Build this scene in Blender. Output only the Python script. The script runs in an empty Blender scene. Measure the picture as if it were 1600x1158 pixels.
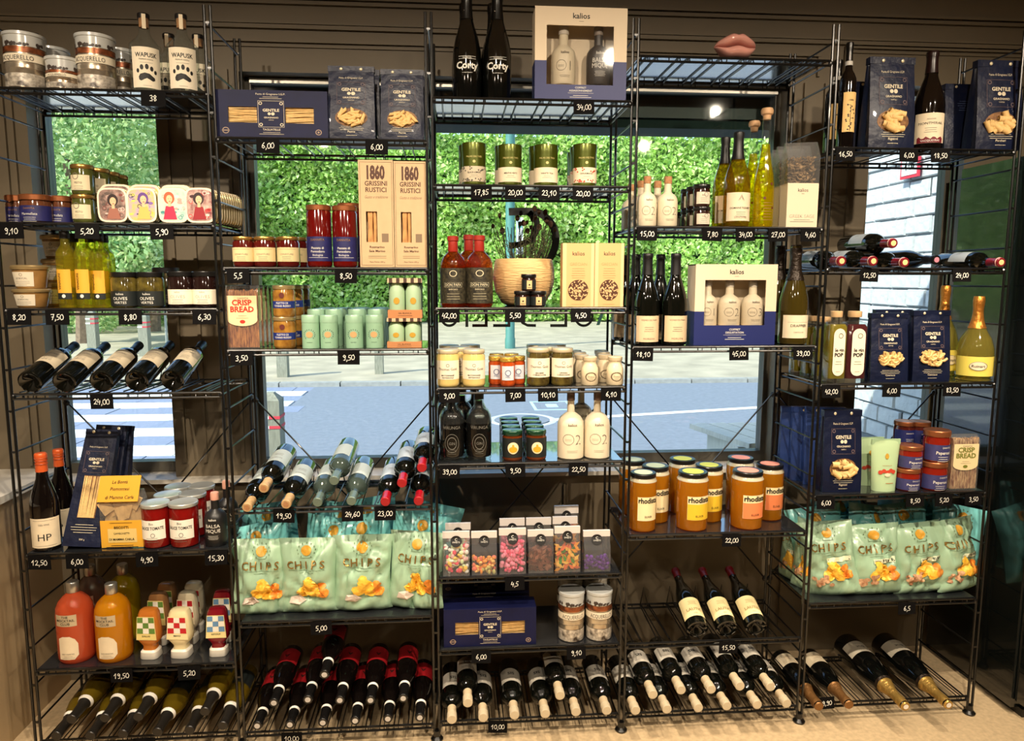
import bpy, math, random
from mathutils import Vector, Matrix, noise
random.seed(7)
PI = math.pi
SC = bpy.context.scene
COL = SC.collection

# ------------------------------------------------------------------ camera
FPX, YAW, PITCH, ROLL = 1129.6, .0801, .1247, .0014
CAM = Vector((-.0978, -2.4, 1.6207))
_cy, _sy, _cp, _sp = math.cos(YAW), math.sin(YAW), math.cos(PITCH), math.sin(PITCH)
FW = Vector((_sy * _cp, _cy * _cp, -_sp))
_R0 = Vector((_cy, -_sy, 0)); _U0 = _R0.cross(FW)
RT = _R0 * math.cos(ROLL) + _U0 * math.sin(ROLL)
UP = -_R0 * math.sin(ROLL) + _U0 * math.cos(ROLL)
cam_d = bpy.data.cameras.new('camera'); cam = bpy.data.objects.new('camera', cam_d); COL.objects.link(cam)
cam_d.sensor_width = 36; cam_d.lens = FPX / 1600 * 36; cam_d.clip_start = .02; cam_d.clip_end = 200
cam.matrix_world = Matrix(((RT.x, UP.x, -FW.x, CAM.x), (RT.y, UP.y, -FW.y, CAM.y), (RT.z, UP.z, -FW.z, CAM.z), (0, 0, 0, 1)))
SC.camera = cam

# ------------------------------------------------------------------ light and exposure
SC.view_settings.view_transform = 'Standard'; SC.view_settings.look = 'None'
SC.view_settings.gamma = 1; SC.view_settings.use_curve_mapping = False
SC.view_settings.exposure = 0.0
world = bpy.data.worlds.new('sky'); SC.world = world; world.use_nodes = True
_nt = world.node_tree; _bg = _nt.nodes['Background']
_sky = _nt.nodes.new('ShaderNodeTexSky'); _sky.sky_type = 'NISHITA'; _sky.sun_disc = False
_sky.sun_elevation = math.radians(48); _sky.sun_rotation = math.radians(230)
_nt.links.new(_sky.outputs[0], _bg.inputs[0]); _bg.inputs[1].default_value = .55

def light(name, kind, loc, energy, color, direction=None, **kw):
    d = bpy.data.lights.new(name, kind); d.energy = energy; d.color = color
    for k, v in kw.items(): setattr(d, k, v)
    o = bpy.data.objects.new(name, d); COL.objects.link(o); o.location = loc
    if direction: o.rotation_euler = Vector(direction).to_track_quat('-Z', 'Y').to_euler()
    return o
light('sun', 'SUN', (0, 0, 8), 8, (1, .96, .88), (.62, .42, -.66), angle=.01)
WARM = (1, .84, .64)
for lx in (-1.35, -.3, .75, 1.75):
    light('ceiling_or_fill_spot', 'SPOT', (lx, -1.55, 2.80), 145, WARM, (.04, .85, -1.12), spot_size=math.radians(112), spot_blend=1, shadow_soft_size=.025)
for lx, ly, e in ((-1.2, -2.9, 75), (.2, -2.9, 75), (1.6, -2.9, 75)):
    light('ceiling_or_fill_spot', 'SPOT', (lx, ly, 2.80), e, WARM, (0, .35, -1), spot_size=math.radians(140), spot_blend=1, shadow_soft_size=.05)  # rear row added out of view for bounced fill and small glints
for lx in (-1.0, .35, 1.6):
    light('floor_spot', 'SPOT', (lx, -.42, 2.80), 120, WARM, (0, .02, -1), spot_size=math.radians(60), spot_blend=.7, shadow_soft_size=.02)
SC.cycles.max_bounces = 7; SC.cycles.diffuse_bounces = 3; SC.cycles.glossy_bounces = 4
SC.cycles.transparent_max_bounces = 16; SC.cycles.transmission_bounces = 4
SC.cycles.sample_clamp_indirect = 6; SC.cycles.caustics_reflective = False; SC.cycles.caustics_refractive = False

# ------------------------------------------------------------------ pixel of the photograph -> point in the place
def ray(px, py): return FW + RT * ((px - 800) / FPX) - UP * ((py - 579) / FPX)
def onY(px, py, Y): d = ray(px, py); return CAM + d * ((Y - CAM.y) / d.y)
def onZ(px, py, Z): d = ray(px, py); return CAM + d * ((Z - CAM.z) / d.z)
def onX(px, py, X): d = ray(px, py); return CAM + d * ((X - CAM.x) / d.x)
def X_at(px, Y, Z):
    n = RT - FW * ((px - 800) / FPX)
    return CAM.x - (n.y * (Y - CAM.y) + n.z * (Z - CAM.z)) / n.x
def Z_at(py, X, Y):
    n = UP + FW * ((py - 579) / FPX)
    return CAM.z - (n.x * (X - CAM.x) + n.y * (Y - CAM.y)) / n.z
def depth(X, Y, Z): return (Vector((X, Y, Z)) - CAM).dot(FW)

# ------------------------------------------------------------------ materials
def lin(c):
    c = c / 255
    return c / 12.92 if c <= .04045 else ((c + .055) / 1.055) ** 2.4
def S(r, g, b): return (lin(r), lin(g), lin(b), 1)
MATS = {}
def mat(name, rgb, rough=.5, metal=0, coat=0, var=0, scale=8, bump=0, bscale=60, emit=0, spec=.5, rgb2=None, stretch=None):
    if name in MATS: return MATS[name]
    m = bpy.data.materials.new(name); m.use_nodes = True; nt = m.node_tree; p = nt.nodes['Principled BSDF']
    c = S(*rgb)
    p.inputs['Base Color'].default_value = c; p.inputs['Roughness'].default_value = rough
    p.inputs['Metallic'].default_value = metal; p.inputs['Coat Weight'].default_value = coat
    p.inputs['Specular IOR Level'].default_value = spec
    if var or bump or rgb2:
        tc = nt.nodes.new('ShaderNodeTexCoord'); mp = nt.nodes.new('ShaderNodeMapping')
        nt.links.new(tc.outputs['Object'], mp.inputs[0])
        if stretch: mp.inputs['Scale'].default_value = stretch
    if var or rgb2:
        n = nt.nodes.new('ShaderNodeTexNoise'); n.inputs['Scale'].default_value = scale; n.inputs['Detail'].default_value = 5
        r = nt.nodes.new('ShaderNodeValToRGB')
        nt.links.new(mp.outputs[0], n.inputs['Vector']); nt.links.new(n.outputs['Fac'], r.inputs[0])
        r.color_ramp.elements[0].position = .32; r.color_ramp.elements[1].position = .68
        d = S(*rgb2) if rgb2 else tuple(min(1, x * (1 + var)) for x in c[:3]) + (1,)
        e = c if rgb2 else tuple(x * (1 - var) for x in c[:3]) + (1,)
        r.color_ramp.elements[0].color = e; r.color_ramp.elements[1].color = d
        nt.links.new(r.outputs[0], p.inputs['Base Color'])
    if bump:
        n2 = nt.nodes.new('ShaderNodeTexNoise'); n2.inputs['Scale'].default_value = bscale; n2.inputs['Detail'].default_value = 4
        b = nt.nodes.new('ShaderNodeBump'); b.inputs['Strength'].default_value = bump; b.inputs['Distance'].default_value = .01
        nt.links.new(mp.outputs[0], n2.inputs['Vector']); nt.links.new(n2.outputs['Fac'], b.inputs['Height'])
        nt.links.new(b.outputs[0], p.inputs['Normal'])
    if emit:
        p.inputs['Emission Color'].default_value = c; p.inputs['Emission Strength'].default_value = emit
    MATS[name] = m; return m
def thin(name, tint, diff=None, dfac=0, gloss=.5, rough=.04):
    """tinted clear glass, film or liquid: transparent + some diffuse + a Fresnel highlight"""
    if name in MATS: return MATS[name]
    m = bpy.data.materials.new(name); m.use_nodes = True; nt = m.node_tree; nt.nodes.remove(nt.nodes['Principled BSDF'])
    out = nt.nodes['Material Output']
    t = nt.nodes.new('ShaderNodeBsdfTransparent'); t.inputs[0].default_value = S(*tint)
    last = t.outputs[0]
    if dfac:
        d = nt.nodes.new('ShaderNodeBsdfDiffuse'); d.inputs[0].default_value = S(*(diff or tint))
        tl = nt.nodes.new('ShaderNodeBsdfTranslucent'); tl.inputs[0].default_value = S(*(diff or tint))
        a = nt.nodes.new('ShaderNodeMixShader'); a.inputs[0].default_value = .35
        nt.links.new(d.outputs[0], a.inputs[1]); nt.links.new(tl.outputs[0], a.inputs[2])
        x = nt.nodes.new('ShaderNodeMixShader'); x.inputs[0].default_value = dfac
        nt.links.new(last, x.inputs[1]); nt.links.new(a.outputs[0], x.inputs[2]); last = x.outputs[0]
    g = nt.nodes.new('ShaderNodeBsdfGlossy'); g.inputs['Roughness'].default_value = rough
    lw = nt.nodes.new('ShaderNodeLayerWeight'); lw.inputs['Blend'].default_value = .5
    pw = nt.nodes.new('ShaderNodeMath'); pw.operation = 'POWER'; pw.inputs[1].default_value = 4
    mu = nt.nodes.new('ShaderNodeMath'); mu.operation = 'MULTIPLY_ADD'; mu.inputs[1].default_value = gloss; mu.inputs[2].default_value = .05 * gloss
    nt.links.new(lw.outputs['Facing'], pw.inputs[0]); nt.links.new(pw.outputs[0], mu.inputs[0])
    y = nt.nodes.new('ShaderNodeMixShader'); nt.links.new(mu.outputs[0], y.inputs[0])
    nt.links.new(last, y.inputs[1]); nt.links.new(g.outputs[0], y.inputs[2]); nt.links.new(y.outputs[0], out.inputs[0])
    MATS[name] = m; return m
def foliage(name, a, b, c3, scale=3):
    m = bpy.data.materials.new(name); m.use_nodes = True; nt = m.node_tree; p = nt.nodes['Principled BSDF']
    at = nt.nodes.new('ShaderNodeAttribute'); at.attribute_name = 'tone'
    r = nt.nodes.new('ShaderNodeValToRGB'); nt.links.new(at.outputs['Fac'], r.inputs[0])
    r.color_ramp.elements[0].color = S(*a); r.color_ramp.elements[1].color = S(*c3)
    e = r.color_ramp.elements.new(.5); e.color = S(*b)
    nt.links.new(r.outputs[0], p.inputs['Base Color']); p.inputs['Roughness'].default_value = .45
    tl = nt.nodes.new('ShaderNodeBsdfTranslucent'); nt.links.new(r.outputs[0], tl.inputs[0])
    x = nt.nodes.new('ShaderNodeMixShader'); x.inputs[0].default_value = .35
    nt.links.new(p.outputs[0], x.inputs[1]); nt.links.new(tl.outputs[0], x.inputs[2]); nt.links.new(x.outputs[0], nt.nodes['Material Output'].inputs[0])
    return m

BLACKM = mat('black_wire', (9, 9, 9), .3, 0, .25)
LINER = mat('black_shelf_sheet', (52, 55, 60), .14, .6, 1)
CREAM = mat('cream_paper', (226, 210, 180), .7, var=.05, scale=30)
WHITE = mat('white_paper', (238, 232, 218), .6)
NAVY = mat('navy_paper', (13, 18, 56), .55, coat=.0, var=.15, scale=20, spec=.25)
NAVYF = mat('navy_foil', (12, 20, 46), .42, coat=.12, var=.2, scale=14, bump=.35, bscale=28, spec=.35)
INK = mat('black_ink', (18, 16, 15), .6)
GREYINK = mat('grey_ink', (110, 100, 90), .6)
WHITEINK = mat('white_ink', (225, 222, 212), .6)
GOLDINK = mat('gold_ink', (172, 132, 78), .35, .4)
CHALK = mat('chalk', (240, 238, 230), .8)
TAGM = mat('chalkboard', (8, 7, 8), .8, spec=.12)
DARKG = mat('dark_bottle_glass', (9, 10, 7), .07, 0, .6)
BROWNG = mat('black_wine_glass', (12, 8, 7), .07, 0, .6)
CORK = mat('cork', (176, 126, 84), .8, var=.2, scale=90)
SILVER = mat('silver_metal', (190, 188, 182), .28, .85)
GOLD = mat('gold_metal', (176, 136, 74), .3, .8)
COPPER = mat('copper_lid', (170, 104, 66), .32, .7)
CLEARG = thin('clear_glass', (244, 247, 244), (210, 215, 215), .025, .7)
FILM = thin('clear_film', (240, 240, 240), (225, 225, 225), .10, .9, .12)
CORKW = mat('wood_stopper', (190, 150, 110), .6, var=.15, scale=60)

# ------------------------------------------------------------------ mesh builder
TEXT = {}
def glyphs(s, bold):
    k = (s, bold)
    if k not in TEXT:
        c = bpy.data.curves.new('t', 'FONT'); c.body = s; c.resolution_u = 2; c.offset = bold
        o = bpy.data.objects.new('t', c); me = bpy.data.meshes.new_from_object(o)
        vs = [v.co.copy() for v in me.vertices]; fs = [tuple(p.vertices) for p in me.polygons]
        bpy.data.meshes.remove(me); bpy.data.objects.remove(o); bpy.data.curves.remove(c)
        x0 = min((v.x for v in vs), default=0); x1 = max((v.x for v in vs), default=1)
        TEXT[k] = ([((v.x - x0), v.y) for v in vs], fs, x1 - x0)
    return TEXT[k]
def flat(y, s=1): return lambda x, z: (x, y, z)
def cyl(r): return lambda x, z: (r * math.sin(x / r), -r * math.cos(x / r), z)
DIG = {'0': [[(.5, 1), (.15, .8), (.05, .4), (.25, .02), (.6, .1), (.75, .55), (.5, 1)]],
       '1': [[(.05, .55), (.45, 1), (.35, 0)]],
       '2': [[(.1, .75), (.35, 1), (.65, .8), (.4, .35), (.05, .05), (.3, .1), (.75, .05)]],
       '3': [[(.1, .9), (.45, 1), (.6, .75), (.3, .52), (.6, .35), (.5, .05), (.05, .05)]],
       '4': [[(.3, 1), (.05, .4), (.7, .45)], [(.6, .75), (.45, -.05)]],
       '5': [[(.7, 1), (.25, .95), (.15, .55), (.55, .5), (.6, .15), (.1, 0)]],
       '6': [[(.55, 1), (.15, .55), (.1, .15), (.4, 0), (.65, .25), (.4, .5), (.15, .35)]],
       '7': [[(.05, .95), (.7, 1), (.3, 0)], [(.2, .5), (.6, .52)]],
       '8': [[(.4, .52), (.1, .75), (.35, 1), (.6, .78), (.15, .3), (.3, 0), (.6, .2), (.4, .52)]],
       '9': [[(.65, .8), (.35, 1), (.1, .75), (.35, .5), (.65, .8), (.5, 0), (.2, .02)]],
       ',': [[(.2, .1), (.25, -.05), (.1, -.25)]]}
class B:
    def __init__(s): s.v = []; s.f = []
    def add(s, vs, fs):
        o = len(s.v); s.v += [tuple(v) for v in vs]; s.f += [tuple(i + o for i in f) for f in fs]; return s
    def lathe(s, prof, n=20, a0=0, a1=2 * PI, c=(0, 0)):
        full = abs(a1 - a0 - 2 * PI) < 1e-6; m = n if full else n + 1; vs = []; fs = []
        for r, z in prof:
            for i in range(m):
                a = a0 + (a1 - a0) * i / n
                vs.append((c[0] + r * math.sin(a), c[1] - r * math.cos(a), z))
        for j in range(len(prof) - 1):
            for i in range(n):
                k = (i + 1) % m
                fs.append((j * m + i, j * m + k, (j + 1) * m + k, (j + 1) * m + i))
        return s.add(vs, fs)
    def band(s, r, z0, z1, half, n=14): return s.lathe([(r, z0), (r, z1)], n, -half, half)
    def box(s, x0, x1, y0, y1, z0, z1):
        return s.add([(x, y, z) for x in (x0, x1) for y in (y0, y1) for z in (z0, z1)],
                     [(0, 1, 3, 2), (4, 6, 7, 5), (0, 4, 5, 1), (2, 3, 7, 6), (0, 2, 6, 4), (1, 5, 7, 3)])
    def prism(s, pts, z0, z1, bev=0):
        """outline in x,y (counter-clockwise) raised along z with a small bevel"""
        n = len(pts); rings = [(1 - bev, z0), (1, z0 + bev * .03), (1, z1 - bev * .03), (1 - bev, z1)] if bev else [(1, z0), (1, z1)]
        vs = [(x * k, y * k, z) for k, z in rings for x, y in pts]; fs = []
        for j in range(len(rings) - 1):
            for i in range(n): fs.append((j * n + i, j * n + (i + 1) % n, (j + 1) * n + (i + 1) % n, (j + 1) * n + i))
        fs.append(tuple(range(n))[::-1]); fs.append(tuple(range((len(rings) - 1) * n, len(rings) * n)))
        return s.add(vs, fs)
    def loft(s, rings, close=True, cap=True):
        n = len(rings[0]); vs = [p for r in rings for p in r]; fs = []
        for j in range(len(rings) - 1):
            for i in range(n if close else n - 1):
                fs.append((j * n + i, j * n + (i + 1) % n, (j + 1) * n + (i + 1) % n, (j + 1) * n + i))
        if cap: fs.append(tuple(range(n))[::-1]); fs.append(tuple(range((len(rings) - 1) * n, len(rings) * n)))
        return s.add(vs, fs)
    def tube(s, pts, r, n=6):
        pts = [Vector(p) for p in pts]; rings = []
        for i, p in enumerate(pts):
            t = (pts[min(i + 1, len(pts) - 1)] - pts[max(i - 1, 0)]).normalized()
            a = Vector((0, 0, 1)) if abs(t.z) < .9 else Vector((1, 0, 0))
            u = t.cross(a).normalized(); w = t.cross(u)
            rr = r[i] if isinstance(r, (list, tuple)) else r
            rings.append([p + (u * math.cos(2 * PI * k / n) + w * math.sin(2 * PI * k / n)) * rr for k in range(n)])
        return s.loft(rings)
    def ball(s, c, r, sq=(1, 1, 1), n=7, m=5):
        vs = []; fs = []
        for j in range(m + 1):
            b = PI * j / m
            for i in range(n):
                a = 2 * PI * i / n
                vs.append((c[0] + r * sq[0] * math.sin(b) * math.cos(a), c[1] + r * sq[1] * math.sin(b) * math.sin(a), c[2] + r * sq[2] * math.cos(b)))
        for j in range(m):
            for i in range(n): fs.append((j * n + i, (j + 1) * n + i, (j + 1) * n + (i + 1) % n, j * n + (i + 1) % n))
        return s.add(vs, fs)
    def grid(s, x0, x1, z0, z1, fm, nx=6, nz=1):
        vs = [fm(x0 + (x1 - x0) * i / nx, z0 + (z1 - z0) * j / nz) for j in range(nz + 1) for i in range(nx + 1)]
        return s.add(vs, [(j * (nx + 1) + i, j * (nx + 1) + i + 1, (j + 1) * (nx + 1) + i + 1, (j + 1) * (nx + 1) + i) for j in range(nz) for i in range(nx)])
    def ell(s, cx, cz, rx, rz, fm, n=20, inner=0, rings=1):
        if inner:
            vs = [fm(cx + rx * k * math.sin(2 * PI * i / n), cz + rz * k * math.cos(2 * PI * i / n)) for k in (inner, 1) for i in range(n)]
            return s.add(vs, [(i, n + i, n + (i + 1) % n, (i + 1) % n) for i in range(n)])
        vs = [fm(cx, cz)]; fs = []
        for k in range(1, rings + 1):
            vs += [fm(cx + rx * k / rings * math.sin(2 * PI * i / n), cz + rz * k / rings * math.cos(2 * PI * i / n)) for i in range(n)]
        for i in range(n):
            fs.append((0, 1 + (i + 1) % n, 1 + i))
            for k in range(1, rings): o = 1 + (k - 1) * n; fs.append((o + i, o + (i + 1) % n, o + n + (i + 1) % n, o + n + i))
        return s.add(vs, fs)
    def poly(s, pts, fm):
        if len(pts) <= 4: return s.add([fm(x, z) for x, z in pts], [tuple(range(len(pts)))])
        n = len(pts); cx = sum(p[0] for p in pts) / n; cz = sum(p[1] for p in pts) / n; vs = [fm(cx, cz)]; fs = []
        for k in (1, 2, 3): vs += [fm(cx + (x - cx) * k / 3, cz + (z - cz) * k / 3) for x, z in pts]
        for i in range(n):
            j = (i + 1) % n; fs.append((0, 1 + i, 1 + j))
            for k in (0, 1): o = 1 + k * n; fs.append((o + i, o + n + i, o + n + j, o + j))
        return s.add(vs, fs)
    def text(s, body, x, z, h, fm, maxw=None, bold=0.0, cond=1, rot=False, al=0, slant=0, mirror=False):
        vs, fs, w = glyphs(body, bold); k = h / .72; kx = k * cond
        if maxw and w * kx > maxw: kx = maxw / w
        out = []
        for a, b in vs:
            u = (a - w * (.5 + al * .5)) * kx + slant * b * k; t = b * k
            if mirror: u = -u
            out.append(fm(x - t, z + u) if rot else fm(x + u, z + t))
        return s.add(out, fs)
    def chalk(s, body, x, z, h, fm, th=.07):
        adv = .74; tot = sum(.4 if c == ',' else adv for c in body); u0 = -tot / 2
        for c in body:
            jit = random.uniform(-.05, .05)
            for st in DIG.get(c, []):
                P = [((u0 + px) * h * .85, (py + jit) * h) for px, py in st]
                for (ax, az), (bx, bz) in zip(P, P[1:]):
                    dx, dz = bx - ax, bz - az; L = math.hypot(dx, dz) or 1; nx, nz = -dz / L * h * th, dx / L * h * th
                    ex, ez = dx / L * h * th * .6, dz / L * h * th * .6
                    s.poly([(x + ax + nx - ex, z + az + nz - ez), (x + ax - nx - ex, z + az - nz - ez), (x + bx - nx + ex, z + bz - nz + ez), (x + bx + nx + ex, z + bz + nz + ez)], fm)
            u0 += .4 if c == ',' else adv
        return s
    def lines(s, x, z, w, n, dz, fm, th=.0011, seed=1, al=0):
        rr = random.Random(seed)
        for i in range(n):
            ww = w * rr.uniform(.6, 1); a = x - ww / 2 if not al else x - w / 2
            s.grid(a, a + ww, z - i * dz, z - i * dz + th, fm, 4, 1)
        return s
    def frame(s, x, z, w, h, t, fm):
        for a in ((x - w / 2, x + w / 2, z + h / 2 - t, z + h / 2), (x - w / 2, x + w / 2, z - h / 2, z - h / 2 + t),
                  (x - w / 2, x - w / 2 + t, z - h / 2, z + h / 2), (x + w / 2 - t, x + w / 2, z - h / 2, z + h / 2)):
            s.grid(*a, fm, 4, 2)
        return s
    def mesh(s, name, m, smooth=True, ang=35):
        me = bpy.data.meshes.new(name); me.from_pydata(s.v, [], s.f); me.validate(); me.update()
        me.materials.append(m)
        if smooth:
            me.polygons.foreach_set('use_smooth', [True] * len(me.polygons)); me.set_sharp_from_angle(angle=math.radians(ang))
        return me

# ------------------------------------------------------------------ objects
def setp(o, label=None, cat=None, group=None, kind=None):
    if label: o['label'] = label
    if cat: o['category'] = cat
    if group: o['group'] = group
    if kind: o['kind'] = kind
    return o
def link(name, me, parent=None, **kw):
    o = bpy.data.objects.new(name, me); COL.objects.link(o)
    if parent: o.parent = parent
    return setp(o, **kw)
def empty(name, loc, label, cat, group=None):
    o = bpy.data.objects.new(name, None); COL.objects.link(o); o.location = loc; o.empty_display_size = .02
    return setp(o, label, cat, group)
def struct(name, b, m, parent=None, smooth=False):
    return link(name, b.mesh(name, m, smooth), parent, **({} if parent else dict(kind='structure')))

class Tpl:
    """a kind of product: its parts as meshes, shared by every copy"""
    def __init__(s, name, cat, w, h): s.name, s.cat, s.w, s.h, s.parts = name, cat, w, h, []
    def part(s, name, b, m, parent=None, label=None, smooth=True, kind=None, ang=35):
        if b.v: s.parts.append((name, b.mesh(name, m, smooth, ang), parent, label, kind))
        return len(s.parts) - 1
    def make(s, loc, scale, label, group=None, rot=None):
        r = empty(s.name, loc, label, s.cat, group); r.scale = scale
        if rot is not None:
            r.rotation_mode = 'QUATERNION'; r.rotation_quaternion = rot
        objs = []
        for n, me, p, lb, kd in s.parts:
            objs.append(link(n, me, objs[p] if p is not None else r, label=lb, kind=kd))
        return r

SHZ = {(1, 0): 2.1969, (1, 1): 1.7931, (1, 2): 1.5258, (1, 3): 1.2549, (1, 4): .7228, (1, 5): .3186, (1, 6): .0654,
       (2, 0): 2.0613, (2, 1): 1.6565, (2, 2): 1.3916, (2, 3): .8611, (2, 4): .4612, (2, 5): .0602,
       (3, 0): 2.1958, (3, 1): 1.9242, (3, 2): 1.5265, (3, 3): 1.259, (3, 4): .9996, (3, 5): .5967, (3, 6): .3339, (3, 7): .0672,
       (4, 0): 2.3385, (4, 1): 1.7955, (4, 2): 1.3942, (4, 3): .7317, (4, 4): .3305, (4, 5): .0645,
       (5, 0): 2.0612, (5, 1): 1.6609, (5, 2): 1.2597, (5, 3): .8601, (5, 4): .4559, (5, 5): .07}
LX = [-1.5158, -.8437, -.1705, .4933, 1.1614, 1.8266]
SD = .31
TOPZ = 2.4527
def Q(ax, deg): return Vector.__class__ and Matrix.Rotation(math.radians(deg), 4, ax).to_quaternion()
LASTH = {}
def put(t, sh, cx, w=None, yt=None, Y=None, label='', group=None, base=None, h=None, top=False, rz=0, lean=0, side=0, Y0=None):
    """stand product t on shelf sh=(bay, level): cx,w,yt are where its middle, width and top show in the photograph"""
    z0 = base if base is not None else SHZ[sh] + .005
    if Y is None: Y = (w * 2.2 / 1000 if w else t.w) / 2 + .006
    X = X_at(cx, Y if Y0 is None else Y0, z0)          # Y0: straight behind the one standing at depth Y0
    k = (w * depth(X, Y, z0) / FPX) / t.w if w else 1
    if h is None: h = (Z_at(yt, X, Y) - z0) if yt is not None else t.h * k
    if top: X = onY(cx, 0, Y).x if False else X_at(cx, Y, z0 + h)
    q = Matrix.Rotation(math.radians(rz), 4, 'Z') @ Matrix.Rotation(math.radians(side), 4, 'Y') @ Matrix.Rotation(math.radians(lean), 4, 'X')
    t.make((X, Y, z0), (k, k, h / t.h), label, group, q.to_quaternion())
    return z0 + h
def lay(t, tip, Ytip, d, L, label, group=None, spin=0, base=False):
    """lay bottle t down: its mouth (or, with base, its foot) shows at pixel tip; d points from foot to mouth"""
    d = Vector(d).normalized(); P = onY(tip[0], tip[1], Ytip); k = L / t.h
    if not base: P = P - d * L
    y = -(Vector((0, 0, 1)) - d * d.z).normalized()          # the label side looks up
    x = y.cross(d)
    q = Matrix((x, y, d)).transposed().to_quaternion() @ Matrix.Rotation(math.radians(spin), 4, 'Z').to_quaternion()
    return t.make(P, (k, k, k), label, group, q)
ORD = ['first', 'second', 'third', 'fourth', 'fifth', 'sixth', 'seventh', 'eighth', 'ninth', 'tenth', 'eleventh', 'twelfth']



# ------------------------------------------------------------------ the room
YW, YG = .50, .60
WALLM = mat('taupe_painted_wood', (116, 104, 84), .55, var=.07, scale=3, bump=.05)
WALLD = mat('taupe_painted_wall', (112, 100, 84), .6, var=.06, scale=3, bump=.05)
SILLM = mat('pale_sill', (214, 208, 196), .45, var=.05, scale=6)
FRAMEM = mat('dark_window_frame', (92, 88, 78), .4)
WL = [(-1.665, -1.205), (-.895, 1.245), (1.592, 2.0)]
WT = [2.30, 2.395, 2.40]; ZB = .885
b = B()
b.box(-2.3, WL[0][0], YW, .66, 0, 3); b.box(WL[0][1], WL[1][0], YW, .66, 0, 3); b.box(WL[1][1], WL[2][0], YW, .66, 0, 3); b.box(WL[2][1], 3.3, YW, .66, 0, 3)
for (x0, x1), zt in zip(WL, WT): b.box(x0, x1, YW, .66, zt, 3); b.box(x0, x1, YW, .66, 0, ZB - .045)
struct('wall_back', b, WALLM)
struct('wall_left', B().box(-2.3, -2.15, -4.4, YW, 0, 3), WALLD)
struct('wall_right', B().box(3.2, 3.3, -4.4, YW, 0, 3), WALLD)
struct('wall_front', B().box(-2.3, 3.3, -4.5, -4.4, 0, 3), WALLD)
struct('ceiling', B().box(-2.3, 3.3, -4.5, .66, 2.85, 2.95), mat('ceiling_paint', (170, 150, 122), .7))
fl = mat('stone_floor', (196, 172, 136), .45, var=.13, scale=60, bump=.05, bscale=160)
struct('floor', B().box(-2.3, 3.3, -4.5, .66, -.1, 0), fl)
b = B().box(-2.3, -1.665, -4.4, YW, 0, .86)
struct('wall_lower_left', b, mat('lit_taupe_wall', (176, 152, 116), .6, var=.05, scale=4))  # taupe wall in a lighter, warmer colour: the light on it is painted in
struct('trim_1', B().box(-2.3, -1.64, -4.4, YW, .86, .885), SILLM)
# sill under the windows
struct('trim_2', B().box(-1.64, 3.2, .455, YG, .825, .842), SILLM)
n = 3
def molding(x0, z0, x1, z1, t=.012, d=.012):
    global n
    struct('trim_%d' % n, B().box(min(x0, x1), max(x0, x1), YW - d, YW, min(z0, z1), max(z0, z1)) if True else None, WALLM); n += 1
# long horizontal mouldings of the panelled wall above the windows
for z, t in ((2.655, .01), (2.635, .012), (2.565, .008), (2.548, .014)): molding(-2.15, z, 3.2, z + t, d=.016)
# casing over the centre window and raised panel frames
for x0, x1, z0, z1 in ((-1.0, 1.36, 2.425, 2.50), (1.46, 2.5, 2.44, 2.535)):
    for zz, d in ((z1, .014), (z1 - .016, .008)): molding(x0, zz, x1, zz + .008, d=d)
    molding(x0, z0, x0 + .01, z1); molding(x1 - .01, z0, x1, z1)
# narrow vertical panel edges on the piers between the windows
for x in (-2.02, -1.9, -1.75, -1.72, -1.17, -1.09, -.945, 1.3, 1.385, 1.50): molding(x, .90, x + .012, 2.40)
for x in (-1.55, -.6, .35, 1.3): molding(x, .12, x + .014, .78)
GLASS = thin('window_glass', (238, 244, 242), gloss=.45)
for i, ((x0, x1), zt) in enumerate(zip(WL, WT)):
    f = .022
    w = empty('window_%d' % (i + 1), (0, 0, 0), None, None); w['kind'] = 'structure'
    b = B(); b.box(x0, x1, YG - .02, YG + .03, ZB - .045, ZB); b.box(x0, x1, YG - .02, YG + .03, zt - .02, zt)
    b.box(x0, x0 + f, YG - .02, YG + .03, ZB, zt - .02); b.box(x1 - f, x1, YG - .02, YG + .03, ZB, zt - .02)
    link('window_frame', b.mesh('frame', FRAMEM, False), w)
    link('pane', B().box(x0 + f, x1 - f, YG, YG + .006, ZB, zt - .02).mesh('pane', GLASS, False), w)
# bright metal head rail of the centre window, and the folded awning box outside
w = bpy.data.objects['window_2']
link('head_rail', B().box(-.875, 1.225, YG - .035, YG - .005, 2.372, 2.39).mesh('rail', mat('brushed_rail', (205, 200, 188), .35, .4), False), w)
aw = empty('awning_box', (0, 0, 0), 'dark green folded awning box across the top outside the centre window', 'awning')
link('housing', B().box(-1.0, 1.33, .70, .92, 2.30, 2.62).mesh('housing', mat('awning_green', (22, 36, 34), .4), False), aw)
link('folded_cloth', B().box(-1.0, 1.33, .72, .90, 2.262, 2.30).mesh('cloth', mat('awning_cloth', (28, 52, 48), .8), False), aw)

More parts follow.
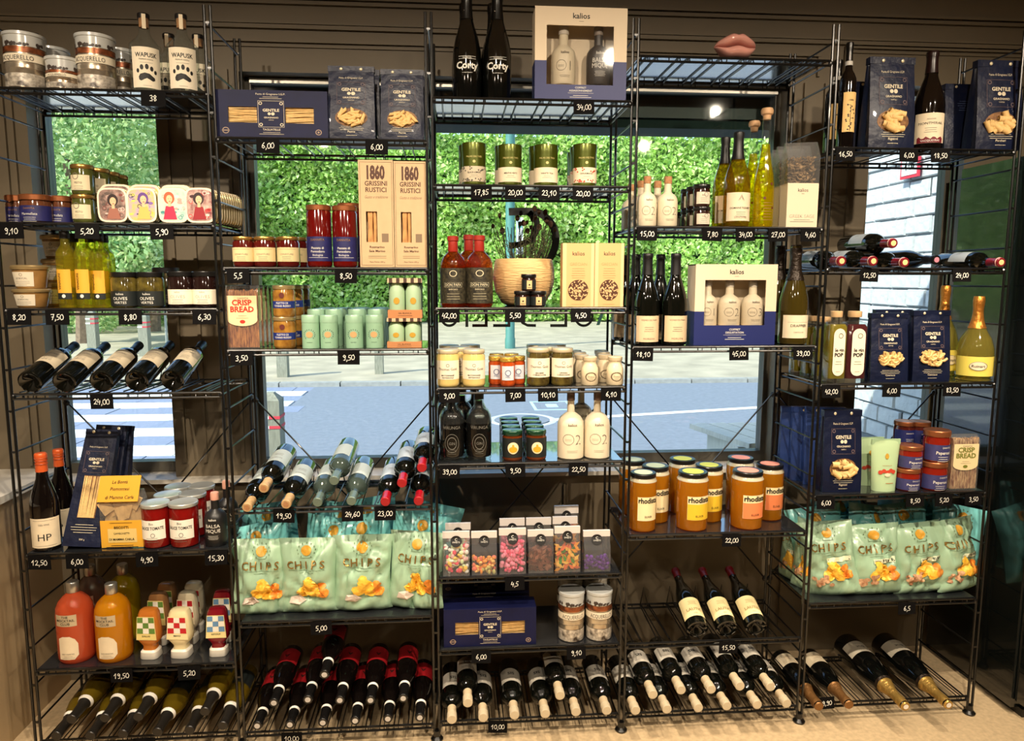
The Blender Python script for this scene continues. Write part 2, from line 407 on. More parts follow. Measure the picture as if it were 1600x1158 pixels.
# cut-out lettering and emblem on the centre window, read from the street
VIN = mat('black_window_vinyl', (14, 14, 13), .5)
def on_glass(px, py): p = onY(px, py, YG - .0015); return (p.x, p.z)
sg = empty('window_lettering', (0, 0, 0), 'black cut-out letters stuck along the glass of the centre window, mirrored', 'lettering')
sg['kind'] = 'thing'
for ch, px, wpx in (('O', 702, 29), ('I', 729.5, 5), ('L', 750, 24), ('L', 784, 27), ('C', 824, 27), ('L', 873, 27), ('O', 912, 31)):
    x, z = on_glass(px, 511); b = B(); wm = wpx / FPX * 3.0
    fm = flat(YG - .002)
    if ch == 'O': b.ell(x, z + .045, wm / 2, .045, fm, 28, inner=.76)
    elif ch == 'I': b.grid(x - .006, x + .006, z, z + .09, fm, 1)
    elif ch == 'L': b.grid(x + wm / 2 - .012, x + wm / 2, z, z + .09, fm, 1); b.grid(x - wm / 2, x + wm / 2 - .012, z, z + .012, fm, 1)
    else:
        P = [(x + wm * .5, z + .006), (x, z + .007), (x - wm * .35, z + .02), (x - wm * .46, z + .045), (x - wm * .35, z + .07), (x, z + .084), (x + wm * .5, z + .085)]
        for (a, c), (d, e) in zip(P, P[1:]): b.box(min(a, d) - .001, max(a, d) + .001, YG - .002, YG - .001, min(c, e) - .006, max(c, e) + .006) if False else b.poly([(a, c - .006), (d, e - .006), (d, e + .006), (a, c + .006)], fm)
    link('letter', b.mesh('letter', VIN, False), sg)
x, z = on_glass(936, 508); link('letter', B().poly([(x - .012, z), (x + .002, z), (x + .03, z + .08), (x + .016, z + .08)], flat(YG - .002)).mesh('letter', mat('teal_vinyl', (70, 120, 120), .5), False), sg)
em = empty('window_emblem', (0, 0, 0), 'large black cut-out curved emblem stuck on the centre window above the planter', 'emblem')
def ribbon(pts, tpx):
    b = B(); P = [Vector(on_glass(*p)) for p in pts]; t = tpx / FPX * 3.0 / 2; L = []; R_ = []
    Q_ = []
    for i in range(len(P) - 1):
        p0 = P[max(i - 1, 0)]; p1 = P[i]; p2 = P[i + 1]; p3 = P[min(i + 2, len(P) - 1)]
        for k in range(5):
            u = k / 5; Q_.append(.5 * ((2 * p1) + (p2 - p0) * u + (2 * p0 - 5 * p1 + 4 * p2 - p3) * u * u + (3 * p1 - p0 - 3 * p2 + p3) * u ** 3))
    Q_.append(P[-1])
    for i, p in enumerate(Q_):
        d = (Q_[min(i + 1, len(Q_) - 1)] - Q_[max(i - 1, 0)]).normalized(); nn = Vector((-d.y, d.x)); L.append(p + nn * t); R_.append(p - nn * t)
    vs = [(q.x, YG - .002, q.y) for q in L] + [(q.x, YG - .002, q.y) for q in R_]; m = len(L)
    return b.add(vs, [(i, i + 1, m + i + 1, m + i) for i in range(m - 1)])
link('outer_stroke', ribbon([(795, 331), (835, 331), (853, 340), (866, 358), (868, 380), (860, 402), (845, 412)], 11.5).mesh('stroke', VIN, False), em)
link('inner_stroke', ribbon([(826, 332), (838, 345), (837, 362), (828, 375), (812, 382), (795, 384)], 9.5).mesh('stroke', VIN, False), em)

# ------------------------------------------------------------------ outdoors
ZG = -.15
ASPH = mat('asphalt', (120, 126, 136), .85, var=.10, scale=14, bump=.1)
STONEG = mat('pale_gravel_walk', (172, 160, 136), .9, var=.2, scale=1.6, bump=.15)
struct('street_asphalt', B().box(-2.41, 30, .66, 9.72, ZG - .2, ZG), ASPH)
struct('street_base_left', B().box(-22, -2.41, .66, 9.72, ZG - .22, ZG - .02), mat('paver_joint', (132, 136, 146), .9))
struct('far_walk', B().box(-40, 40, 9.9, 60, ZG - .15, ZG + .06), STONEG)
KERB = mat('granite_kerb', (150, 148, 142), .8, var=.15, scale=10)
ks = empty('kerb', (0, 0, 0), None, None); ks['kind'] = 'structure'
kme = B().box(-.49, .49, 9.72, 9.9, ZG - .1, ZG + .07).mesh('kerb_stone', KERB, False)
for i in range(34):
    k = link('kerb_stone', kme, ks); k.location.x = -15.5 + i
PW = mat('white_paver', (226, 226, 220), .85, var=.06, scale=20); PG = mat('grey_paver', (128, 136, 156), .85, var=.08, scale=20)
cw = empty('zebra_crossing', (0, 0, 0), None, None); cw['kind'] = 'structure'
pm = [B().box(-.245, .245, -.235, .235, ZG - .05, ZG).mesh('paver', m, False) for m in (PW, PG)]
for r in range(12):
    for c in range(15):
        k = link('paver', pm[r % 2], cw); k.location = (-9.7 + c * .5 + (.25 if r % 2 else 0), 4.3 + r * .475, random.uniform(-.004, .004))
a = onZ(965, 652, ZG); c = onZ(1205, 637, ZG)
lm = B().add([(a.x - 1.2, a.y - .28, ZG + .004), (c.x + 6, c.y + 1.35, ZG + .004), (c.x + 6, c.y + 1.50, ZG + .004), (a.x - 1.2, a.y - .13, ZG + .004)], [(0, 1, 2, 3)])
struct('road_line', lm, mat('road_paint', (236, 236, 230), .7))
p = onZ(862, 634, ZG)
rm = B()
for x0, x1, y0, y1 in ((-.28, .28, -.35, -.31), (-.28, .28, .31, .35), (-.28, -.24, -.31, .31), (.24, .28, -.31, .31), (-.08, .08, -.12, .12)): rm.box(p.x + x0, p.x + x1, p.y + y0, p.y + y1, ZG, ZG + .004)
struct('road_marking', rm, mat('pale_teal_paint', (176, 214, 214), .7))
mc = empty('manhole_cover', (.76, 6.62, ZG), 'round pale manhole cover in the grey road outside the centre window', 'manhole cover')
link('rim', B().lathe([(.36, .0), (.40, .012), (.44, 0)], 32).mesh('rim', mat('worn_iron', (190, 196, 205), .5), True), mc)
link('plate', B().lathe([(.0, .008), (.35, .008)], 32).mesh('plate', ASPH, True), mc)
def bollard(px, py, Y=None, w=.16, h=.95, cap=True, label='', stripes=(), cat='bollard', m=None):
    p = onZ(px, py, ZG) if Y is None else Vector((onY(px, py, Y).x, Y, ZG))
    r = empty('bollard', (p.x, p.y, ZG), label, cat, 'wooden bollards along the street')
    s = w / 2; b = B().loft([[(-s, -s, 0), (s, -s, 0), (s, s, 0), (-s, s, 0)], [(-s, -s, h), (s, -s, h), (s, s, h), (-s, s, h)], [(-s * .35, -s * .35, h + s * .7), (s * .35, -s * .35, h + s * .7), (s * .35, s * .35, h + s * .7), (-s * .35, s * .35, h + s * .7)]])
    link('post', b.mesh('post', m or mat('weathered_wood', (138, 136, 120), .9, var=.2, scale=12, stretch=(6, 6, 1)), False), r)
    for zs, hh in stripes:
        for (x0, x1, mm) in ((-s - .004, 0, mat('white_band', (225, 222, 215), .6)), (0, s + .004, mat('red_band', (206, 60, 74), .6))):
            link('reflective_band', B().box(x0, x1, -s - .004, s + .004, zs, zs + hh).mesh('band', mm, False), r)
bollard(427, 722, Y=3.2, w=.158, h=.86, label='thick square bollard with red and white bands close outside the centre window', stripes=((.72, .022), (.645, .022)))
bollard(443, 594, w=.18, h=.95, label='plain grey wooden bollard beyond the road, behind the crisp bread shelf')
bollard(593, 589, w=.15, h=.95, label='plain grey wooden bollard beyond the road, below the mint gift packs')
bollard(148, 560, w=.19, h=1.0, label='grey bollard with two red bands, left one in the left window', stripes=((.88, .03), (.78, .03)))
bollard(228, 560, w=.20, h=.95, label='grey bollard with two red bands, right one in the left window', stripes=((.80, .03), (.70, .03)))
p = onZ(797, 548, ZG)
sp = empty('street_pole', (p.x, p.y, ZG), 'tall teal street pole in front of the hedge', 'pole')
link('shaft', B().lathe([(.13, 0), (.13, .3), (.115, .34), (.115, 5.6), (0, 5.6)], 16).mesh('shaft', mat('teal_paint', (70, 122, 114), .5, var=.08), True), sp)
link('notice_plate', B().box(.14, .32, -.02, .02, 2.4, 3.3).mesh('plate', mat('white_plate', (225, 235, 235), .5), False), sp)
link('green_symbol', B().box(.19, .28, -.03, -.02, 3.05, 3.2).mesh('symbol', mat('green_plate', (40, 150, 130), .5), False), sp)
p = onZ(228, 560, ZG)
sp = empty('street_sign', (p.x - .1, p.y + 1.5, ZG), 'small white street sign with red lettering seen through the left window', 'sign')
link('post', B().lathe([(.03, 0), (.03, 2.6)], 8).mesh('post', mat('grey_post', (140, 145, 140), .6), True), sp)
link('plate', B().box(-.12, .12, -.05, -.03, 2.25, 2.6).mesh('plate', mat('white_plate', (225, 235, 235), .5), False), sp)
link('lettering', B().lines(0, 2.48, .16, 2, .09, flat(-.052), .035, 3).mesh('l', mat('red_band', (206, 60, 74), .6), False), sp)
# white plank bench below the window, right
p = onY(1175, 690, 1.5)
bn = empty('plank_bench', (p.x, 1.5, 0), 'whitewashed plank bench outside below the centre window, far right', 'bench')
WP = mat('whitewashed_wood', (206, 206, 196), .8, var=.12, scale=10, stretch=(1, 8, 1))
zz = p.z
pl = B().box(-.055, .055, -.30, .30, zz - .03, zz).mesh('plank', WP, False)
for i in range(5):
    k = link('plank', pl, bn); k.location = (-.06 + i * .125, .25 - i * .0, 0); k.rotation_euler.z = .25
for sx in (-.05, .45): link('leg', B().box(sx - .03, sx + .03, 0, .5, ZG, zz - .03).mesh('leg', WP, False), bn)

# white painted stone wall standing out from the facade, seen through the right window
wb = empty('painted_stone_wall', (0, 0, 0), None, None); wb['kind'] = 'structure'
PB = mat('white_painted_stone', (196, 200, 202), .8, var=.10, scale=12, bump=.9, bscale=22)
link('mortar', B().box(2.62, 2.9, .66, 3.2, ZG, 3.2).mesh('mortar', mat('white_mortar', (120, 126, 130), .9, bump=.6, bscale=30), False), wb)
random.seed(5)
bricks = []
for hw in (.085, .11, .135):
    bb = B(); o = []
    for zc in (0, .092):
        pass
    H = .098; d = .016; e = .006
    bb.loft([[(.62 + 2, -hw, 0), (.62 + 2, hw, 0), (.62 + 2, hw, H), (.62 + 2, -hw, H)], [(.62 + 2 - d * .6, -hw + .003, .003), (2.62 - d * .6, hw - .003, .003), (2.62 - d * .6, hw - .003, H - .003), (2.62 - d * .6, -hw + .003, H - .003)],
             [(2.62 - d, -hw + e, e), (2.62 - d, hw - e, e), (2.62 - d, hw - e, H - e), (2.62 - d, -hw + e, H - e)]])
    bricks.append((hw, bb.mesh('stone_block', PB, True, 60)))
for r in range(19):
    y = .95 + random.uniform(-.15, 0)
    while y < 2.75:
        hw, me = random.choice(bricks)
        k = link('stone_block', me, wb); k.location = (random.uniform(-.008, .006), y + hw, .62 + r * .106 + random.uniform(-.003, .003)); y += hw * 2 + .012
pp = onX(1425, 266, 2.58)
pq = empty('house_number_plate', (2.575, pp.y, pp.z), 'white plate with red border on the white stone wall', 'sign')
link('plate', B().box(-.012, 0, -.085, .085, -.045, .10).mesh('plate', mat('red_plate', (208, 50, 70), .4), False), pq)
link('plate_face', B().box(-.015, -.011, -.070, .070, -.028, .085).mesh('face', mat('pale_plate', (215, 226, 228), .4), False), pq)
link('number', B().text('10', 0, .0, .055, lambda x, z: (-.0165, -x, z)).mesh('num', INK, False), pq)

# foliage
import numpy as np
def leaves(name, n, fn, size, m, parent=None, seed=1, squash=1, **kw):
    rg = np.random.default_rng(seed)
    c = fn(rg, n); n = len(c)
    a = rg.normal(size=(n, 3)); a[:, 1] -= .9 * squash; a /= np.linalg.norm(a, axis=1)[:, None]
    u = np.cross(a, rg.normal(size=(n, 3))); u /= np.linalg.norm(u, axis=1)[:, None]; v = np.cross(a, u)
    s = size * rg.uniform(.6, 1.25, (n, 1)); l = s * 1.0; w = s * .55
    q = np.stack([c - u * l, c - v * w, c + u * l, c + v * w], 1).reshape(-1, 3)
    me = bpy.data.meshes.new(name); me.vertices.add(4 * n); me.vertices.foreach_set('co', q.ravel())
    me.loops.add(4 * n); me.loops.foreach_set('vertex_index', np.arange(4 * n, dtype=np.int32))
    me.polygons.add(n); me.polygons.foreach_set('loop_start', np.arange(0, 4 * n, 4, dtype=np.int32)); me.polygons.foreach_set('loop_total', np.full(n, 4, dtype=np.int32))
    at = me.attributes.new('tone', 'FLOAT', 'FACE'); at.data.foreach_set('value', np.clip(rg.normal(.5, .22, n), 0, 1).astype(np.float32))
    me.update(); me.materials.append(m)
    return link(name, me, parent, **kw)
HG = foliage('hedge_leaf', (84, 134, 46), (176, 216, 104), (246, 252, 188))
TG = foliage('tree_leaf', (92, 138, 82), (168, 200, 128), (238, 240, 184))
def hedge_pts(rg, n):
    x = rg.uniform(-9, 17, n); z = rg.uniform(ZG + .1, 7.6, n)
    bump = .45 * np.sin(x * 1.7 + 1.3 * np.sin(z * 1.1)) + .35 * np.sin(z * 2.1 + x * .6)
    return np.stack([x, 27.2 + bump * .6 + rg.exponential(.22, n), z], 1)
hd = empty('hedge', (0, 0, 0), 'tall bright green clipped hedge across the street behind the centre window', 'hedge')
link('dark_core', B().box(-9.5, 17.5, 28.4, 29.4, ZG, 7.5).mesh('core', mat('hedge_core', (40, 72, 30), .9), False), hd)
leaves('foliage', 64000, hedge_pts, .125, HG, hd, 3, kind='stuff')
def blob(cx, cy, cz, rx, ry, rz):
    def f(rg, n):
        d = rg.normal(size=(n, 3)); d /= np.linalg.norm(d, axis=1)[:, None]
        r = 1 + .14 * np.sin(d[:, 0] * 7 + cx) * np.sin(d[:, 2] * 6) ; rad = rg.uniform(.72, 1, n) ** .6 * r
        return np.array([cx, cy, cz]) + d * rad[:, None] * np.array([rx, ry, rz])
    return f
TRUNK = mat('tree_bark', (120, 100, 82), .9, var=.25, scale=14)
for i, (px, py, Y, rx, rz, n_, lb) in enumerate(((110, 250, 18, 2.6, 3.4, 17000, 'leafy green tree in the left part of the left window'), (225, 230, 22.5, 2.4, 3.6, 17000, 'leafy green tree in the right part of the left window'),
                                       (205, 410, 16.5, 1.5, 1.2, 9000, 'low round bush at the foot of the trees in the left window'), (95, 420, 22, 4.0, 2.0, 9000, 'pale distant shrubbery behind the trees in the left window'))):
    p = onY(px, py, Y); t = empty('tree' if i < 2 else 'bush', (0, 0, 0), lb, 'tree' if i < 2 else 'bush')
    leaves('crown' if i < 2 else 'foliage', n_, blob(p.x, Y, p.z, rx, 1.4, rz), .085, TG, t, 10 + i, kind='stuff')
    if i < 2: link('trunk', B().tube([(p.x, Y, ZG), (p.x + .1, Y, 2), (p.x - .1, Y, p.z)], [.2, .16, .1], 8).mesh('trunk', TRUNK, True), t)
leaves('backing_leaves', 30000, lambda rg, n: np.stack([rg.uniform(-24, -9.8, n), 25 + rg.exponential(.4, n), rg.uniform(ZG, 9, n)], 1), .13, TG, None, 31, kind='stuff', label='dense far woodland foliage filling the left window', cat='foliage')
struct('far_embankment', B().box(-40, 45, 29.5, 30.5, ZG, 7), mat('far_green', (90, 118, 74), .9, var=.3, scale=1.2))

# ------------------------------------------------------------------ shelving
rk = empty('wire_shelving', (0, 0, 0), 'black five-bay wire shelving with ladder frames standing before the windows', 'shelving')
RR = .0047
for i, x in enumerate(LX):
    lf = B()
    b = B()
    for y in (0, SD):
        for dx in (-.0092, .0092): b.tube([(x + dx, y, .03), (x + dx, y, TOPZ)], RR, 8)
        z = .1332
        while z < TOPZ: b.box(x - .009, x + .009, y - .0025, y + .0025, z - .003, z + .003); z += .1335 * 1
    lf = link('ladder_frame', b.mesh('ladder', BLACKM), rk)
    rung = B().tube([(0, 0, 0), (0, SD, 0)], .0033, 8).mesh('rung', BLACKM)
    z = .065 + .0
    k = 0
    while z + .0 < TOPZ:
        r = link('rung', rung, lf); r.location = (x, 0, z + .066); z += .1335
    for y in (0, SD):
        link('levelling_foot', B().lathe([(0, 0), (.021, 0), (.022, .006), (.013, .016), (.011, .035), (0, .035)], 14).mesh('foot', BLACKM), lf).location = (x, y, 0)
NOLINER = {(1, 3), (2, 3), (4, 4), (1, 6), (2, 5), (3, 7), (4, 5), (5, 5), (5, 0), (5, 1), (2, 0)}
RACK = {(1, 3), (2, 3), (4, 4)}
for (bay, lv), z in SHZ.items():
    x0, x1 = LX[bay - 1] + .014, LX[bay] - .014
    s = empty('shelf', (0, 0, 0), None, None); s.parent = rk
    for y, nm in ((0, 'front_rail'), (SD, 'back_rail')):
        b = B(); b.tube([(x0, y, z), (x1, y, z)], .0042, 8); b.tube([(x0, y, z - .015), (x1, y, z - .015)], .0042, 8)
        for k in range(10): xx = x0 + (x1 - x0) * (k + .5) / 10; b.tube([(xx, y, z), (xx, y, z - .015)], .002, 5)
        for xe in (x0, x1): b.ball((xe, y, z - .008), .0075, (1, 1, 1.4), 8, 5)
        link(nm, b.mesh(nm, BLACKM), s)
    b = B(); low = lv == max(l for bb, l in SHZ if bb == bay)
    nw = 26 if low else 12
    for k in range(nw):
        xx = x0 + (x1 - x0) * ((k // 2 * 2 + (.6 if k % 2 else .0)) + .5) / nw
        b.tube([(xx, .0, z - .013), (xx, .004, z - .001), (xx, SD - .004, z - .001), (xx, SD, z - .013)], .0024 if not low else .002, 6)
    for xe in (x0, x1): b.tube([(xe, 0, z - .008), (xe, SD, z - .008)], .003, 6)
    link('cross_wires', b.mesh('wires', BLACKM), s, kind='stuff')
    if (bay, lv) not in NOLINER:
        link('shelf_sheet', B().box(x0 + .002, x1 - .002, .003, SD - .003, z + .003, z + .0045).mesh('sheet', LINER, False), s)
        link('underside_reflector', B().box(x0 + .002, x1 - .002, .003, SD - .003, z + .0022, z + .0029).mesh('underside', mat('reflector_metal', (190, 192, 196), .13, 1), False), s)  # reflective plate added to give the shelf undersides a bright sheen
    if (bay, lv) in RACK:
        b = B(); nn = 6 if bay != 2 else 7; pt = []
        for k in range(nn):
            xa = x0 + (x1 - x0) * k / nn; w_ = (x1 - x0) / nn
            b.tube([(xa + w_ * .08, .02, z + .004), (xa + w_ * .16, SD - .02, z + .004), (xa + w_ * .30, SD - .01, z + .075), (xa + w_ * .44, SD - .02, z + .004), (xa + w_ * .5, .02, z + .004)], .0025, 6)
        link('bottle_cradle', b.mesh('cradle', BLACKM), s)
# diagonal braces behind each bay
for i in range(5):
    xa, xb = LX[i] + .01, LX[i + 1] - .01; zt, zb = 1.175, .42; y = SD + .012
    for j, (a, c) in enumerate((((xa, zt), (xb, zb)), ((xb, zt), (xa, zb)))):
        b = B().tube([(a[0], y + j * .006, a[1]), (c[0], y + j * .006, c[1])], .0032, 6)
        for q in (a, c): b.ball((q[0], y - .006, q[1]), .012, (1, .8, 1), 8, 5)
        link('diagonal_brace', b.mesh('brace', BLACKM), rk)

# tall black cabinet at the right end
fr = empty('black_cabinet', (1.985, -.02, 0), 'tall glossy black fridge cabinet at the right end beside the shelving', 'cabinet')
GB = mat('gloss_black', (14, 18, 17), .13, 0, .8)
link('side_panel', B().box(-.012, .01, -.0, .49, .03, 2.07).mesh('side', GB, False), fr)
link('body', B().box(.01, .9, 0, .49, .03, 2.07).mesh('body', GB, False), fr)
link('door', B().box(.0, .55, -.045, -.004, .06, 2.06).mesh('door', GB, False), fr)
link('door_handle', B().tube([(.07, -.075, .35), (.07, -.08, 1.5)], .009, 8).mesh('handle', BLACKM), fr)
link('plinth', B().box(.02, .9, -.02, .46, 0, .03).mesh('plinth', mat('dark_plinth', (24, 20, 16), .5), False), fr)
# ------------------------------------------------------------------ product kinds
def ink(t, p, b, m=INK, label=None, name='lettering'):
    return t.part(name, b, m, p, smooth=False, label=label, kind='stuff' if name in ('flower_print', 'tree_print', 'dark_scenery_print', 'fine_print', 'ray_print', 'white_squares', 'coloured_squares') else None)
def bottle_prof(kind, R, H):
    u = H / .30
    if kind == 'bordeaux': q = [(R, .007), (R, .188), (R * .95, .199), (R * .72, .213), (R * .47, .224), (.0148, .236), (.0138, .262), (.0138, .283), (.0155, .285), (.0155, .299), (.013, .30)]
    elif kind == 'burgundy': q = [(R, .007), (R, .135), (R * .96, .152), (R * .82, .176), (R * .6, .203), (R * .44, .224), (.0155, .243), (.0142, .265), (.0142, .284), (.0158, .286), (.0158, .299), (.013, .30)]
    elif kind == 'champagne': q = [(R, .008), (R, .120), (R * .97, .138), (R * .82, .168), (R * .6, .197), (R * .42, .222), (.0165, .245), (.0155, .27), (.0175, .274), (.0175, .297), (.012, .302), (.004, .30)]
    elif kind == 'ruinart': q = [(R * .86, .006), (R * .95, .04), (R, .085), (R * .97, .115), (R * .8, .15), (R * .5, .182), (R * .33, .21), (.0145, .24), (.0145, .27), (.0165, .274), (.0165, .297), (.012, .302), (.004, .30)]
    q = [(r, z * u) for r, z in q]
    return [(.001, .022 * u), (R * .35, .016 * u), (R * .62, .004), (R * .85, 0), (R * .97, .002)] + q + [(.0005, q[-1][1])]
def wine(name, kind='bordeaux', R=.038, H=.30, glass=None, cap=None, capz=(.245, .301), lab=None, labm=None, half=1.15, txt=(), ring=None, mouth=None, capname='capsule', extra=None, capk=1.05):
    t = Tpl(name, 'bottle', 2 * R, H); u = H / .30; pf = bottle_prof(kind, R, H)
    body = t.part('glass_body', B().lathe(pf, 24), glass or DARKG)
    if cap:
        def rad(z):
            for (r0, z0), (r1, z1) in zip(pf, pf[1:]):
                if z0 <= z <= z1 and z1 > z0 and z > .05: return r0 + (r1 - r0) * (z - z0) / (z1 - z0)
            return .0155
        z0, z1 = capz[0] * u, capz[1] * u; n_ = 8
        c = [(rad(z0 + (z1 - z0) * i / n_ - 1e-5) * capk + .0003, z0 + (z1 - z0) * i / n_) for i in range(n_)] + [(.0163, z1 - .001), (.0145, z1 + .0012), (.0005, z1 + .0012)]
        cp = t.part(capname, B().lathe(c, 18), cap)
        if mouth: t.part('mouth_disc', B().lathe([(.0095, z1 + .0016), (.0005, z1 + .0018)], 14), mouth, cp)
    if ring:
        z, h, m, k = ring; r0 = rad(z * u) if cap else .02
        b = B().lathe([(rad(z * u) * 1.08 + .0008, z * u), (rad((z + h) * u) * 1.08 + .0008, (z + h) * u)], 18)
        t.part('neck_band', b, m)
    if lab:
        z0, z1 = lab; lp = t.part('paper_label', B().band(R + .0006, z0 * u, z1 * u, half), labm or CREAM)
        fm = cyl(R + .0011); grp = {}
        for (s_, z, h, m, bold) in txt:
            b = grp.setdefault(m.name, (B(), m))[0]
            if s_ == '-': b.lines(0, z * u, R * 1.1, 3, .0065, fm, .0012, 4)
            elif s_ == '=': b.grid(-R * .8, R * .8, z * u, z * u + h, fm, 6)
            else: b.text(s_, 0, z * u, h, fm, R * 1.7, bold)
        for b, m in grp.values(): ink(t, lp, b, m)
    if extra: extra(t, R, u)
    return t

def cap_end(t, R, u):
    pr = []
    for i in range(3): z = .270 + i * .008; pr += [(.0170, z), (.0170, z + .005), (.0160, z + .0055), (.0160, z + .0075)]
    t.part('ribbed_cap_end', B().lathe(pr + [(.0170, .2945), (.0168, .3015), (.0150, .3028), (.0005, .3028)], 18), mat('ivory_cap', (198, 184, 156), .4))
def cap_rings(t, R, u):
    b = B()
    for z in (.268, .278, .286): b.lathe([(.0168, z * u), (.0174, (z + .0015) * u), (.0168, (z + .003) * u)], 18)
    t.part('cap_ribs', b, mat('orange_rib', (176, 70, 28), .4), kind='stuff')
WH_CAP = mat('white_band_paper', (235, 230, 220), .5)
T_bord5 = wine('wine_bottle', 'bordeaux', .038, .30, DARKG, mat('dark_foil', (32, 42, 38), .3, .4), lab=(.085, .175), txt=[('CHATEAU', .145, .006, GREYINK, .0), ('-', .12, 0, GREYINK, 0), ('GRAND VIN', .10, .004, GREYINK, 0)])
T_orange = wine('red_wine_bottle', 'burgundy', .039, .30, BROWNG, mat('orange_screw_cap', (214, 92, 40), .35, .2), (.245, .301), lab=(.012, .105), txt=[('=', .098, .0008, GREYINK, 0), ('DES VINS', .083, .005, GREYINK, 0), ('HP', .035, .022, INK, 0), ('=', .018, .0008, GREYINK, 0)], capname='screw_cap', extra=cap_rings)
T_greenyel = wine('white_wine_bottle', 'burgundy', .039, .30, thin('amber_green_glass', (170, 150, 50), (140, 116, 30), .62, .9), mat('black_capsule', (30, 27, 24), .35, .1), (.205, .301), ring=(.205, .012, WH_CAP, 1), lab=(.04, .115), labm=mat('black_label', (24, 30, 30), .5))
T_redlab = wine('red_label_wine_bottle', 'burgundy', .039, .30, BROWNG, mat('black_capsule2', (16, 15, 15), .25), (.225, .301), ring=(.225, .011, WH_CAP, 1), mouth=mat('grey_disc', (190, 185, 180), .4), lab=(.03, .115), labm=mat('deep_red_label', (150, 18, 26), .5), txt=[('A', .07, .018, INK, .02)])
T_beige = wine('screw_cap_wine_bottle', 'bordeaux', .0385, .30, DARKG, mat('beige_screw_cap', (206, 186, 152), .4, .1), (.238, .301), lab=(.075, .155), labm=mat('grey_cream_label', (205, 198, 184), .6), txt=[('SIS', .10, .016, INK, .03), ('LES GRAVES', .135, .006, GREYINK, 0), ('-', .092, 0, GREYINK, 0)], capname='screw_cap', extra=cap_end)
T_kraft = wine('cork_top_wine_bottle', 'bordeaux', .039, .30, DARKG, mat('wood_look_capsule', (190, 156, 110), .5, var=.2, scale=80), (.245, .301), lab=(.06, .16), labm=mat('pale_green_label', (196, 206, 200), .5), txt=[('DOMAINE', .13, .006, GREYINK, 0), ('-', .11, 0, GREYINK, 0)], mouth=CORK)
T_clear = wine('bare_wine_bottle', 'bordeaux', .038, .30, mat('grey_green_glass', (70, 84, 78), .06, .3, .7), mat('grey_capsule', (110, 128, 118), .3, .3), (.25, .301), lab=(.07, .16), labm=mat('pale_green_label', (196, 206, 200), .5))
T_redcap = wine('red_cap_wine_bottle', 'bordeaux', .038, .30, DARKG, mat('crimson_capsule', (165, 14, 30), .3, .1, .3), (.245, .301), lab=(.07, .165), labm=mat('pale_blue_label', (190, 200, 208), .5), txt=[('-', .12, 0, GREYINK, 0)])
def looplabel(t, R, u):
    t.part('neck_loop', B().tube([(-.012, -.0325, .138), (-.011, -.0335, .151), (0, -.0335, .158), (.011, -.0335, .151), (.012, -.0325, .138)], .0013, 6), WHITE)
T_madeleine = wine('cream_label_red_wine_bottle', 'burgundy', .040, .30, DARKG, mat('dark_red_capsule', (128, 14, 22), .3, .1, .3), (.255, .301), lab=(.03, .118), labm=mat('butter_label', (240, 222, 166), .6), half=1.35, txt=[('LAUTIC', .055, .013, GOLDINK, .0), ('-', .098, 0, GOLDINK, 0), ('- 2020 -', .04, .005, GREYINK, 0)], extra=looplabel)
T_plain = wine('black_capsule_wine_bottle', 'burgundy', .0385, .30, DARKG, mat('matt_black_capsule', (20, 18, 20), .4), (.232, .301), lab=(.012, .098), labm=mat('sand_label', (212, 186, 150), .7), txt=[('VIGNES DE MARS', .082, .005, GREYINK, 0), ('-', .06, 0, GREYINK, 0), ('MORGON', .02, .006, GREYINK, 0)])
def win_extra(t, R, u):
    b = B(); fm = cyl(R + .0013); P = [(-.009, .082), (0, .10), (.009, .082), (-.009, .082)]
    for k in (1, .6):
        for (a, c), (d, e) in zip(P, P[1:]):
            a, d = a * k, d * k; c, e = .088 + (c - .088) * k, .088 + (e - .088) * k
            b.poly([(a - .0006, c), (a + .0006, c), (d + .0006, e), (d - .0006, e)], fm)
    ink(t, None, b, GREYINK, name='triangle_mark')
T_white1 = wine('white_wine_bottle', 'burgundy', .0395, .30, thin('yellow_green_wine', (226, 196, 40), (140, 112, 18), .30, .9), mat('matt_black_capsule', (20, 18, 20), .4), (.215, .301), lab=(.018, .108), txt=[('DOMAINE FLEURIET', .056, .006, INK, .01), ('-', .045, 0, GREYINK, 0), ('SANCERRE', .026, .006, GREYINK, 0)], extra=win_extra)
T_drap = wine('champagne_bottle', 'champagne', .0435, .315, mat('olive_brown_glass', (58, 48, 14), .07, 0, .6), mat('dark_bronze_foil', (44, 34, 26), .35, .5, bump=.6, bscale=90), (.195, .301), lab=(.02, .09), txt=[('DRAPPIER', .054, .0085, INK, .01), ('CARTE D OR', .036, .004, GREYINK, 0), ('=', .068, .0006, GREYINK, 0)])
def corty_x(t, R, u):
    b = B(); fm = cyl(R + .0012)
    b.text('Corty', 0, .088, .021, fm, R * 1.75, .03); b.lines(0, .075, .05, 1, .01, fm, .001); b.grid(-.028, .028, .117, .118, fm, 6); b.grid(-.028, .028, .124, .125, fm, 6); b.text('VIGNERON', 0, .1185, .004, fm, .05)
    b.text('Corty', 0, .262, .010, cyl(.0178), .030, .01)
    ink(t, None, b, WHITEINK)
T_corty = wine('black_sparkling_bottle', 'champagne', .0445, .335, mat('near_black_glass', (8, 9, 8), .06, 0, .7), mat('near_black_foil', (12, 12, 12), .3, .1), (.22, .301), extra=corty_x)
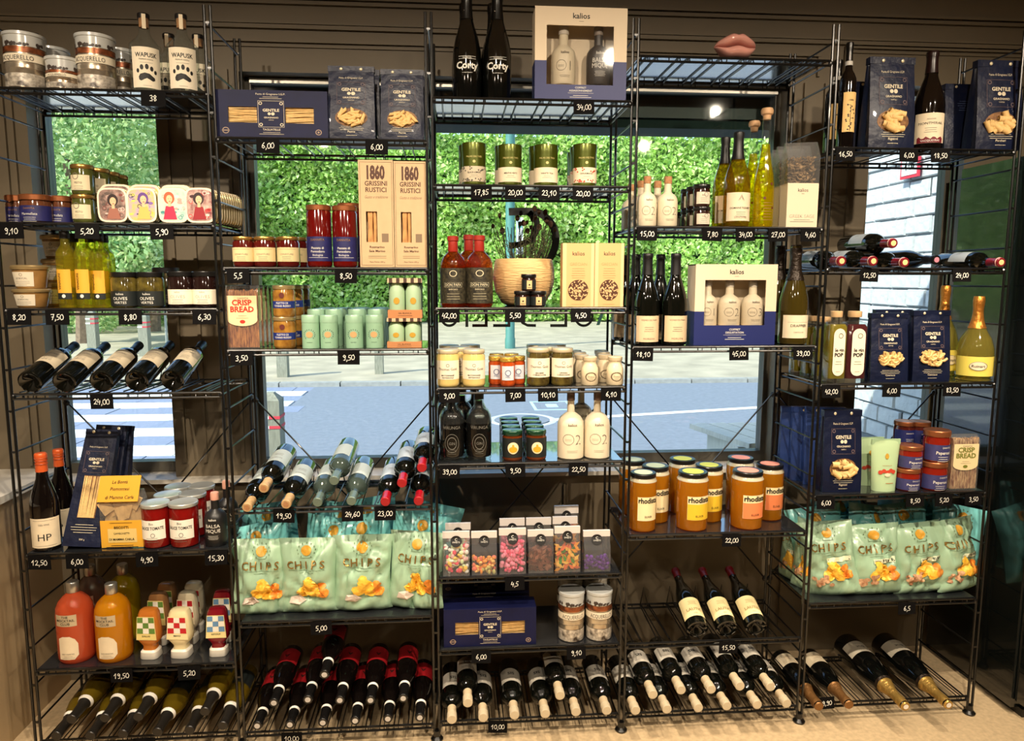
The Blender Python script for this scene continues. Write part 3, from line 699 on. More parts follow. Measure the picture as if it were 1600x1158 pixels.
def tree_x(t, R, u):
    b = B(); fm = cyl(R + .0014); rr = random.Random(3)
    b.grid(-.0008, .0008, .05, .13, fm, 1)
    for k in range(16):
        z = .055 + k * .005; x = rr.uniform(-.02, .02); b.ell(x, z, .003, .0028, fm, 7); b.poly([(0, z - .002), (x, z), (x, z + .001), (0, z - .0008)], fm)
    b.text('L\'ARBRE', 0, .142, .005, fm, .035)
    ink(t, None, b, INK, name='tree_print')
T_tree = wine('tree_label_red_wine_bottle', 'bordeaux', .037, .32, BROWNG, mat('black_capsule2', (16, 15, 15), .25), (.24, .301), ring=(.237, .012, mat('grey_band', (190, 186, 178), .5), 1), lab=(.045, .158), labm=mat('ochre_label', (222, 184, 118), .7), half=.9, extra=tree_x)
def vac_x(t, R, u):
    b = B(); fm = cyl(R + .0010); P = [(-.036, .018)] + [(-.036 + .072 * i / 12, .034 + .004 * math.sin(i * 1.9)) for i in range(13)] + [(.036, .018)]
    for i in range(12): b.poly([(P[i + 1][0], .018), (P[i + 2][0], .018), P[i + 2], P[i + 1]], fm)
    i_ = t.part('wine_red_foot', b, mat('wine_red_print', (112, 20, 34), .6), None, smooth=False)
    ink(t, i_, B().text('VACQUEYRAS', 0, .022, .006, cyl(R + .0016), .052, .01), WHITEINK)
T_vac = wine('red_wine_bottle', 'burgundy', .0405, .31, BROWNG, mat('black_red_capsule', (30, 14, 14), .3), (.235, .301), lab=(.017, .108), half=1.1, txt=[('ARNOUX', .088, .004, GREYINK, 0), ('MONTMIRAIL', .073, .008, INK, 0), ('-', .062, 0, GREYINK, 0)], extra=vac_x)
def ruin_x(t, R, u):
    fm = cyl(R + .0022)
    p = t.part('oval_label', B().ell(0, .055, .027, .0165, fm, 28, rings=3), CREAM)
    b = B().ell(0, .055, .0265, .016, cyl(R + .0027), 28, inner=.95); b.text('Ruinart', 0, .05, .010, cyl(R + .0027), .040, .01); ink(t, p, b, INK)
T_ruin = wine('clear_champagne_bottle', 'ruinart', .0555, .30, thin('pale_gold_wine', (236, 226, 140), (206, 186, 90), .20, 1.0), mat('orange_gold_foil', (212, 140, 60), .3, .75, bump=.5, bscale=80), (.188, .301), lab=(.018, .088), labm=mat('yellow_label', (224, 206, 92), .6), half=1.3, extra=ruin_x)
T_mag = wine('magnum_champagne_bottle', 'champagne', .054, .40, mat('near_black_glass', (8, 9, 8), .06, 0, .7), mat('bright_gold_foil', (196, 158, 84), .32, .7, bump=.5, bscale=70), (.20, .301), lab=(.045, .10), labm=mat('silver_cream_label', (206, 196, 176), .5), txt=[('Brut', .07, .013, INK, .0), ('-', .058, 0, GREYINK, 0)], mouth=WH_CAP, ring=(.198, .008, mat('dark_bronze_foil', (44, 34, 26), .35, .5), 1))
T_champ = wine('champagne_bottle', 'champagne', .044, .31, mat('near_black_glass', (8, 9, 8), .06, 0, .7), mat('dull_bronze_foil', (138, 98, 56), .38, .6, bump=.5, bscale=70), (.20, .301), lab=(.03, .095), txt=[('-', .07, 0, GOLDINK, 0), ('Cuvee', .05, .009, GOLDINK, 0)])
def sticker_bottle():
    t = Tpl('tall_slim_wine_bottle', 'bottle', .066, .375)
    R = .033
    t.part('glass_neck', B().lathe([(.0135, .24), (.0135, .34), (.0145, .342)], 18), CLEARG)
    t.part('wine_body', B().lathe([(.001, .012), (R * .7, .003), (R * .9, 0), (R, .008), (R, .12), (R * .86, .165), (R * .62, .205), (R * .48, .235), (.0135, .262)], 22), thin('lemon_wine', (248, 232, 20), (214, 188, 10), .22, 1.0))
    t.part('cork', B().lathe([(.012, .338), (.0135, .352), (.019, .356), (.0205, .366), (.017, .374), (.0005, .375)], 18), CORKW)
    b = B()
    for x, z in ((.012, .135), (-.01, .09), (.02, .06)): b.ell(x, z, .0045, .0045, cyl(R + .0008), 10)
    ink(t, 1, b, mat('maroon_print', (90, 30, 20), .6), name='printed_dots')
    b = B(); b.lines(0, .075, .04, 7, .009, cyl(R + .0008), .0012, 8); ink(t, 1, b, GOLDINK, name='printed_pattern')
    return t
T_slim = sticker_bottle()

def vodka():
    t = Tpl('vodka_bottle', 'bottle', .098, .225); R = .049
    g = t.part('glass_body', B().lathe([(.001, .014), (R * .8, .012), (R * .93, 0), (R, .006), (R, .128), (R * .97, .136), (R * .5, .158), (.019, .166), (.0165, .175), (.0165, .205), (.0185, .208), (.0185, .214), (.001, .214)], 26), CLEARG)
    t.part('cork_plug', B().lathe([(.0145, .186), (.0155, .212), (.0005, .212)], 16), CORK)
    t.part('black_stopper', B().lathe([(.0185, .211), (.0190, .214), (.0190, .222), (.0175, .225), (.0005, .225)], 18), mat('matt_black_plastic', (22, 20, 20), .4))
    t.part('seal_strip', B().grid(-.006, .006, .180, .221, cyl(.0197), 2, 1), CREAM)
    lp = t.part('paper_label', B().band(R + .0007, .008, .122, .95), mat('pale_cream_label', (232, 220, 196), .7))
    fm = cyl(R + .0013); b = B(); b.text('WAPUSK', 0, .094, .0125, fm, .068, .02); b.text('PREMIUM VODKA', 0, .0855, .0040, fm, .05)
    b.lines(0, .078, .06, 1, .01, fm, .0006)
    for x, z, rx, rz in ((-.027, .055, .0045, .0062), (-.0145, .065, .0055, .0075), (.001, .067, .0055, .0078), (.0155, .062, .0052, .0070), (.027, .053, .0045, .006)): b.ell(x, z, rx, rz, fm, 14)
    b.poly([(-.024, .030), (-.018, .027), (0, .035), (.018, .027), (.025, .030), (.024, .037), (.008, .048), (-.006, .050), (-.020, .046), (-.025, .038)], fm)
    b.lines(0, .014, .04, 1, .01, fm, .0006); ink(t, lp, b)
    return t
T_vodka = vodka()
def rum():
    t = Tpl('rum_bottle', 'bottle', .088, .245); R = .044
    t.part('glass_body', B().lathe([(.001, .012), (R * .8, .01), (R * .92, 0), (R, .006), (R, .135), (R * .97, .152), (R * .85, .168), (R * .6, .181), (.018, .189), (.015, .196), (.015, .215), (.001, .215)], 26), thin('amber_rum', (240, 140, 44), (150, 52, 12), .2, 1.0))
    t.part('red_wax_neck', B().lathe([(.0165, .190), (.0175, .193), (.0165, .226), (.0195, .229), (.0195, .243), (.017, .245), (.0005, .245)], 18), mat('brick_red_wax', (160, 44, 32), .4))
    lp = t.part('printed_wrap', B().band(R + .0006, .012, .134, 1.5, 20), mat('dark_olive_print', (14, 13, 11), .5, rgb2=(70, 64, 46), scale=110))
    fm = cyl(R + .0012); bx = t.part('name_panel', B().grid(-.033, .033, .068, .084, fm, 8), mat('black_label', (24, 22, 20), .5), lp, smooth=False)
    b = B(); f2 = cyl(R + .0018); b.text('DON PAPA', 0, .072, .009, f2, .056, .01); b.text('BAROKO', 0, .058, .0055, f2, .03); b.frame(0, .076, .064, .015, .0008, f2)
    b.ell(0, .115, .013, .011, f2, 20, inner=.8); b.lines(0, .045, .05, 3, .009, f2, .0009, 5); ink(t, lp, b, mat('faded_cream_ink', (206, 196, 164), .6))
    return t
T_rum = rum()
def gin_black():
    t = Tpl('black_gin_bottle', 'bottle', .084, .215); R = .042
    t.part('clear_foot', B().lathe([(.001, 0), (R * .9, 0), (R * .98, .006), (R * .98, .014), (.001, .014)], 24), CLEARG)
    g = t.part('black_body', B().lathe([(.001, .013), (R * .95, .013), (R, .02), (R, .125), (R * .95, .14), (R * .75, .155), (R * .42, .165), (.0135, .172), (.0125, .19), (.001, .19)], 24), mat('black_liquid_glass', (14, 14, 14), .08, 0, .7))
    t.part('clear_shoulder', B().lathe([(R * 1.01, .12), (R * .97, .143), (R * .77, .160), (.019, .172), (.0165, .178), (.0165, .194), (.0155, .196)], 24), CLEARG)
    t.part('stopper', B().lathe([(.0165, .195), (.017, .198), (.017, .213), (.0155, .215), (.0005, .215)], 18), mat('matt_black_plastic', (22, 20, 20), .4))
    b = B(); fm = cyl(R + .0012); b.text('VIRUNGA', 0, .105, .010, fm, .064)
    b.ell(0, .06, .024, .030, fm, 24, inner=.95); b.ell(0, .06, .016, .02, fm, 16, inner=.9); b.text('GIN', 0, .055, .009, fm, .02); b.lines(0, .038, .035, 3, .006, fm, .0009, 3)
    ink(t, g, b, mat('pewter_ink', (110, 108, 100), .5))
    return t
T_gin = gin_black()
def kalios(name='white_oil_bottle', num='02', R=.0335, H=.165, cork=CORK, body=None, dark=False, thinneck=1):
    t = Tpl(name, 'bottle', 2 * R, H); hb = H * .66
    g = t.part('ceramic_body', B().lathe([(.001, 0), (R * .93, 0), (R, .004), (R, hb * .74), (R * .95, hb * .84), (R * .78, hb * .93), (R * .5, hb), (.0125 * thinneck, hb * 1.04), (.0115 * thinneck, H * .86), (.001, H * .86)], 24),
               body or mat('matt_white_ceramic', (222, 208, 180), .45, coat=.1))
    t.part('stopper', B().lathe([(.0125 * thinneck, H * .855), (.0132 * thinneck, H * .86), (.0132 * thinneck, H * .985), (.012 * thinneck, H), (.0005, H)], 16), cork)
    fm = cyl(R + .0006); b = B(); col = WHITEINK if dark else GREYINK
    b.text('kalios', 0, hb * .76, R * .22, fm, R * .9, .015)
    if num in ('BALSA',):
        b.text('BALSA', 0, hb * .56, R * .34, fm, R * 1.5); b.text('MIQUE', 0, hb * .42, R * .34, fm, R * 1.5); b.lines(0, hb * .32, R * 1.3, 4, R * .11, fm, .0008, 4)
    else:
        b.ell(-R * .32, hb * .46, R * .44, R * .44, fm, 26, inner=.93); b.text(num[1], R * .45, hb * .46 - R * .42, R * .84, fm, R * .55, -.02); b.lines(-R * .32, hb * .46, R * .5, 2, R * .1, fm, .0006, 2)
        b.lines(0, hb * .2, R * 1.2, 2, R * .12, fm, .0008, 4)
    ink(t, g, b, col)
    return t
T_k02 = kalios(); T_k02big = kalios('large_white_oil_bottle', '02', .0435, .235, mat('walnut_stopper', (92, 70, 56), .6))
T_k01 = kalios('boxed_white_oil_bottle', '01', .031, .150, mat('white_stopper', (200, 190, 176), .5)); T_k03 = kalios('boxed_white_oil_bottle', '03', .033, .150, mat('white_stopper', (200, 190, 176), .5))
T_k02b = kalios('boxed_white_oil_bottle', '02', .033, .150, mat('white_stopper', (200, 190, 176), .5))
T_bals = kalios('black_vinegar_bottle', 'BALSA', .036, .185, mat('pinkish_cork', (206, 150, 130), .7), mat('matt_black_ceramic', (26, 26, 27), .4), True)
T_balsbox = kalios('boxed_black_vinegar_bottle', 'BALSA', .034, .150, mat('grey_stopper', (130, 118, 108), .5), mat('smoky_ceramic', (62, 56, 52), .4), True)

def jar(name, R, H, body, lid, lidh=.014, lidk=1.0, lab=None, labm=None, half=1.1, txt=(), neck=.9, lidtop=None, headspace=None, cat='jar', label_shape=None, sq=0, glassy=None, n=22, extra=None):
    t = Tpl(name, cat, 2 * R, H); hl = H - lidh; rn = R * neck
    t.part('jar_body', B().lathe([(.001, 0), (R * .9, 0), (R * .985, .004), (R, .009), (R, hl - (R - rn) * .9 - .006), (rn, hl - .002), (rn, hl)], n), body)
    if headspace:
        t.part('glass_neck', B().lathe([(R * 1.005, hl - headspace), (R * 1.005, hl - (R - rn) * .9 - .006), (rn * 1.01, hl - .002)], n), headspace and mat('frosty_glass', (190, 182, 156), .15, 0, .5))
    l = t.part('lid', B().lathe([(rn * lidk, hl - .001), (rn * lidk * 1.04, hl + .001), (rn * lidk * 1.04, H - .003), (rn * lidk * .99, H - .0005), (rn * lidk * .9, H - .0014), (.0005, H - .0012)], n), lid)
    if lidtop: t.part('lid_sticker', B().lathe([(rn * lidk * .74, H - .0008), (.0005, H - .0006)], n), lidtop, l)
    if lab:
        lp = t.part('paper_label', B().band(R + .0006, lab[0], lab[1], half), labm or CREAM)
        fm = cyl(R + .0011); grp = {}
        for (s_, z, h, m, bold, *x) in txt:
            xo = x[0] if x else 0; b = grp.setdefault(m.name, (B(), m))[0]
            if s_ == '-': b.lines(xo, z, R * 1.2, 3, .006, fm, .0011, 4)
            elif s_ == '=': b.grid(-R * .85, R * .85, z, z + h, fm, 8)
            elif s_ == 'o': b.ell(xo, z, h, h, fm, 20)
            elif s_ == 'O': b.ell(xo, z, h, h, fm, 24, inner=.8)
            else: b.text(s_, xo, z, h, fm, R * 1.75, bold)
        for b, m in grp.values(): ink(t, lp, b, m)
    if extra: extra(t, R, H)
    return t
PURP = mat('indigo_label', (34, 34, 92), .5, var=.2, scale=40)
T_purple = jar('spread_jar', .047, .088, mat('amber_spread', (96, 56, 36), .1, 0, .5), COPPER, .018, 1.08, (.004, .052), PURP, 1.5, [('DANVITA', .040, .006, GOLDINK, 0), ('Marmellata', .022, .008, WHITEINK, 0), ('-', .014, 0, WHITEINK, 0)], .93)
T_green = jar('green_pesto_jar', .034, .088, mat('olive_pesto', (78, 82, 36), .12, 0, .5, var=.3, scale=40), GOLD, .012, 1.06, (.012, .056), mat('aged_cream_label', (222, 208, 174), .7), 1.0, [('O', .052, .010, GREYINK, 0, -.008), ('PESTO', .03, .006, INK, 0), ('-', .022, 0, GREYINK, 0)], .92)
def weck(t, R, H):
    pass
def weckjar():
    t = Tpl('rillette_jar', 'jar', .122, .080)
    t.part('jar_body', B().lathe([(.001, 0), (.044, 0), (.047, .004), (.056, .062), (.056, .066)], 26), mat('amber_terrine', (158, 118, 66), .12, 0, .5, var=.25, scale=18))
    t.part('lid', B().lathe([(.0595, .064), (.061, .067), (.061, .074), (.058, .078), (.05, .0795), (.0005, .0795)], 26), mat('pale_gold_lid', (186, 160, 112), .3, .6))
    fm = lambda x, z: ((.047 + (z - .004) * .155 + .0012) * math.sin(x / .05), -(.047 + (z - .004) * .155 + .0012) * math.cos(x / .05), z)
    lp = t.part('paper_label', B().grid(-.04, .032, .008, .056, fm, 12, 2), mat('pale_cream_label', (232, 220, 196), .7))
    g2 = lambda x, z: tuple(Vector(fm(x, z)) * 1 + Vector((0, -.0008, 0)))
    b = B(); b.text('LE BOCAL', -.004, .032, .006, g2, .055); b.lines(-.004, .024, .05, 3, .006, g2, .0008, 2); b.ell(-.004, .047, .005, .005, g2, 14, inner=.8); ink(t, lp, b, GREYINK)
    return t
T_weck = weckjar()
def vinegar():
    t = Tpl('vinegar_bottle', 'bottle', .064, .25); R = .032
    t.part('glass_body', B().lathe([(.001, .01), (R * .8, .004), (R * .95, 0), (R, .006), (R, .165), (R * .93, .182), (R * .6, .198), (.0145, .206), (.014, .236), (.001, .236)], 22), thin('yellow_vinegar', (244, 238, 128), (214, 200, 60), .14, 1.0))
    t.part('cap', B().lathe([(.0155, .225), (.016, .228), (.016, .248), (.0145, .25), (.0005, .25)], 16), mat('matt_black_plastic', (22, 20, 20), .4))
    lp = t.part('paper_label', B().band(R + .0006, .045, .125, .75), mat('mustard_label', (224, 164, 50), .6))
    bl = t.part('label_foot', B().band(R + .0010, .028, .048, .75), mat('black_label', (24, 22, 20), .5))
    ink(t, bl, B().ell(0, .038, .006, .006, cyl(R + .0016), 16), WHITEINK, name='emblem')
    ink(t, lp, B().text('VINAIGRE', -.008, .086, .009, cyl(R + .0012), .07, .01, rot=True), INK)
    return t
T_vin = vinegar()
T_olive = jar('olive_jar', .043, .130, mat('olives_in_brine', (96, 84, 34), .1, 0, .6, rgb2=(38, 32, 16), scale=34), mat('black_lid', (18, 17, 17), .3), .018, 1.04, (.006, .060), mat('black_label', (24, 22, 20), .5), 1.4, [('kalios', .046, .008, WHITEINK, 0), ('OLIVES', .028, .011, WHITEINK, 0), ('VERTES', .014, .009, WHITEINK, 0)], .92)
T_tapen = jar('dark_olive_jar', .043, .132, mat('dark_brine', (28, 14, 12), .08, 0, .6), mat('black_lid', (18, 17, 17), .3), .018, 1.04, (.012, .066), mat('pale_cream_label', (232, 220, 196), .7), 1.3, [('kalios', .054, .006, GREYINK, 0), ('OLIVES', .034, .012, GREYINK, -.02), ('-', .028, 0, GREYINK, 0)], .92)
T_tom = jar('tomato_sauce_jar', .045, .142, mat('tomato_sauce', (112, 14, 11), .1, 0, .6, var=.2, scale=30), mat('silver_lid', (190, 192, 186), .3, .5), .012, 1.08, (.03, .092), WHITE, 1.0, [('Bio', .078, .008, INK, 0), ('SAUCE TOMATE', .062, .010, INK, .02), ('O', .044, .007, INK, 0, .004), ('-', .034, 0, GREYINK, 0)], .92)
T_jam = jar('jam_jar', .036, .104, mat('dark_jam', (78, 18, 14), .08, 0, .6), GOLD, .012, 1.06, (.018, .066), mat('straw_label', (216, 196, 146), .7), 1.3, [('CONFITURE', .040, .006, GREYINK, 0), ('-', .033, 0, GREYINK, 0), ('=', .060, .0006, GREYINK, 0)], .88)
T_pass = jar('tomato_passata_jar', .0415, .215, mat('passata_red', (96, 12, 9), .1, 0, .6), COPPER, .018, 1.04, (.02, .105), PURP, 1.5, [('DANVITA', .090, .008, GOLDINK, 0), ('Passata di', .062, .008, WHITEINK, .01), ('Pomodoro', .050, .008, WHITEINK, .01), ('Biologica', .038, .007, WHITEINK, 0), ('=', .032, .001, WHITEINK, 0)], .92)
T_tuna = jar('tuna_fillet_jar', .0375, .100, mat('tuna_in_oil', (176, 130, 56), .12, 0, .5, rgb2=(120, 78, 30), scale=30), mat('pale_gold_lid', (186, 160, 112), .3, .6), .012, 1.05, (.028, .05), mat('royal_blue_label', (24, 44, 120), .5), 1.4, [('FILETTO DI', .041, .006, WHITEINK, .01), ('TONNO ROSSO', .032, .006, WHITEINK, .01)], .92, extra=lambda t, R, H: t.part('crest_sticker', B().ell(0, .068, .009, .009, cyl(R + .001), 14), mat('maroon_print', (90, 30, 40), .6)))
T_mayo = jar('mayonnaise_jar', .037, .130, mat('mayonnaise', (216, 188, 116), .15, 0, .4), mat('cream_lid', (204, 190, 158), .35, .2), .014, 1.04, (.026, .092), mat('pale_cream_label', (226, 214, 188), .7), 1.35, [('T', .078, .001, INK, 0), ('O', .075, .0055, INK, 0, 0), ('Thomas Gold', .058, .009, INK, 0), ('MAYONNAISE', .038, .005, INK, .02), ('ARTISANALE', .030, .005, INK, .02)], .9)
T_pick = jar('pickle_jar', .0375, .130, mat('pickles', (110, 96, 44), .1, 0, .6, rgb2=(52, 40, 20), scale=34), mat('cream_lid', (204, 190, 158), .35, .2), .014, 1.04, (.030, .096), mat('pale_cream_label', (226, 214, 188), .7), 1.35, [('O', .080, .0055, INK, 0, 0), ('Thomas Gold', .063, .009, INK, 0), ('GROSSES', .043, .005, INK, .02), ('CORNICHONS', .036, .005, INK, .02)], .9)
T_honey = jar('honey_jar', .026, .098, mat('red_honey', (168, 66, 22), .08, 0, .7, var=.25, scale=40), mat('patterned_gold_lid', (206, 166, 70), .35, .5, bump=.5, bscale=120), .015, 1.08, (.02, .068), mat('pale_blue_white_label', (206, 208, 214), .6), .85, [('O', .045, .010, mat('blue_ink', (40, 54, 110), .5), 0, 0), ('MIEL', .028, .006, mat('blue_ink', (40, 54, 110), .5), 0)], .88, n=6 * 2)
def milkjar():
    t = Tpl('small_stoneware_jar', 'jar', .058, .098); R = .029
    g = t.part('stoneware_body', B().lathe([(.001, 0), (R * .92, 0), (R, .004), (R, .044), (R * .95, .058), (R * .74, .073), (R * .70, .080), (R * .78, .083), (R * .78, .090), (.001, .090)], 22), mat('ivory_stoneware', (222, 204, 170), .35, 0, .3))
    t.part('lid', B().lathe([(R * .80, .084), (R * .83, .087), (R * .83, .096), (R * .78, .098), (.0005, .098)], 20), mat('pale_stone_lid', (202, 184, 152), .4))
    b = B(); fm = cyl(R + .0006); b.ell(0, .03, .019, .015, fm, 26, inner=.86); b.text('Thomas', 0, .028, .005, fm, .03); b.lines(0, .022, .02, 1, .01, fm, .0007)
    for i in range(22): a = i / 22 * 2 * PI; b.ell(.0195 * math.sin(a), .03 + .0155 * math.cos(a), .0016, .0016, fm, 5)
    ink(t, g, b, mat('sepia_ink', (90, 74, 52), .6), name='printed_wreath')
    return t
T_milk = milkjar()
T_acid = jar('green_lid_sauce_jar', .0345, .102, mat('brown_sauce', (98, 44, 16), .08, 0, .6, var=.2), mat('dark_green_lid', (24, 62, 42), .22, .3, .5), .015, 1.06, (.012, .078), mat('black_label', (24, 22, 20), .5), 1.35, [], .9,
             extra=lambda t, R, H: (t.part('round_sticker', B().ell(0, .045, .019, .020, cyl(R + .0014), 24, rings=3), mat('cream_sticker', (232, 214, 176), .6)), t.part('yellow_print', B().ell(0, .040, .014, .010, cyl(R + .0022), 20, rings=2).ell(0, .053, .004, .004, cyl(R + .0022), 10), mat('yolk_print', (232, 158, 30), .6))))
T_mini = jar('mini_truffle_jar', .025, .056, mat('dark_paste', (40, 18, 14), .08, 0, .6), mat('black_lid', (18, 17, 17), .3), .012, 1.12, (.005, .036), mat('black_label', (24, 22, 20), .5), 1.2, [], .9,
             extra=lambda t, R, H: (t.part('beige_sticker', B().grid(-.009, .009, .006, .034, cyl(R + .0014), 4), mat('beige_sticker', (214, 176, 124), .6)), ink(t, None, B().ell(0, .020, .003, .003, cyl(R + .002), 8).grid(-.006, .006, .010, .0115, cyl(R + .002), 2), INK, name='print')))
T_kjam = jar('black_olive_paste_jar', .030, .072, mat('dark_paste', (40, 18, 14), .08, 0, .6), mat('black_lid', (18, 17, 17), .3), .013, 1.06, (.008, .046), mat('light_cream_label', (214, 204, 184), .7), .9, [('kalios', .034, .005, GREYINK, 0), ('-', .026, 0, GREYINK, 0), ('O', .038, .008, GREYINK, 0, .008)], .92)
T_redjar = jar('pepper_spread_jar', .0375, .088, mat('pepper_sauce', (122, 28, 16), .08, 0, .6), COPPER, .016, 1.05, (.006, .050), mat('slate_blue_label', (56, 56, 104), .5, var=.15, scale=60), 1.5, [('DANVITA', .040, .005, WHITEINK, 0, .01), ('Peperoni', .024, .009, WHITEINK, .01), ('-', .016, 0, WHITEINK, 0)], .93)
T_bluejar = jar('blue_label_spread_jar', .0375, .115, mat('dark_spread', (70, 24, 18), .08, 0, .6), COPPER, .016, 1.05, (.006, .085), mat('deep_blue_label', (26, 34, 92), .5), 1.6, [('DANVITA', .07, .005, WHITEINK, 0), ('-', .05, 0, WHITEINK, 0)], .93)
def elixir(nm, col, m2):
    lm = mat(nm, col, .6)
    def ex(t, R, H):
        fm = cyl(R + .0007)
        a = t.part('paper_label', B().grid(-R * .62, R * .98, .040, .120, fm, 12), mat('cream_elixir_label', (238, 220, 170), .6))
        if nm != 'cream_block': t.part('colour_block', B().grid(-R * .61, R * .97, .0405, .094, cyl(R + .0011), 10), lm, a)
        ink(t, a, B().text('rhodista', R * .2, .100, .018, cyl(R + .0016), R * 1.52, .03).text('ELIXIR', R * .2, .050, .0075, cyl(R + .0016), R * .8), INK)
    return jar('fruit_elixir_jar', .0515, .195, thin('honey_elixir', (236, 170, 50), (206, 132, 26), .55, .9), mat('black_lid', (18, 17, 17), .25, 0, .4), .014, 1.06, None, headspace=.014, lidtop=mat('sticker_' + nm, m2, .5), neck=.86, extra=ex, n=26)
T_elix = {'cream': elixir('cream_block', (238, 214, 140), (196, 206, 168)), 'yellow': elixir('yellow_block', (226, 186, 44), (204, 208, 66)), 'coral': elixir('coral_block', (226, 128, 76), (226, 144, 124))}

def ricetin(h=.165, nm='rice_tin'):
    t = Tpl(nm, 'tin', .096, h); R = .048; hb = h - .042
    t.part('metal_body', B().lathe([(.001, 0), (R * .97, 0), (R, .002), (R, .006), (R * .985, .008), (R * .985, hb * .46), (R * 1.0, hb * .47), (R * .985, hb * .49), (R * 1.0, hb * .51), (R * .985, hb * .53), (R * 1.0, hb * .55), (R * .985, hb * .57), (R * .985, hb)], 28), mat('warm_tin', (214, 204, 184), .25, .75, rgb2=(140, 116, 92), scale=16))
    t.part('printed_landscape', B().band(R + .0004, .003, hb * .34, 1.5, 20), mat('etched_print', (224, 214, 198), .4, .2, rgb2=(52, 40, 32), scale=60))
    lp = t.part('name_band', B().band(R + .0008, hb * .62, hb * .80, 1.6, 20), mat('pale_cream_label', (226, 214, 188), .7))
    ink(t, lp, B().text('ACQUERELLO', 0, hb * .65, hb * .11, cyl(R + .0014), .085, .0), INK)
    t.part('copper_band', B().band(R + .0004, hb * .84, hb * .97, 1.6, 20), mat('copper_print', (170, 96, 56), .35, .5, rgb2=(60, 34, 24), scale=50))
    ld = t.part('plastic_lid', B().lathe([(R * 1.0, hb - .001), (R * .985, hb), (R * .99, h - .012), (R * 1.045, h - .010), (R * 1.045, h - .002), (R * .98, h), (R * .94, h - .003), (.0005, h - .003)], 28), mat('frosted_lid', (186, 188, 186), .3, 0, .3))
    b = B(); rr = random.Random(2)
    for i in range(26): a = rr.uniform(-1.4, 1.4); b.ell(a * R, hb + rr.uniform(0, .008), .004, rr.uniform(.003, .007), cyl(R * .995 + .0006), 6)
    ink(t, ld, b, mat('dark_print', (60, 50, 44), .5), name='dark_scenery_print')
    return t
T_rice = ricetin(); T_rices = ricetin(.10, 'small_rice_tin')
def teatin(nm, lm, tx, spots):
    t = Tpl('tea_tin', 'tin', .081, .144); R = .0405
    gr = mat('moss_green_tin', (76, 84, 20), .28, .55, .2)
    t.part('tin_body', B().lathe([(.001, 0), (R, 0), (R * 1.01, .002), (R, .006), (R, .118)], 28), gr)
    t.part('tin_lid', B().lathe([(R * 1.012, .116), (R * 1.012, .140), (R * .99, .144), (.0005, .142)], 28), gr)
    lp = t.part('paper_label', B().band(R + .0008, .010, .062, 1.45, 20), lm)
    b = B(); fm = cyl(R + .0014)
    if spots:
        rr = random.Random(4)
        for i in range(34): b.ell(rr.uniform(-.05, .05), rr.choice((rr.uniform(.012, .024), rr.uniform(.046, .060))), .003, .0028, cyl(R + .0011), 6)
        ink(t, lp, b, mat(nm + '_flowers', spots, .6), name='flower_print'); b = B()
    b.text(tx, 0, .038, .006, fm, .045, .01); b.lines(0, .031, .035, 2, .006, fm, .0007); ink(t, lp, b)
    ink(t, 0, B().text('PALAIS DES THES', 0, .092, .006, fm, .055).ell(0, .078, .005, .005, fm, 14), mat('pale_gold_ink', (206, 190, 120), .5))
    return t
T_tea = [teatin('black_tea', mat('grey_cream_label2', (200, 186, 160), .7), 'BLACK LEMON', (90, 84, 76)), teatin('mint_tea', CREAM, 'MENTHE VERTE', None), teatin('white_tea', CREAM, 'WHITE TEA', None), teatin('rose_tea', CREAM, 'GOURMAND', (190, 60, 40))]
def mocktail(nm, c, d, fac=.75, cc=CREAM):
    t = Tpl('cocktail_bottle', 'bottle', .108, .275); R = .054
    t.part('glass_body', B().lathe([(.001, .006), (R * .7, .002), (R * .88, 0), (R * .97, .008), (R, .02), (R, .165), (R * .95, .190), (R * .8, .210), (R * .55, .226), (.0175, .236), (.0165, .252), (.001, .252)], 26), thin(nm, c, d, fac, .9))
    t.part('screw_cap', B().lathe([(.0175, .238), (.0185, .240), (.0185, .272), (.0165, .275), (.0005, .275)], 20), SILVER)
    fm = cyl(R + .0008); lp = t.part('upper_label', B().grid(-.036, .030, .138, .178, fm, 10), mat('silver_beige_label', (196, 178, 146), .45, .2))
    ink(t, lp, B().text('THE', -.003, .167, .008, cyl(R + .0014), .05, .01).text('MOCKTAIL', -.003, .155, .0085, cyl(R + .0014), .056, .01).text('CLUB', -.003, .143, .0085, cyl(R + .0014), .05, .01))
    cut = [(-.028, .02), (.018, .02), (.030, .035), (.030, .075), (.022, .092), (.008, .102), (-.014, .102), (-.028, .094)]
    l2 = t.part('cut_corner_label', B().poly([(a[0] + (b_[0] - a[0]) * k / 3, a[1] + (b_[1] - a[1]) * k / 3) for a, b_ in zip(cut, cut[1:] + cut[:1]) for k in range(3)], cyl(R + .0014)), CREAM)
    ink(t, l2, B().text('NICE COCKTAIL', 0, .038, .0045, cyl(R + .0024), .038).lines(0, .031, .04, 2, .006, cyl(R + .0024), .0007))
    return t
T_mock = {'pink': mocktail('pink_orange_drink', (240, 120, 70), (222, 96, 56)), 'yellow': mocktail('amber_yellow_drink', (244, 170, 20), (226, 150, 14)), 'grey': mocktail('smoky_drink', (180, 150, 130), (140, 112, 96), .5), 'lime': mocktail('lime_drink', (220, 200, 10), (196, 170, 8), .7)}
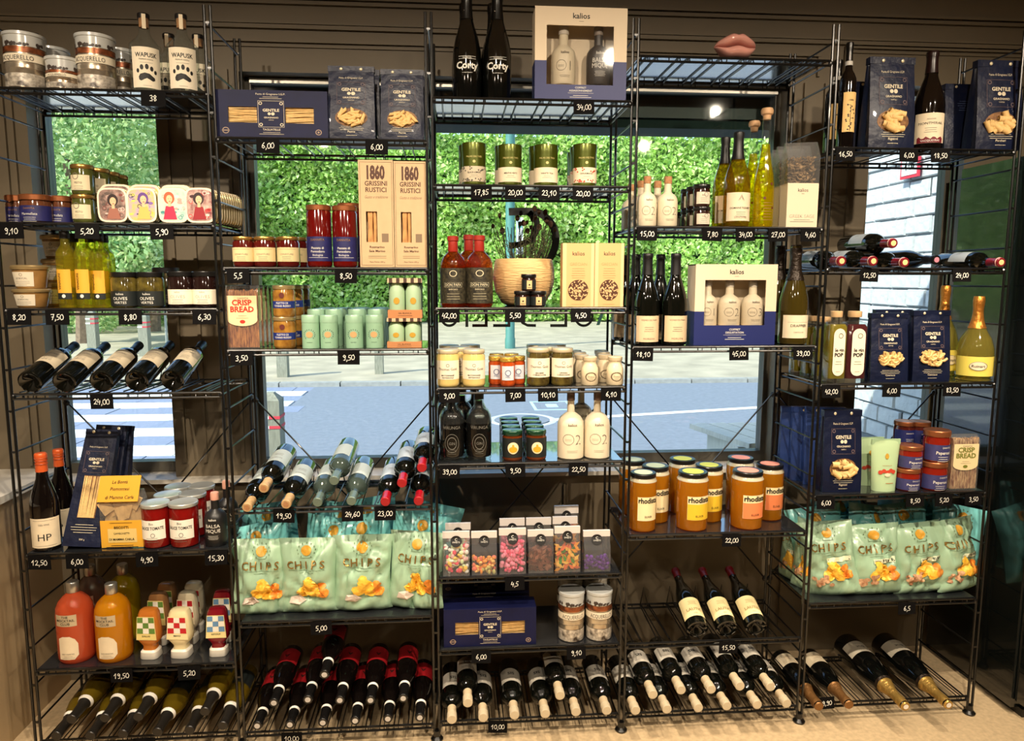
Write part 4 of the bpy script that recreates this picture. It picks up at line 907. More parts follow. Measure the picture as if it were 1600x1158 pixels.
def squeeze(nm, c, chk, word, low):
    t = Tpl('squeeze_sauce_bottle', 'bottle', .072, .182)
    def ring(hw, hd, z, n=20):
        return [((abs(math.sin(2 * PI * i / n)) ** .55) * math.copysign(hw, math.sin(2 * PI * i / n)), -(abs(math.cos(2 * PI * i / n)) ** .55) * math.copysign(hd, math.cos(2 * PI * i / n)), z) for i in range(n)][::-1]
    bm = mat(nm, c, .25, 0, .4)
    t.part('bottle_body', B().loft([ring(.022, .020, .030), ring(.020, .018, .045), ring(.024, .020, .052), ring(.035, .024, .068), ring(.036, .024, .09), ring(.031, .022, .165), ring(.026, .018, .178), ring(.018, .012, .182)]), bm)
    t.part('white_cap', B().loft([ring(.029, .026, 0), ring(.030, .027, .003), ring(.0285, .026, .026), ring(.023, .021, .032)]), mat('white_plastic', (226, 220, 206), .35))
    def hw(z): return .0355 - (z - .075) * .055
    fr = lambda x, z: (x, -.0245 + (z - .09) * .026 - .0006, z)
    lp = t.part('front_label', B().poly([(-.0335, .074), (.0335, .074), (.028, .160), (-.028, .160)], fr), mat('pale_label_' + nm, low, .5), smooth=False)
    f2 = lambda x, z: (x, -.0245 + (z - .09) * .026 - .0012, z); bw = B(); bc = B()
    for r in range(3):
        for q in range(4 if False else 3):
            z0 = .098 + r * .020; z1 = z0 + .019; w0 = hw(z0) * .86; w1 = hw(z1) * .86; xa, xb = -1 + 2 * q / 3, -1 + 2 * (q + 1) / 3
            ((bc if (r + q) % 2 == 0 else bw)).poly([(xa * w0, z0), (xb * w0, z0), (xb * w1, z1), (xa * w1, z1)], f2)
    ink(t, lp, bc, mat('check_' + nm, chk, .5), name='coloured_squares'); ink(t, lp, bw, WHITE, name='white_squares')
    ink(t, lp, B().text(word, 0, .086, .0055, f2, .03, .02))
    return t
T_sq = {'green': squeeze('mustard_brown', (188, 110, 38), (94, 132, 56), 'DALLAS', (226, 206, 130)), 'red': squeeze('mayo_cream', (232, 216, 168), (190, 30, 40), 'MAYO', (236, 222, 170)), 'blue': squeeze('ketchup_red', (120, 14, 28), (96, 140, 180), 'KETCHUP', (232, 214, 150)), 'brown': squeeze('dull_brown', (134, 94, 56), (94, 132, 56), 'DALLAS', (226, 206, 130)), 'grey': squeeze('pale_grey_cream', (198, 188, 160), (170, 30, 40), 'MAYO', (226, 214, 180))}

def box_shell(b, w, d, h): return b.box(-w / 2, w / 2, 0, d, 0, h)
PASTA = mat('durum_pasta', (222, 184, 120), .6, var=.12, scale=60)
def crest(b, x, z, w, h, fm, g2):
    b.frame(x, z, w, h, .0011, fm)
    for sx in (-1, 1):
        for sz in (-1, 1): b.ell(x + sx * w * .40, z + sz * h * .40, w * .07, w * .07, fm, 10, inner=.6)
def gentile(b, bg, x, z, k, fm):
    """the brand panel: k = width of the word"""
    b.text('GENTILE', x, z, k * .145, fm, k, .028); b.ell(x - k * .085, z - k * .12, k * .075, k * .075, fm, 14); b.ell(x + k * .085, z - k * .12, k * .085, k * .085, fm, 14)
    b.text('GRAGNANO', x, z - k * .36, k * .085, fm, k * .68, .015); b.text('NAPOLI', x, z - k * .47, k * .05, fm, k * .3)
def taglia():
    t = Tpl('tagliatelle_box', 'box', .385, .178); w, h, d = .385, .178, .10; D = .004
    wz0, wz1 = .055, .115; b = B()
    xs = [-.145, -.048, .048, .145]
    b.box(-w / 2, w / 2, 0, D, 0, wz0); b.box(-w / 2, w / 2, 0, D, wz1, h); b.box(-w / 2, xs[0], 0, D, wz0, wz1); b.box(xs[1], xs[2], 0, D, wz0, wz1); b.box(xs[3], w / 2, 0, D, wz0, wz1)
    b.box(-w / 2, w / 2, d - D, d, 0, h); b.box(-w / 2, -w / 2 + D, D, d - D, 0, h); b.box(w / 2 - D, w / 2, D, d - D, 0, h); b.box(-w / 2 + D, w / 2 - D, D, d - D, 0, D); b.box(-w / 2 + D, w / 2 - D, D, d - D, h - D, h)
    c = t.part('carton', b, NAVY, smooth=False); rr = random.Random(5); b = B()
    b.box(-.16, .16, .012, .018, .045, .125)
    for x0, x1 in ((xs[0], xs[1]), (xs[2], xs[3])):
        for i in range(18):
            z = wz0 + (i + .5) * .0033 + rr.uniform(-.002, .002); s = rr.uniform(-.008, .008)
            b.add([(x0, .006 + rr.random() * .004, z), (x1, .006 + rr.random() * .004, z + s), (x1, .006, z + s + .0045), (x0, .006, z + .0045)], [(0, 1, 2, 3)])
    t.part('ribbon_pasta', b, PASTA, smooth=False, kind='stuff')
    fm = flat(-.0006); b = B(); gentile(b, None, 0, .098, .072, fm); crest(b, 0, .0885, .088, .10, fm, None)
    b.text('Pasta di Gragnano I.G.P.', 0, .160, .0075, fm, .10); b.lines(0, .152, .08, 2, .006, fm, .0012); b.text('TAGLIATELLE', 0, .026, .008, fm, .06, .01); b.lines(0, .018, .09, 2, .006, fm, .0012)
    ink(t, c, b, mat('cream_ink', (214, 202, 176), .6)); b = B()
    b.ell(-.155, .025, .012, .012, fm, 18, inner=.75); b.ell(.160, .022, .011, .011, fm, 18, inner=.7); b.grid(-.168, -.142, .023, .027, fm, 2); b.ell(.160, .022, .004, .004, fm, 10); ink(t, c, b, mat('bronze_ink', (150, 128, 110), .6), name='round_seals')
    return t
T_tag = taglia()
PM = {}
def pasta_piece(kind):
    if kind in PM: return PM[kind]
    b = B()
    if kind == 'rigatoni':
        n = 12
        for r in (.0085, .0066): b.loft([[(x, r * math.sin(2 * PI * i / n), r * math.cos(2 * PI * i / n)) for i in range(n)] for x in (-.019, .019)], cap=False)
    elif kind == 'penne': b.loft([[(x + .004 * math.cos(2 * PI * i / 8), .0055 * math.sin(2 * PI * i / 8), .0055 * math.cos(2 * PI * i / 8)) for i in range(8)] for x in (-.019, .019)])
    else: b.tube([(-.017, 0, .008), (-.010, 0, -.002), (0, 0, -.006), (.010, 0, -.002), (.017, 0, .008)], .0048, 6)
    PM[kind] = b.mesh(kind, PASTA); return PM[kind]
def pastabag(nm, kind, W=.158, H=.285, D=.075, word='Rigatoni', oval=(.054, .036, .083), rivets=True, foil=None, blank=False):
    t = Tpl('pasta_bag', 'bag', W, H); hd = lambda z: D / 2 * (1 - .86 * max(0, (z / H - .10)) ** 1.3) if z < H * .93 else .007
    hw = lambda z: W / 2 * (1 - .05 * (z / H)); R_ = []
    for k in range(15):
        z = H * k / 14; a, e = hw(z), hd(z); bul = 1 + .07 * math.sin(PI * min(1, z / H * 1.1)); wr = .0016 * math.sin(k * 2.3)
        R_.append([(-a, -e * .86, z), (-a * .5, -e * bul, z), (0, -e * bul - .002, z), (a * .5, -e * bul, z), (a, -e * .86, z), (a * .985, -e * .4, z), (a * .90 + wr, 0, z), (a * .985, e * .4, z), (a, e * .9, z), (0, e * 1.03, z), (-a, e * .9, z), (-a * .985, e * .4, z), (-a * .90 + wr, 0, z), (-a * .985, -e * .4, z)])
    body = t.part('bag_body', B().loft(R_), foil or NAVYF, ang=28)
    t.part('folded_top', B().box(-hw(H) * 1.03, hw(H) * 1.03, -.013, .013, H * .925, H * 1.0), foil or NAVYF, smooth=False)
    def fm(off):
        def f(x, z):
            a = hw(z); e = hd(z); bul = 1 + .07 * math.sin(PI * min(1, z / H * 1.1)); u = abs(x) / a
            y = (e * bul + .002) + ((e * bul) - (e * bul + .002)) * min(1, u * 2) if u < .5 else e * bul + (e * .86 - e * bul) * (u - .5) * 2
            return (x, -y - off, z)
        return f
    if rivets: [t.part('rivet', B().ball((q, -.014, H * .96), .0055, (1, .4, 1), 12, 6), mat('brass_rivet', (226, 214, 180), .3, .3)) for q in (-.033, .033)]
    if blank:
        ink(t, body, B().lines(0, H * .75, W * .4, 5, .009, fm(.0012), .002), mat('faint_blue_ink', (70, 84, 120), .6)); return t
    f = fm(.0014); b = B(); gentile(b, None, 0, H * .655, .082, f); b.text('Pasta di Gragnano I.G.P.', 0, H * .825, .0075, f, .08)
    b.lines(0, H * .165, .10, 3, .0065, f, .0013, 3); b.text(word, 0, H * .085, .0075, f, .04, .01); b.lines(0, H * .045, .055, 1, .01, f, .0013); ink(t, body, b, mat('cream_ink', (214, 202, 176), .6))
    b = B(); crest(b, 0, H * .625, .096, .088, f, None); ink(t, body, b, mat('dim_gold_ink', (96, 80, 84), .6), name='frame_print')
    if oval:
        rx, rz, oz = oval
        o = t.part('oval_window', B().ell(0, oz, rx, rz, fm(.0008), 30, rings=3), mat('pasta_shadow', (86, 54, 28), .6, rgb2=(150, 106, 60), scale=90))
        t.pasta = (kind, rx, rz, oz, fm(.0035), o)
    return t
def put_pasta(t, root, seed):
    kind, rx, rz, oz, f, o = t.pasta; rr = random.Random(seed); me = pasta_piece(kind); par = [c for c in root.children if c.name.startswith('oval_window')][0]
    n = {'rigatoni': 14, 'penne': 22, 'curl': 26}[kind]; L = .018 if kind != 'curl' else .012
    k = 0
    for tries in range(1500):
        if k >= n: break
        a = rr.uniform(0, 2 * PI); q = rr.random() ** .5; x, z = rx * q * math.cos(a), rz * q * math.sin(a); th = rr.choice((rr.uniform(-.7, .7), rr.uniform(-1.6, 1.6)))
        if any(((x + s * L * math.cos(th)) / rx) ** 2 + ((z + s * L * math.sin(th)) / rz) ** 2 > 1.0 for s in (-1, 1)): continue
        p = link('pasta_piece', me, par); v = f(x, oz + z); p.location = (v[0], v[1] + rr.uniform(-.006, .004), v[2]); p.rotation_euler = (0, -th, rr.uniform(-.2, .2)); p.scale = (1.0, 1.1, 1.15); k += 1
T_bag = {'rig': pastabag('rig', 'rigatoni'), 'penne': pastabag('penne', 'penne', word='Penne'), 'curl': pastabag('curl', 'curl', word='Caserecce', oval=(.050, .029, .095)), 'rig2': pastabag('rig2', 'rigatoni', word='Paccheri'), 'blank': pastabag('blank', 'rigatoni', blank=True)}
T_bluelit = pastabag('bl', 'rigatoni', blank=True, foil=mat('lit_navy_foil', (36, 58, 112), .33, coat=.3, var=.25, scale=14, bump=.25, bscale=28))  # brighter copy of the navy foil, blue light put into its colour
def longbag():
    t = pastabag('long', None, W=.128, H=.42, D=.07, word='Linguine', oval=None)
    b = B(); rr = random.Random(3); H = .42
    for i in range(15): x = -.026 + i * .0037; b.add([(x, -.0385 + .0 * i, .13), (x + .003, -.0385, .13), (x + .003 + rr.uniform(-.003, .003), -.0345, .245), (x + rr.uniform(-.003, .003), -.0345, .245)], [(0, 1, 2, 3)])
    b.box(-.029, .029, -.0335, -.030, .128, .248); t.part('strand_pasta', b, PASTA, smooth=False, kind='stuff'); return t
def longbag2():
    W, H, D = .125, .42, .06
    t = Tpl('long_pasta_bag', 'bag', W, H)
    hd = lambda z: D / 2 * (1 - .75 * max(0, z / H - .1)) ; b = B(); R_ = []
    for k in range(13):
        z = H * k / 12; a, e = W / 2 * (1 - .16 * z / H), hd(z); R_.append([(-a, -e, z), (0, -e - .001, z), (a, -e, z), (a * .93, 0, z), (a, e, z), (0, e, z), (-a, e, z), (-a * .93, 0, z)])
    body = t.part('bag_body', B().loft(R_), NAVYF, ang=28)
    t.part('folded_top', B().box(-.0535, .0535, -.013, .013, H * .955, H), NAVYF, smooth=False)
    [t.part('rivet', B().ball((q, -.014, H * .975), .0055, (1, .4, 1), 12, 6), mat('brass_rivet', (226, 214, 180), .3, .3)) for q in (-.026, .026)]
    fm = lambda off: (lambda x, z: (x, -hd(z) - .001 - off, z)); f = fm(.0014); b = B()
    gentile(b, None, 0, .305, .066, f); b.text('Pasta di Gragnano I.G.P.', 0, .352, .006, f, .06); b.lines(0, .075, .09, 4, .009, f, .0014); b.text('500 g', 0, .022, .006, f, .02); ink(t, body, b, mat('cream_ink', (214, 202, 176), .6))
    b = B(); crest(b, 0, .30, .078, .078, f, None); ink(t, body, b, mat('dim_gold_ink', (96, 80, 84), .6), name='frame_print')
    rr = random.Random(3); g = fm(.0022); wn = t.part('clear_window', B().grid(-.029, .029, .10, .25, fm(.0010), 2, 6), mat('pasta_shadow', (86, 54, 28), .6, rgb2=(150, 106, 60), scale=90)); b = B()
    for i in range(14):
        x = -.027 + i * .0038; s = rr.uniform(-.003, .003)
        for j in range(6): za, zb = .101 + j * .0245, .101 + (j + 1) * .0245; b.add([g(x + s * j / 6, za), g(x + .003 + s * j / 6, za), g(x + .003 + s * (j + 1) / 6, zb), g(x + s * (j + 1) / 6, zb)], [(0, 1, 2, 3)])
    t.part('long_pasta', b, PASTA, wn, smooth=False, kind='stuff'); return t
T_long = longbag2()

def giftbox(w, h, d, winx, winz, lines, side_cream=True):
    t = Tpl('bottle_gift_box', 'box', w, h); D = .004; s = h * .42; cr = mat('white_carton', (222, 204, 176), .6); nv = mat('royal_navy_carton', (22, 34, 96), .5)
    x0, x1 = winx; z0, z1 = winz; b = B(); c = B()
    for (zz0, zz1, bb) in ((s, h, b), (0, s, c)):
        a0, a1 = max(z0, zz0), min(z1, zz1)
        bb.box(-w / 2, x0, 0, D, zz0, zz1); bb.box(x1, w / 2, 0, D, zz0, zz1)
        if zz0 < a0: bb.box(x0, x1, 0, D, zz0, a0)
        if zz1 > a1: bb.box(x0, x1, 0, D, a1, zz1)
        bb.box(-w / 2, -w / 2 + D, D, d, zz0, zz1); bb.box(w / 2 - D, w / 2, D, d, zz0, zz1)
    b.box(-w / 2, w / 2, D, d, h - D, h)
    u = t.part('white_upper_carton', b, cr, smooth=False); l = t.part('navy_lower_carton', c, nv, smooth=False)
    i = B().box(-w / 2 + D, w / 2 - D, d - D, d, 0, h - D); i.box(-w / 2 + D, w / 2 - D, D, d - D, z0 - .006, z0 - .002); t.part('inner_tray', i, cr, smooth=False)
    t.part('window_film', B().box(x0, x1, D * .3, D * .5, z0, z1), thin('box_film', (248, 248, 248), gloss=.22, rough=.05), smooth=False)
    fm = flat(-.0006); ink(t, u, B().text('kalios', 0, h - (h - z1) * .62, (h - z1) * .30, fm, w * .3, .015).lines(0, h - (h - z1) * .78, w * .08, 1, .01, fm, .001))
    b = B()
    for k, s_ in enumerate(lines): b.text(s_, 0, z0 * .74 - k * .0105, .0068, fm, w * .4, .012)
    b.grid(-w * .14, w * .14, z0 * .74 - len(lines) * .0105 + .005, z0 * .74 - len(lines) * .0105 + .0058, fm, 1); b.lines(0, z0 * .74 - len(lines) * .0105 - .004, w * .25, 2, .006, fm, .0014); ink(t, l, b, WHITEINK)
    return t
T_gift2 = giftbox(.316, .318, .085, (-.118, .112), (.052, .255), ['COFFRET', 'ASSAISONNEMENT'])
T_gift3 = giftbox(.288, .275, .085, (-.110, .105), (.068, .222), ['COFFRET', 'DEGUSTATION'])
def grissini():
    t = Tpl('breadstick_box', 'box', .112, .372); w, h, d = .112, .372, .05; wz0, wz1, wx0, wx1 = .088, .195, -.034, .002; D = .003
    b = B(); b.box(-w / 2, w / 2, 0, D, 0, wz0); b.box(-w / 2, w / 2, 0, D, wz1, h); b.box(-w / 2, wx0, 0, D, wz0, wz1); b.box(wx1, w / 2, 0, D, wz0, wz1)
    b.box(-w / 2, w / 2, d - D, d, 0, h); b.box(-w / 2, -w / 2 + D, D, d - D, 0, h); b.box(w / 2 - D, w / 2, D, d - D, 0, h); b.box(-w / 2, w / 2, D, d - D, 0, D); b.box(-w / 2, w / 2, D, d - D, h - D, h)
    c = t.part('carton', b, mat('kraft_carton', (206, 174, 134), .7, var=.04, scale=30), smooth=False)
    br = mat('baked_breadstick', (204, 150, 92), .7, var=.2, scale=40)
    for x, s in ((-.027, .004), (-.017, -.003), (-.007, .002)): t.part('breadstick', B().tube([(x, .012, wz0 - .01), (x + s, .010, (wz0 + wz1) / 2), (x + s * .3, .012, wz1 + .01)], .0058, 8), br)
    fm = flat(-.0006); b = B(); b.text('1860', 0, .308, .045, fm, .080, .05, cond=.50); b.text('GRISSINI', 0, .284, .0165, fm, .082, .02, cond=.85); b.text('RUSTICI', 0, .262, .0165, fm, .078, .02, cond=.85)
    b.text('Rosmarino', 0, .067, .008, fm, .07, .02); b.text('Sale Marino', 0, .053, .008, fm, .07, .02); b.lines(0, .038, .06, 2, .006, fm, .001, 2); b.text('Peso Netto 200 g', 0, .016, .005, fm, .05); b.frame(0, h / 2, w * .92, h * .965, .001, fm)
    ink(t, c, b, mat('brown_ink', (78, 44, 26), .6)); b = B().text('Gusto e tradizione', 0, .240, .011, fm, .075, slant=.25).grid(.016, .038, .088, .118, fm, 1); ink(t, c, b, mat('grey_brown_ink', (130, 108, 84), .6), name='script_print')
    return t
T_gris = grissini()
def crisp(nm, ink1, lm, stick, d=.032):
    t = Tpl('crisp_bread_pack', 'pack', .104, .205); w, h = .104, .205; rr = random.Random(6); b = B()
    for i in range(22): x = -w / 2 + .004 + i * (w - .008) / 21; b.box(x - .0017, x + .0017, .003 + rr.random() * .003, d * .5, .004, h * .93 + rr.uniform(-.006, .004))
    t.part('cracker_slices', b, mat(stick, (206, 138, 76) if stick == 'rusty_cracker' else (226, 190, 140), .7, rgb2=(116, 52, 24), scale=120, stretch=(1.6, 1, .35)), smooth=False, kind='stuff')
    t.part('clear_wrapper', B().loft([[(-w / 2, .001, 0), (w / 2, .001, 0), (w / 2, d, 0), (-w / 2, d, 0)], [(-w / 2, 0, h * .9), (w / 2, 0, h * .9), (w / 2, d, h * .9), (-w / 2, d, h * .9)], [(-w / 2 * 1.03, d * .45, h), (w / 2 * 1.03, d * .45, h), (w / 2 * 1.03, d * .55, h), (-w / 2 * 1.03, d * .55, h)]]), FILM, smooth=False)
    fm = flat(-.0006); z0, z1 = h * .36, h * .84; b = B().grid(-w * .46, w * .46, z0 + .02, z1, fm, 1)
    b.add([fm(w * .46 * math.cos(PI + PI * i / 12) * (1 if i not in (0, 12) else 1), z0 + .02 + .020 * math.sin(PI + PI * i / 12)) for i in range(13)], [tuple(range(13))])
    lp = t.part('paper_label', b, mat(lm, (228, 206, 158), .7), smooth=False); f2 = flat(-.0012)
    ink(t, lp, B().text('CRISP', 0, h * .69, .018, f2, w * .80, .035), mat(ink1[0], ink1[1], .6), name='printed_word'); ink(t, lp, B().text('BREAD', 0, h * .585, .018, f2, w * .80, .035), mat(ink1[0], ink1[1], .6), name='printed_word'); ink(t, lp, B().ell(0, h * .43, .009, .006, f2, 12), mat(ink1[0], ink1[1], .6), name='printed_mark'); ink(t, lp, B().text('DANVITA', .004, h * .785, .006, f2, w * .5).lines(0, h * .52, w * .4, 2, .007, f2, .001), GREYINK)
    return t
T_crisp = crisp('a', ('tomato_ink', (190, 44, 26)), 'straw_paper', 'rusty_cracker'); T_crisp2 = crisp('b', ('olive_ink', (110, 116, 40)), 'straw_paper', 'seed_cracker', .05)
def suntin():
    t = Tpl('mint_snack_tin', 'tin', .058, .125); R = .029
    t.part('tin_body', B().lathe([(.001, 0), (R, 0), (R, .098)], 22), mat('mint_tin', (150, 190, 160), .4, .1)); t.part('tin_lid', B().lathe([(R * 1.02, .097), (R * 1.02, .121), (R * .97, .125), (.0005, .124)], 22), mat('mint_tin_lid', (158, 196, 168), .35, .2))
    fm = cyl(R + .0008); p = t.part('sun_disc', B().ell(0, .052, .0115, .0115, fm, 18, rings=2), mat('peach_sun', (206, 160, 110), .5)); b = B()
    for i in range(13): a = -PI * .75 + i / 12 * PI * 1.5; x, z = .0185 * math.sin(a), .052 + .0185 * math.cos(a); b.ell(x, z, .0012, .0030, fm, 6)
    b.lines(0, .022, .03, 1, .01, fm, .001); ink(t, p, b, mat('dark_green_ink', (60, 92, 80), .6), name='ray_print'); return t
T_sun = suntin()
def giftpair():
    t = Tpl('twin_snack_gift_pack', 'box', .124, .128); w = .124; R = .029
    mint = mat('pale_mint_pack', (168, 196, 160), .5); st = mat('striped_kraft', (150, 96, 60), .6)
    t.part('base_tray', B().box(-w / 2, w / 2, -.004, .062, 0, .026), mat('kraft_tray', (190, 128, 80), .7), smooth=False)
    bk = t.part('back_card', B().box(-w / 2, w / 2, .058, .062, .026, .12), mat('green_shadow_card', (74, 100, 84), .6), smooth=False)
    for x in (-.030, .030):
        c = t.part('snack_can', B().lathe([(.001, .003), (R * .96, .003), (R, .006), (R, .085), (R * .7, .108), (.016, .112), (.001, .113)], 20, c=(x, .030)), mint)
        fm = lambda u, z, x=x: (x + (R + .0012) * math.sin(u / R), .030 - (R + .0012) * math.cos(u / R), z)
        ink(t, c, B().ell(0, .055, .011, .011, fm, 16, rings=2), mat('ochre_sun', (190, 150, 50), .5), name='sun_disc')
    tp = t.part('top_strip', B().box(-w / 2, w / 2, -.003, .062, .113, .128), mat('cream_strip', (206, 186, 150), .6), smooth=False); b = B()
    for i in range(5): b.grid(-w / 2 + .006 + i * .026, -w / 2 + .018 + i * .026, .113, .128, flat(-.0036), 1)
    ink(t, tp, b, mat('dark_brown_stripe', (70, 46, 36), .6), name='stripes'); ink(t, 0, B().text('SAL BLANCA', 0, .013, .006, flat(-.0046), .06).lines(0, .007, .08, 1, .01, flat(-.0046), .001), mat('brown_ink', (78, 44, 26), .6))
    return t
T_pair = giftpair()
def granola():
    t = Tpl('dip_mix_box', 'box', .112, .22); w, h, d = .112, .22, .05
    D = .003; c = t.part('carton', B().box(-w / 2, w / 2, D, d, 0, h).box(-w / 2, w / 2, 0, D, 0, h), mat('sand_carton', (206, 162, 108), .6), smooth=False)
    o = t.part('round_window', B().ell(0, .058, .036, .036, flat(-.0008), 30), mat('dark_brown_window', (74, 40, 22), .5), c); rr = random.Random(9); b = B()
    for i in range(110):
        a = rr.uniform(0, 2 * PI); q = rr.random() ** .5 * .033; b.ball((q * math.cos(a), -.002, .058 + q * math.sin(a)), rr.uniform(.0018, .0034), (1, .6, 1), 6, 4)
    t.part('seed_mix', b, mat('pale_seed', (206, 168, 120), .7), o, kind='stuff'); fm = flat(-.0007)
    t.part('side_stripe', B().grid(-w / 2 + .001, -w / 2 + .014, 0, h, fm, 1).grid(w / 2 - .012, w / 2 - .001, 0, h, fm, 1), mat('light_sand', (216, 182, 134), .6), c, smooth=False)
    ink(t, c, B().text('kalios', 0, .178, .014, fm, .045, 0), INK); ink(t, c, B().text('GRECIAN', 0, .143, .0105, fm, .06, -.02).lines(0, .132, .05, 5, .008, fm, .0012, 5).lines(0, .008, .07, 1, .01, fm, .001), mat('rust_ink', (176, 128, 80), .6), name='faint_print')
    return t
T_gran = granola()
def tin_art(i, bg, fg):
    t = Tpl('sardine_tin', 'tin', .102, .122); w, h = .102, .122; n = 28
    def ring(k, y, e=.0): return [(math.copysign(abs(math.sin(2 * PI * q / n)) ** .45, math.sin(2 * PI * q / n)) * (w / 2 - k), y, h / 2 + math.copysign(abs(math.cos(2 * PI * q / n)) ** .45, math.cos(2 * PI * q / n)) * (h / 2 - k)) for q in range(n)][::-1]
    t.part('tin_body', B().loft([ring(.002, 0), ring(0, .002), ring(.003, .004), ring(.004, .018), ring(.001, .020), ring(.002, .022)]), mat('tin_gold', (196, 180, 130), .25, .8))
    t.part('cream_rim', B().add(ring(.001, -.0008) + ring(.007, -.001), [(q, (q + 1) % n, n + (q + 1) % n, n + q) for q in range(n)]), mat('rim_cream', (232, 216, 190), .5))
    f = t.part('picture_face', B().add(ring(.0068, -.0011), [tuple(range(n))]), mat('picture_ground_%d' % i, bg[0], .5, rgb2=bg[1], scale=46)); fm = flat(-.0017); f2 = flat(-.0022)
    hx, hz = fg[0]
    rr = random.Random(40 + i)
    for c_ in range(3):
        pb = B()
        for q in range(9):
            x, z, r = rr.uniform(-.037, .037), rr.uniform(.018, .104), rr.uniform(.003, .008)
            if q % 2: pb.ell(x, z, r * 1.4, r * .8, flat(-.0014 - c_ * .0001), 9)
            else: pb.ell(x, z, r, r, flat(-.0014 - c_ * .0001), 12, inner=.7)
        ink(t, f, pb, mat('swirl_%d_%d' % (i, c_), [[(90, 76, 70), (206, 180, 170), (120, 60, 56)], [(120, 90, 160), (236, 216, 90), (60, 60, 90)], [(70, 140, 140), (236, 150, 140), (240, 226, 200)], [(60, 20, 26), (200, 60, 60), (216, 196, 186)]][i][c_], .5), name='fine_print')
    ink(t, f, B().ell(hx, hz, .018, .021, fm, 20), mat('hair_%d' % i, fg[1], .5), name='printed_hair')
    ink(t, f, B().ell(hx + .001, hz - .004, .0105, .014, f2, 18).poly([(hx - .004, hz - .016), (hx + .006, hz - .016), (hx + .006, hz - .030), (hx - .004, hz - .030)], f2), mat('skin_print', (224, 178, 140), .5), name='printed_face')
    ink(t, f, B().poly([(hx - .022, .012), (hx + .024, .012), (hx + .014, hz - .028), (hx - .012, hz - .028)], fm), mat('dress_%d' % i, fg[2], .5), name='printed_dress')
    ink(t, f, B().ell(hx - .002, hz - .003, .0013, .0013, flat(-.0026), 6).ell(hx + .006, hz - .003, .0013, .0013, flat(-.0026), 6).ell(hx + .002, hz - .012, .003, .0013, flat(-.0026), 8), mat('lip_print', (140, 30, 40), .5), name='printed_features')
    return t
T_sard = [tin_art(0, ((172, 140, 130), (66, 56, 52)), ((.002, .078), (40, 26, 26), (150, 96, 80))), tin_art(1, ((214, 186, 40), (160, 140, 190)), ((.006, .084), (92, 60, 130), (196, 170, 90))), tin_art(2, ((150, 186, 174), (190, 208, 190)), ((-.012, .086), (206, 84, 50), (196, 36, 70))), tin_art(3, ((110, 30, 40), (196, 172, 160)), ((-.004, .084), (40, 20, 24), (140, 24, 34)))]

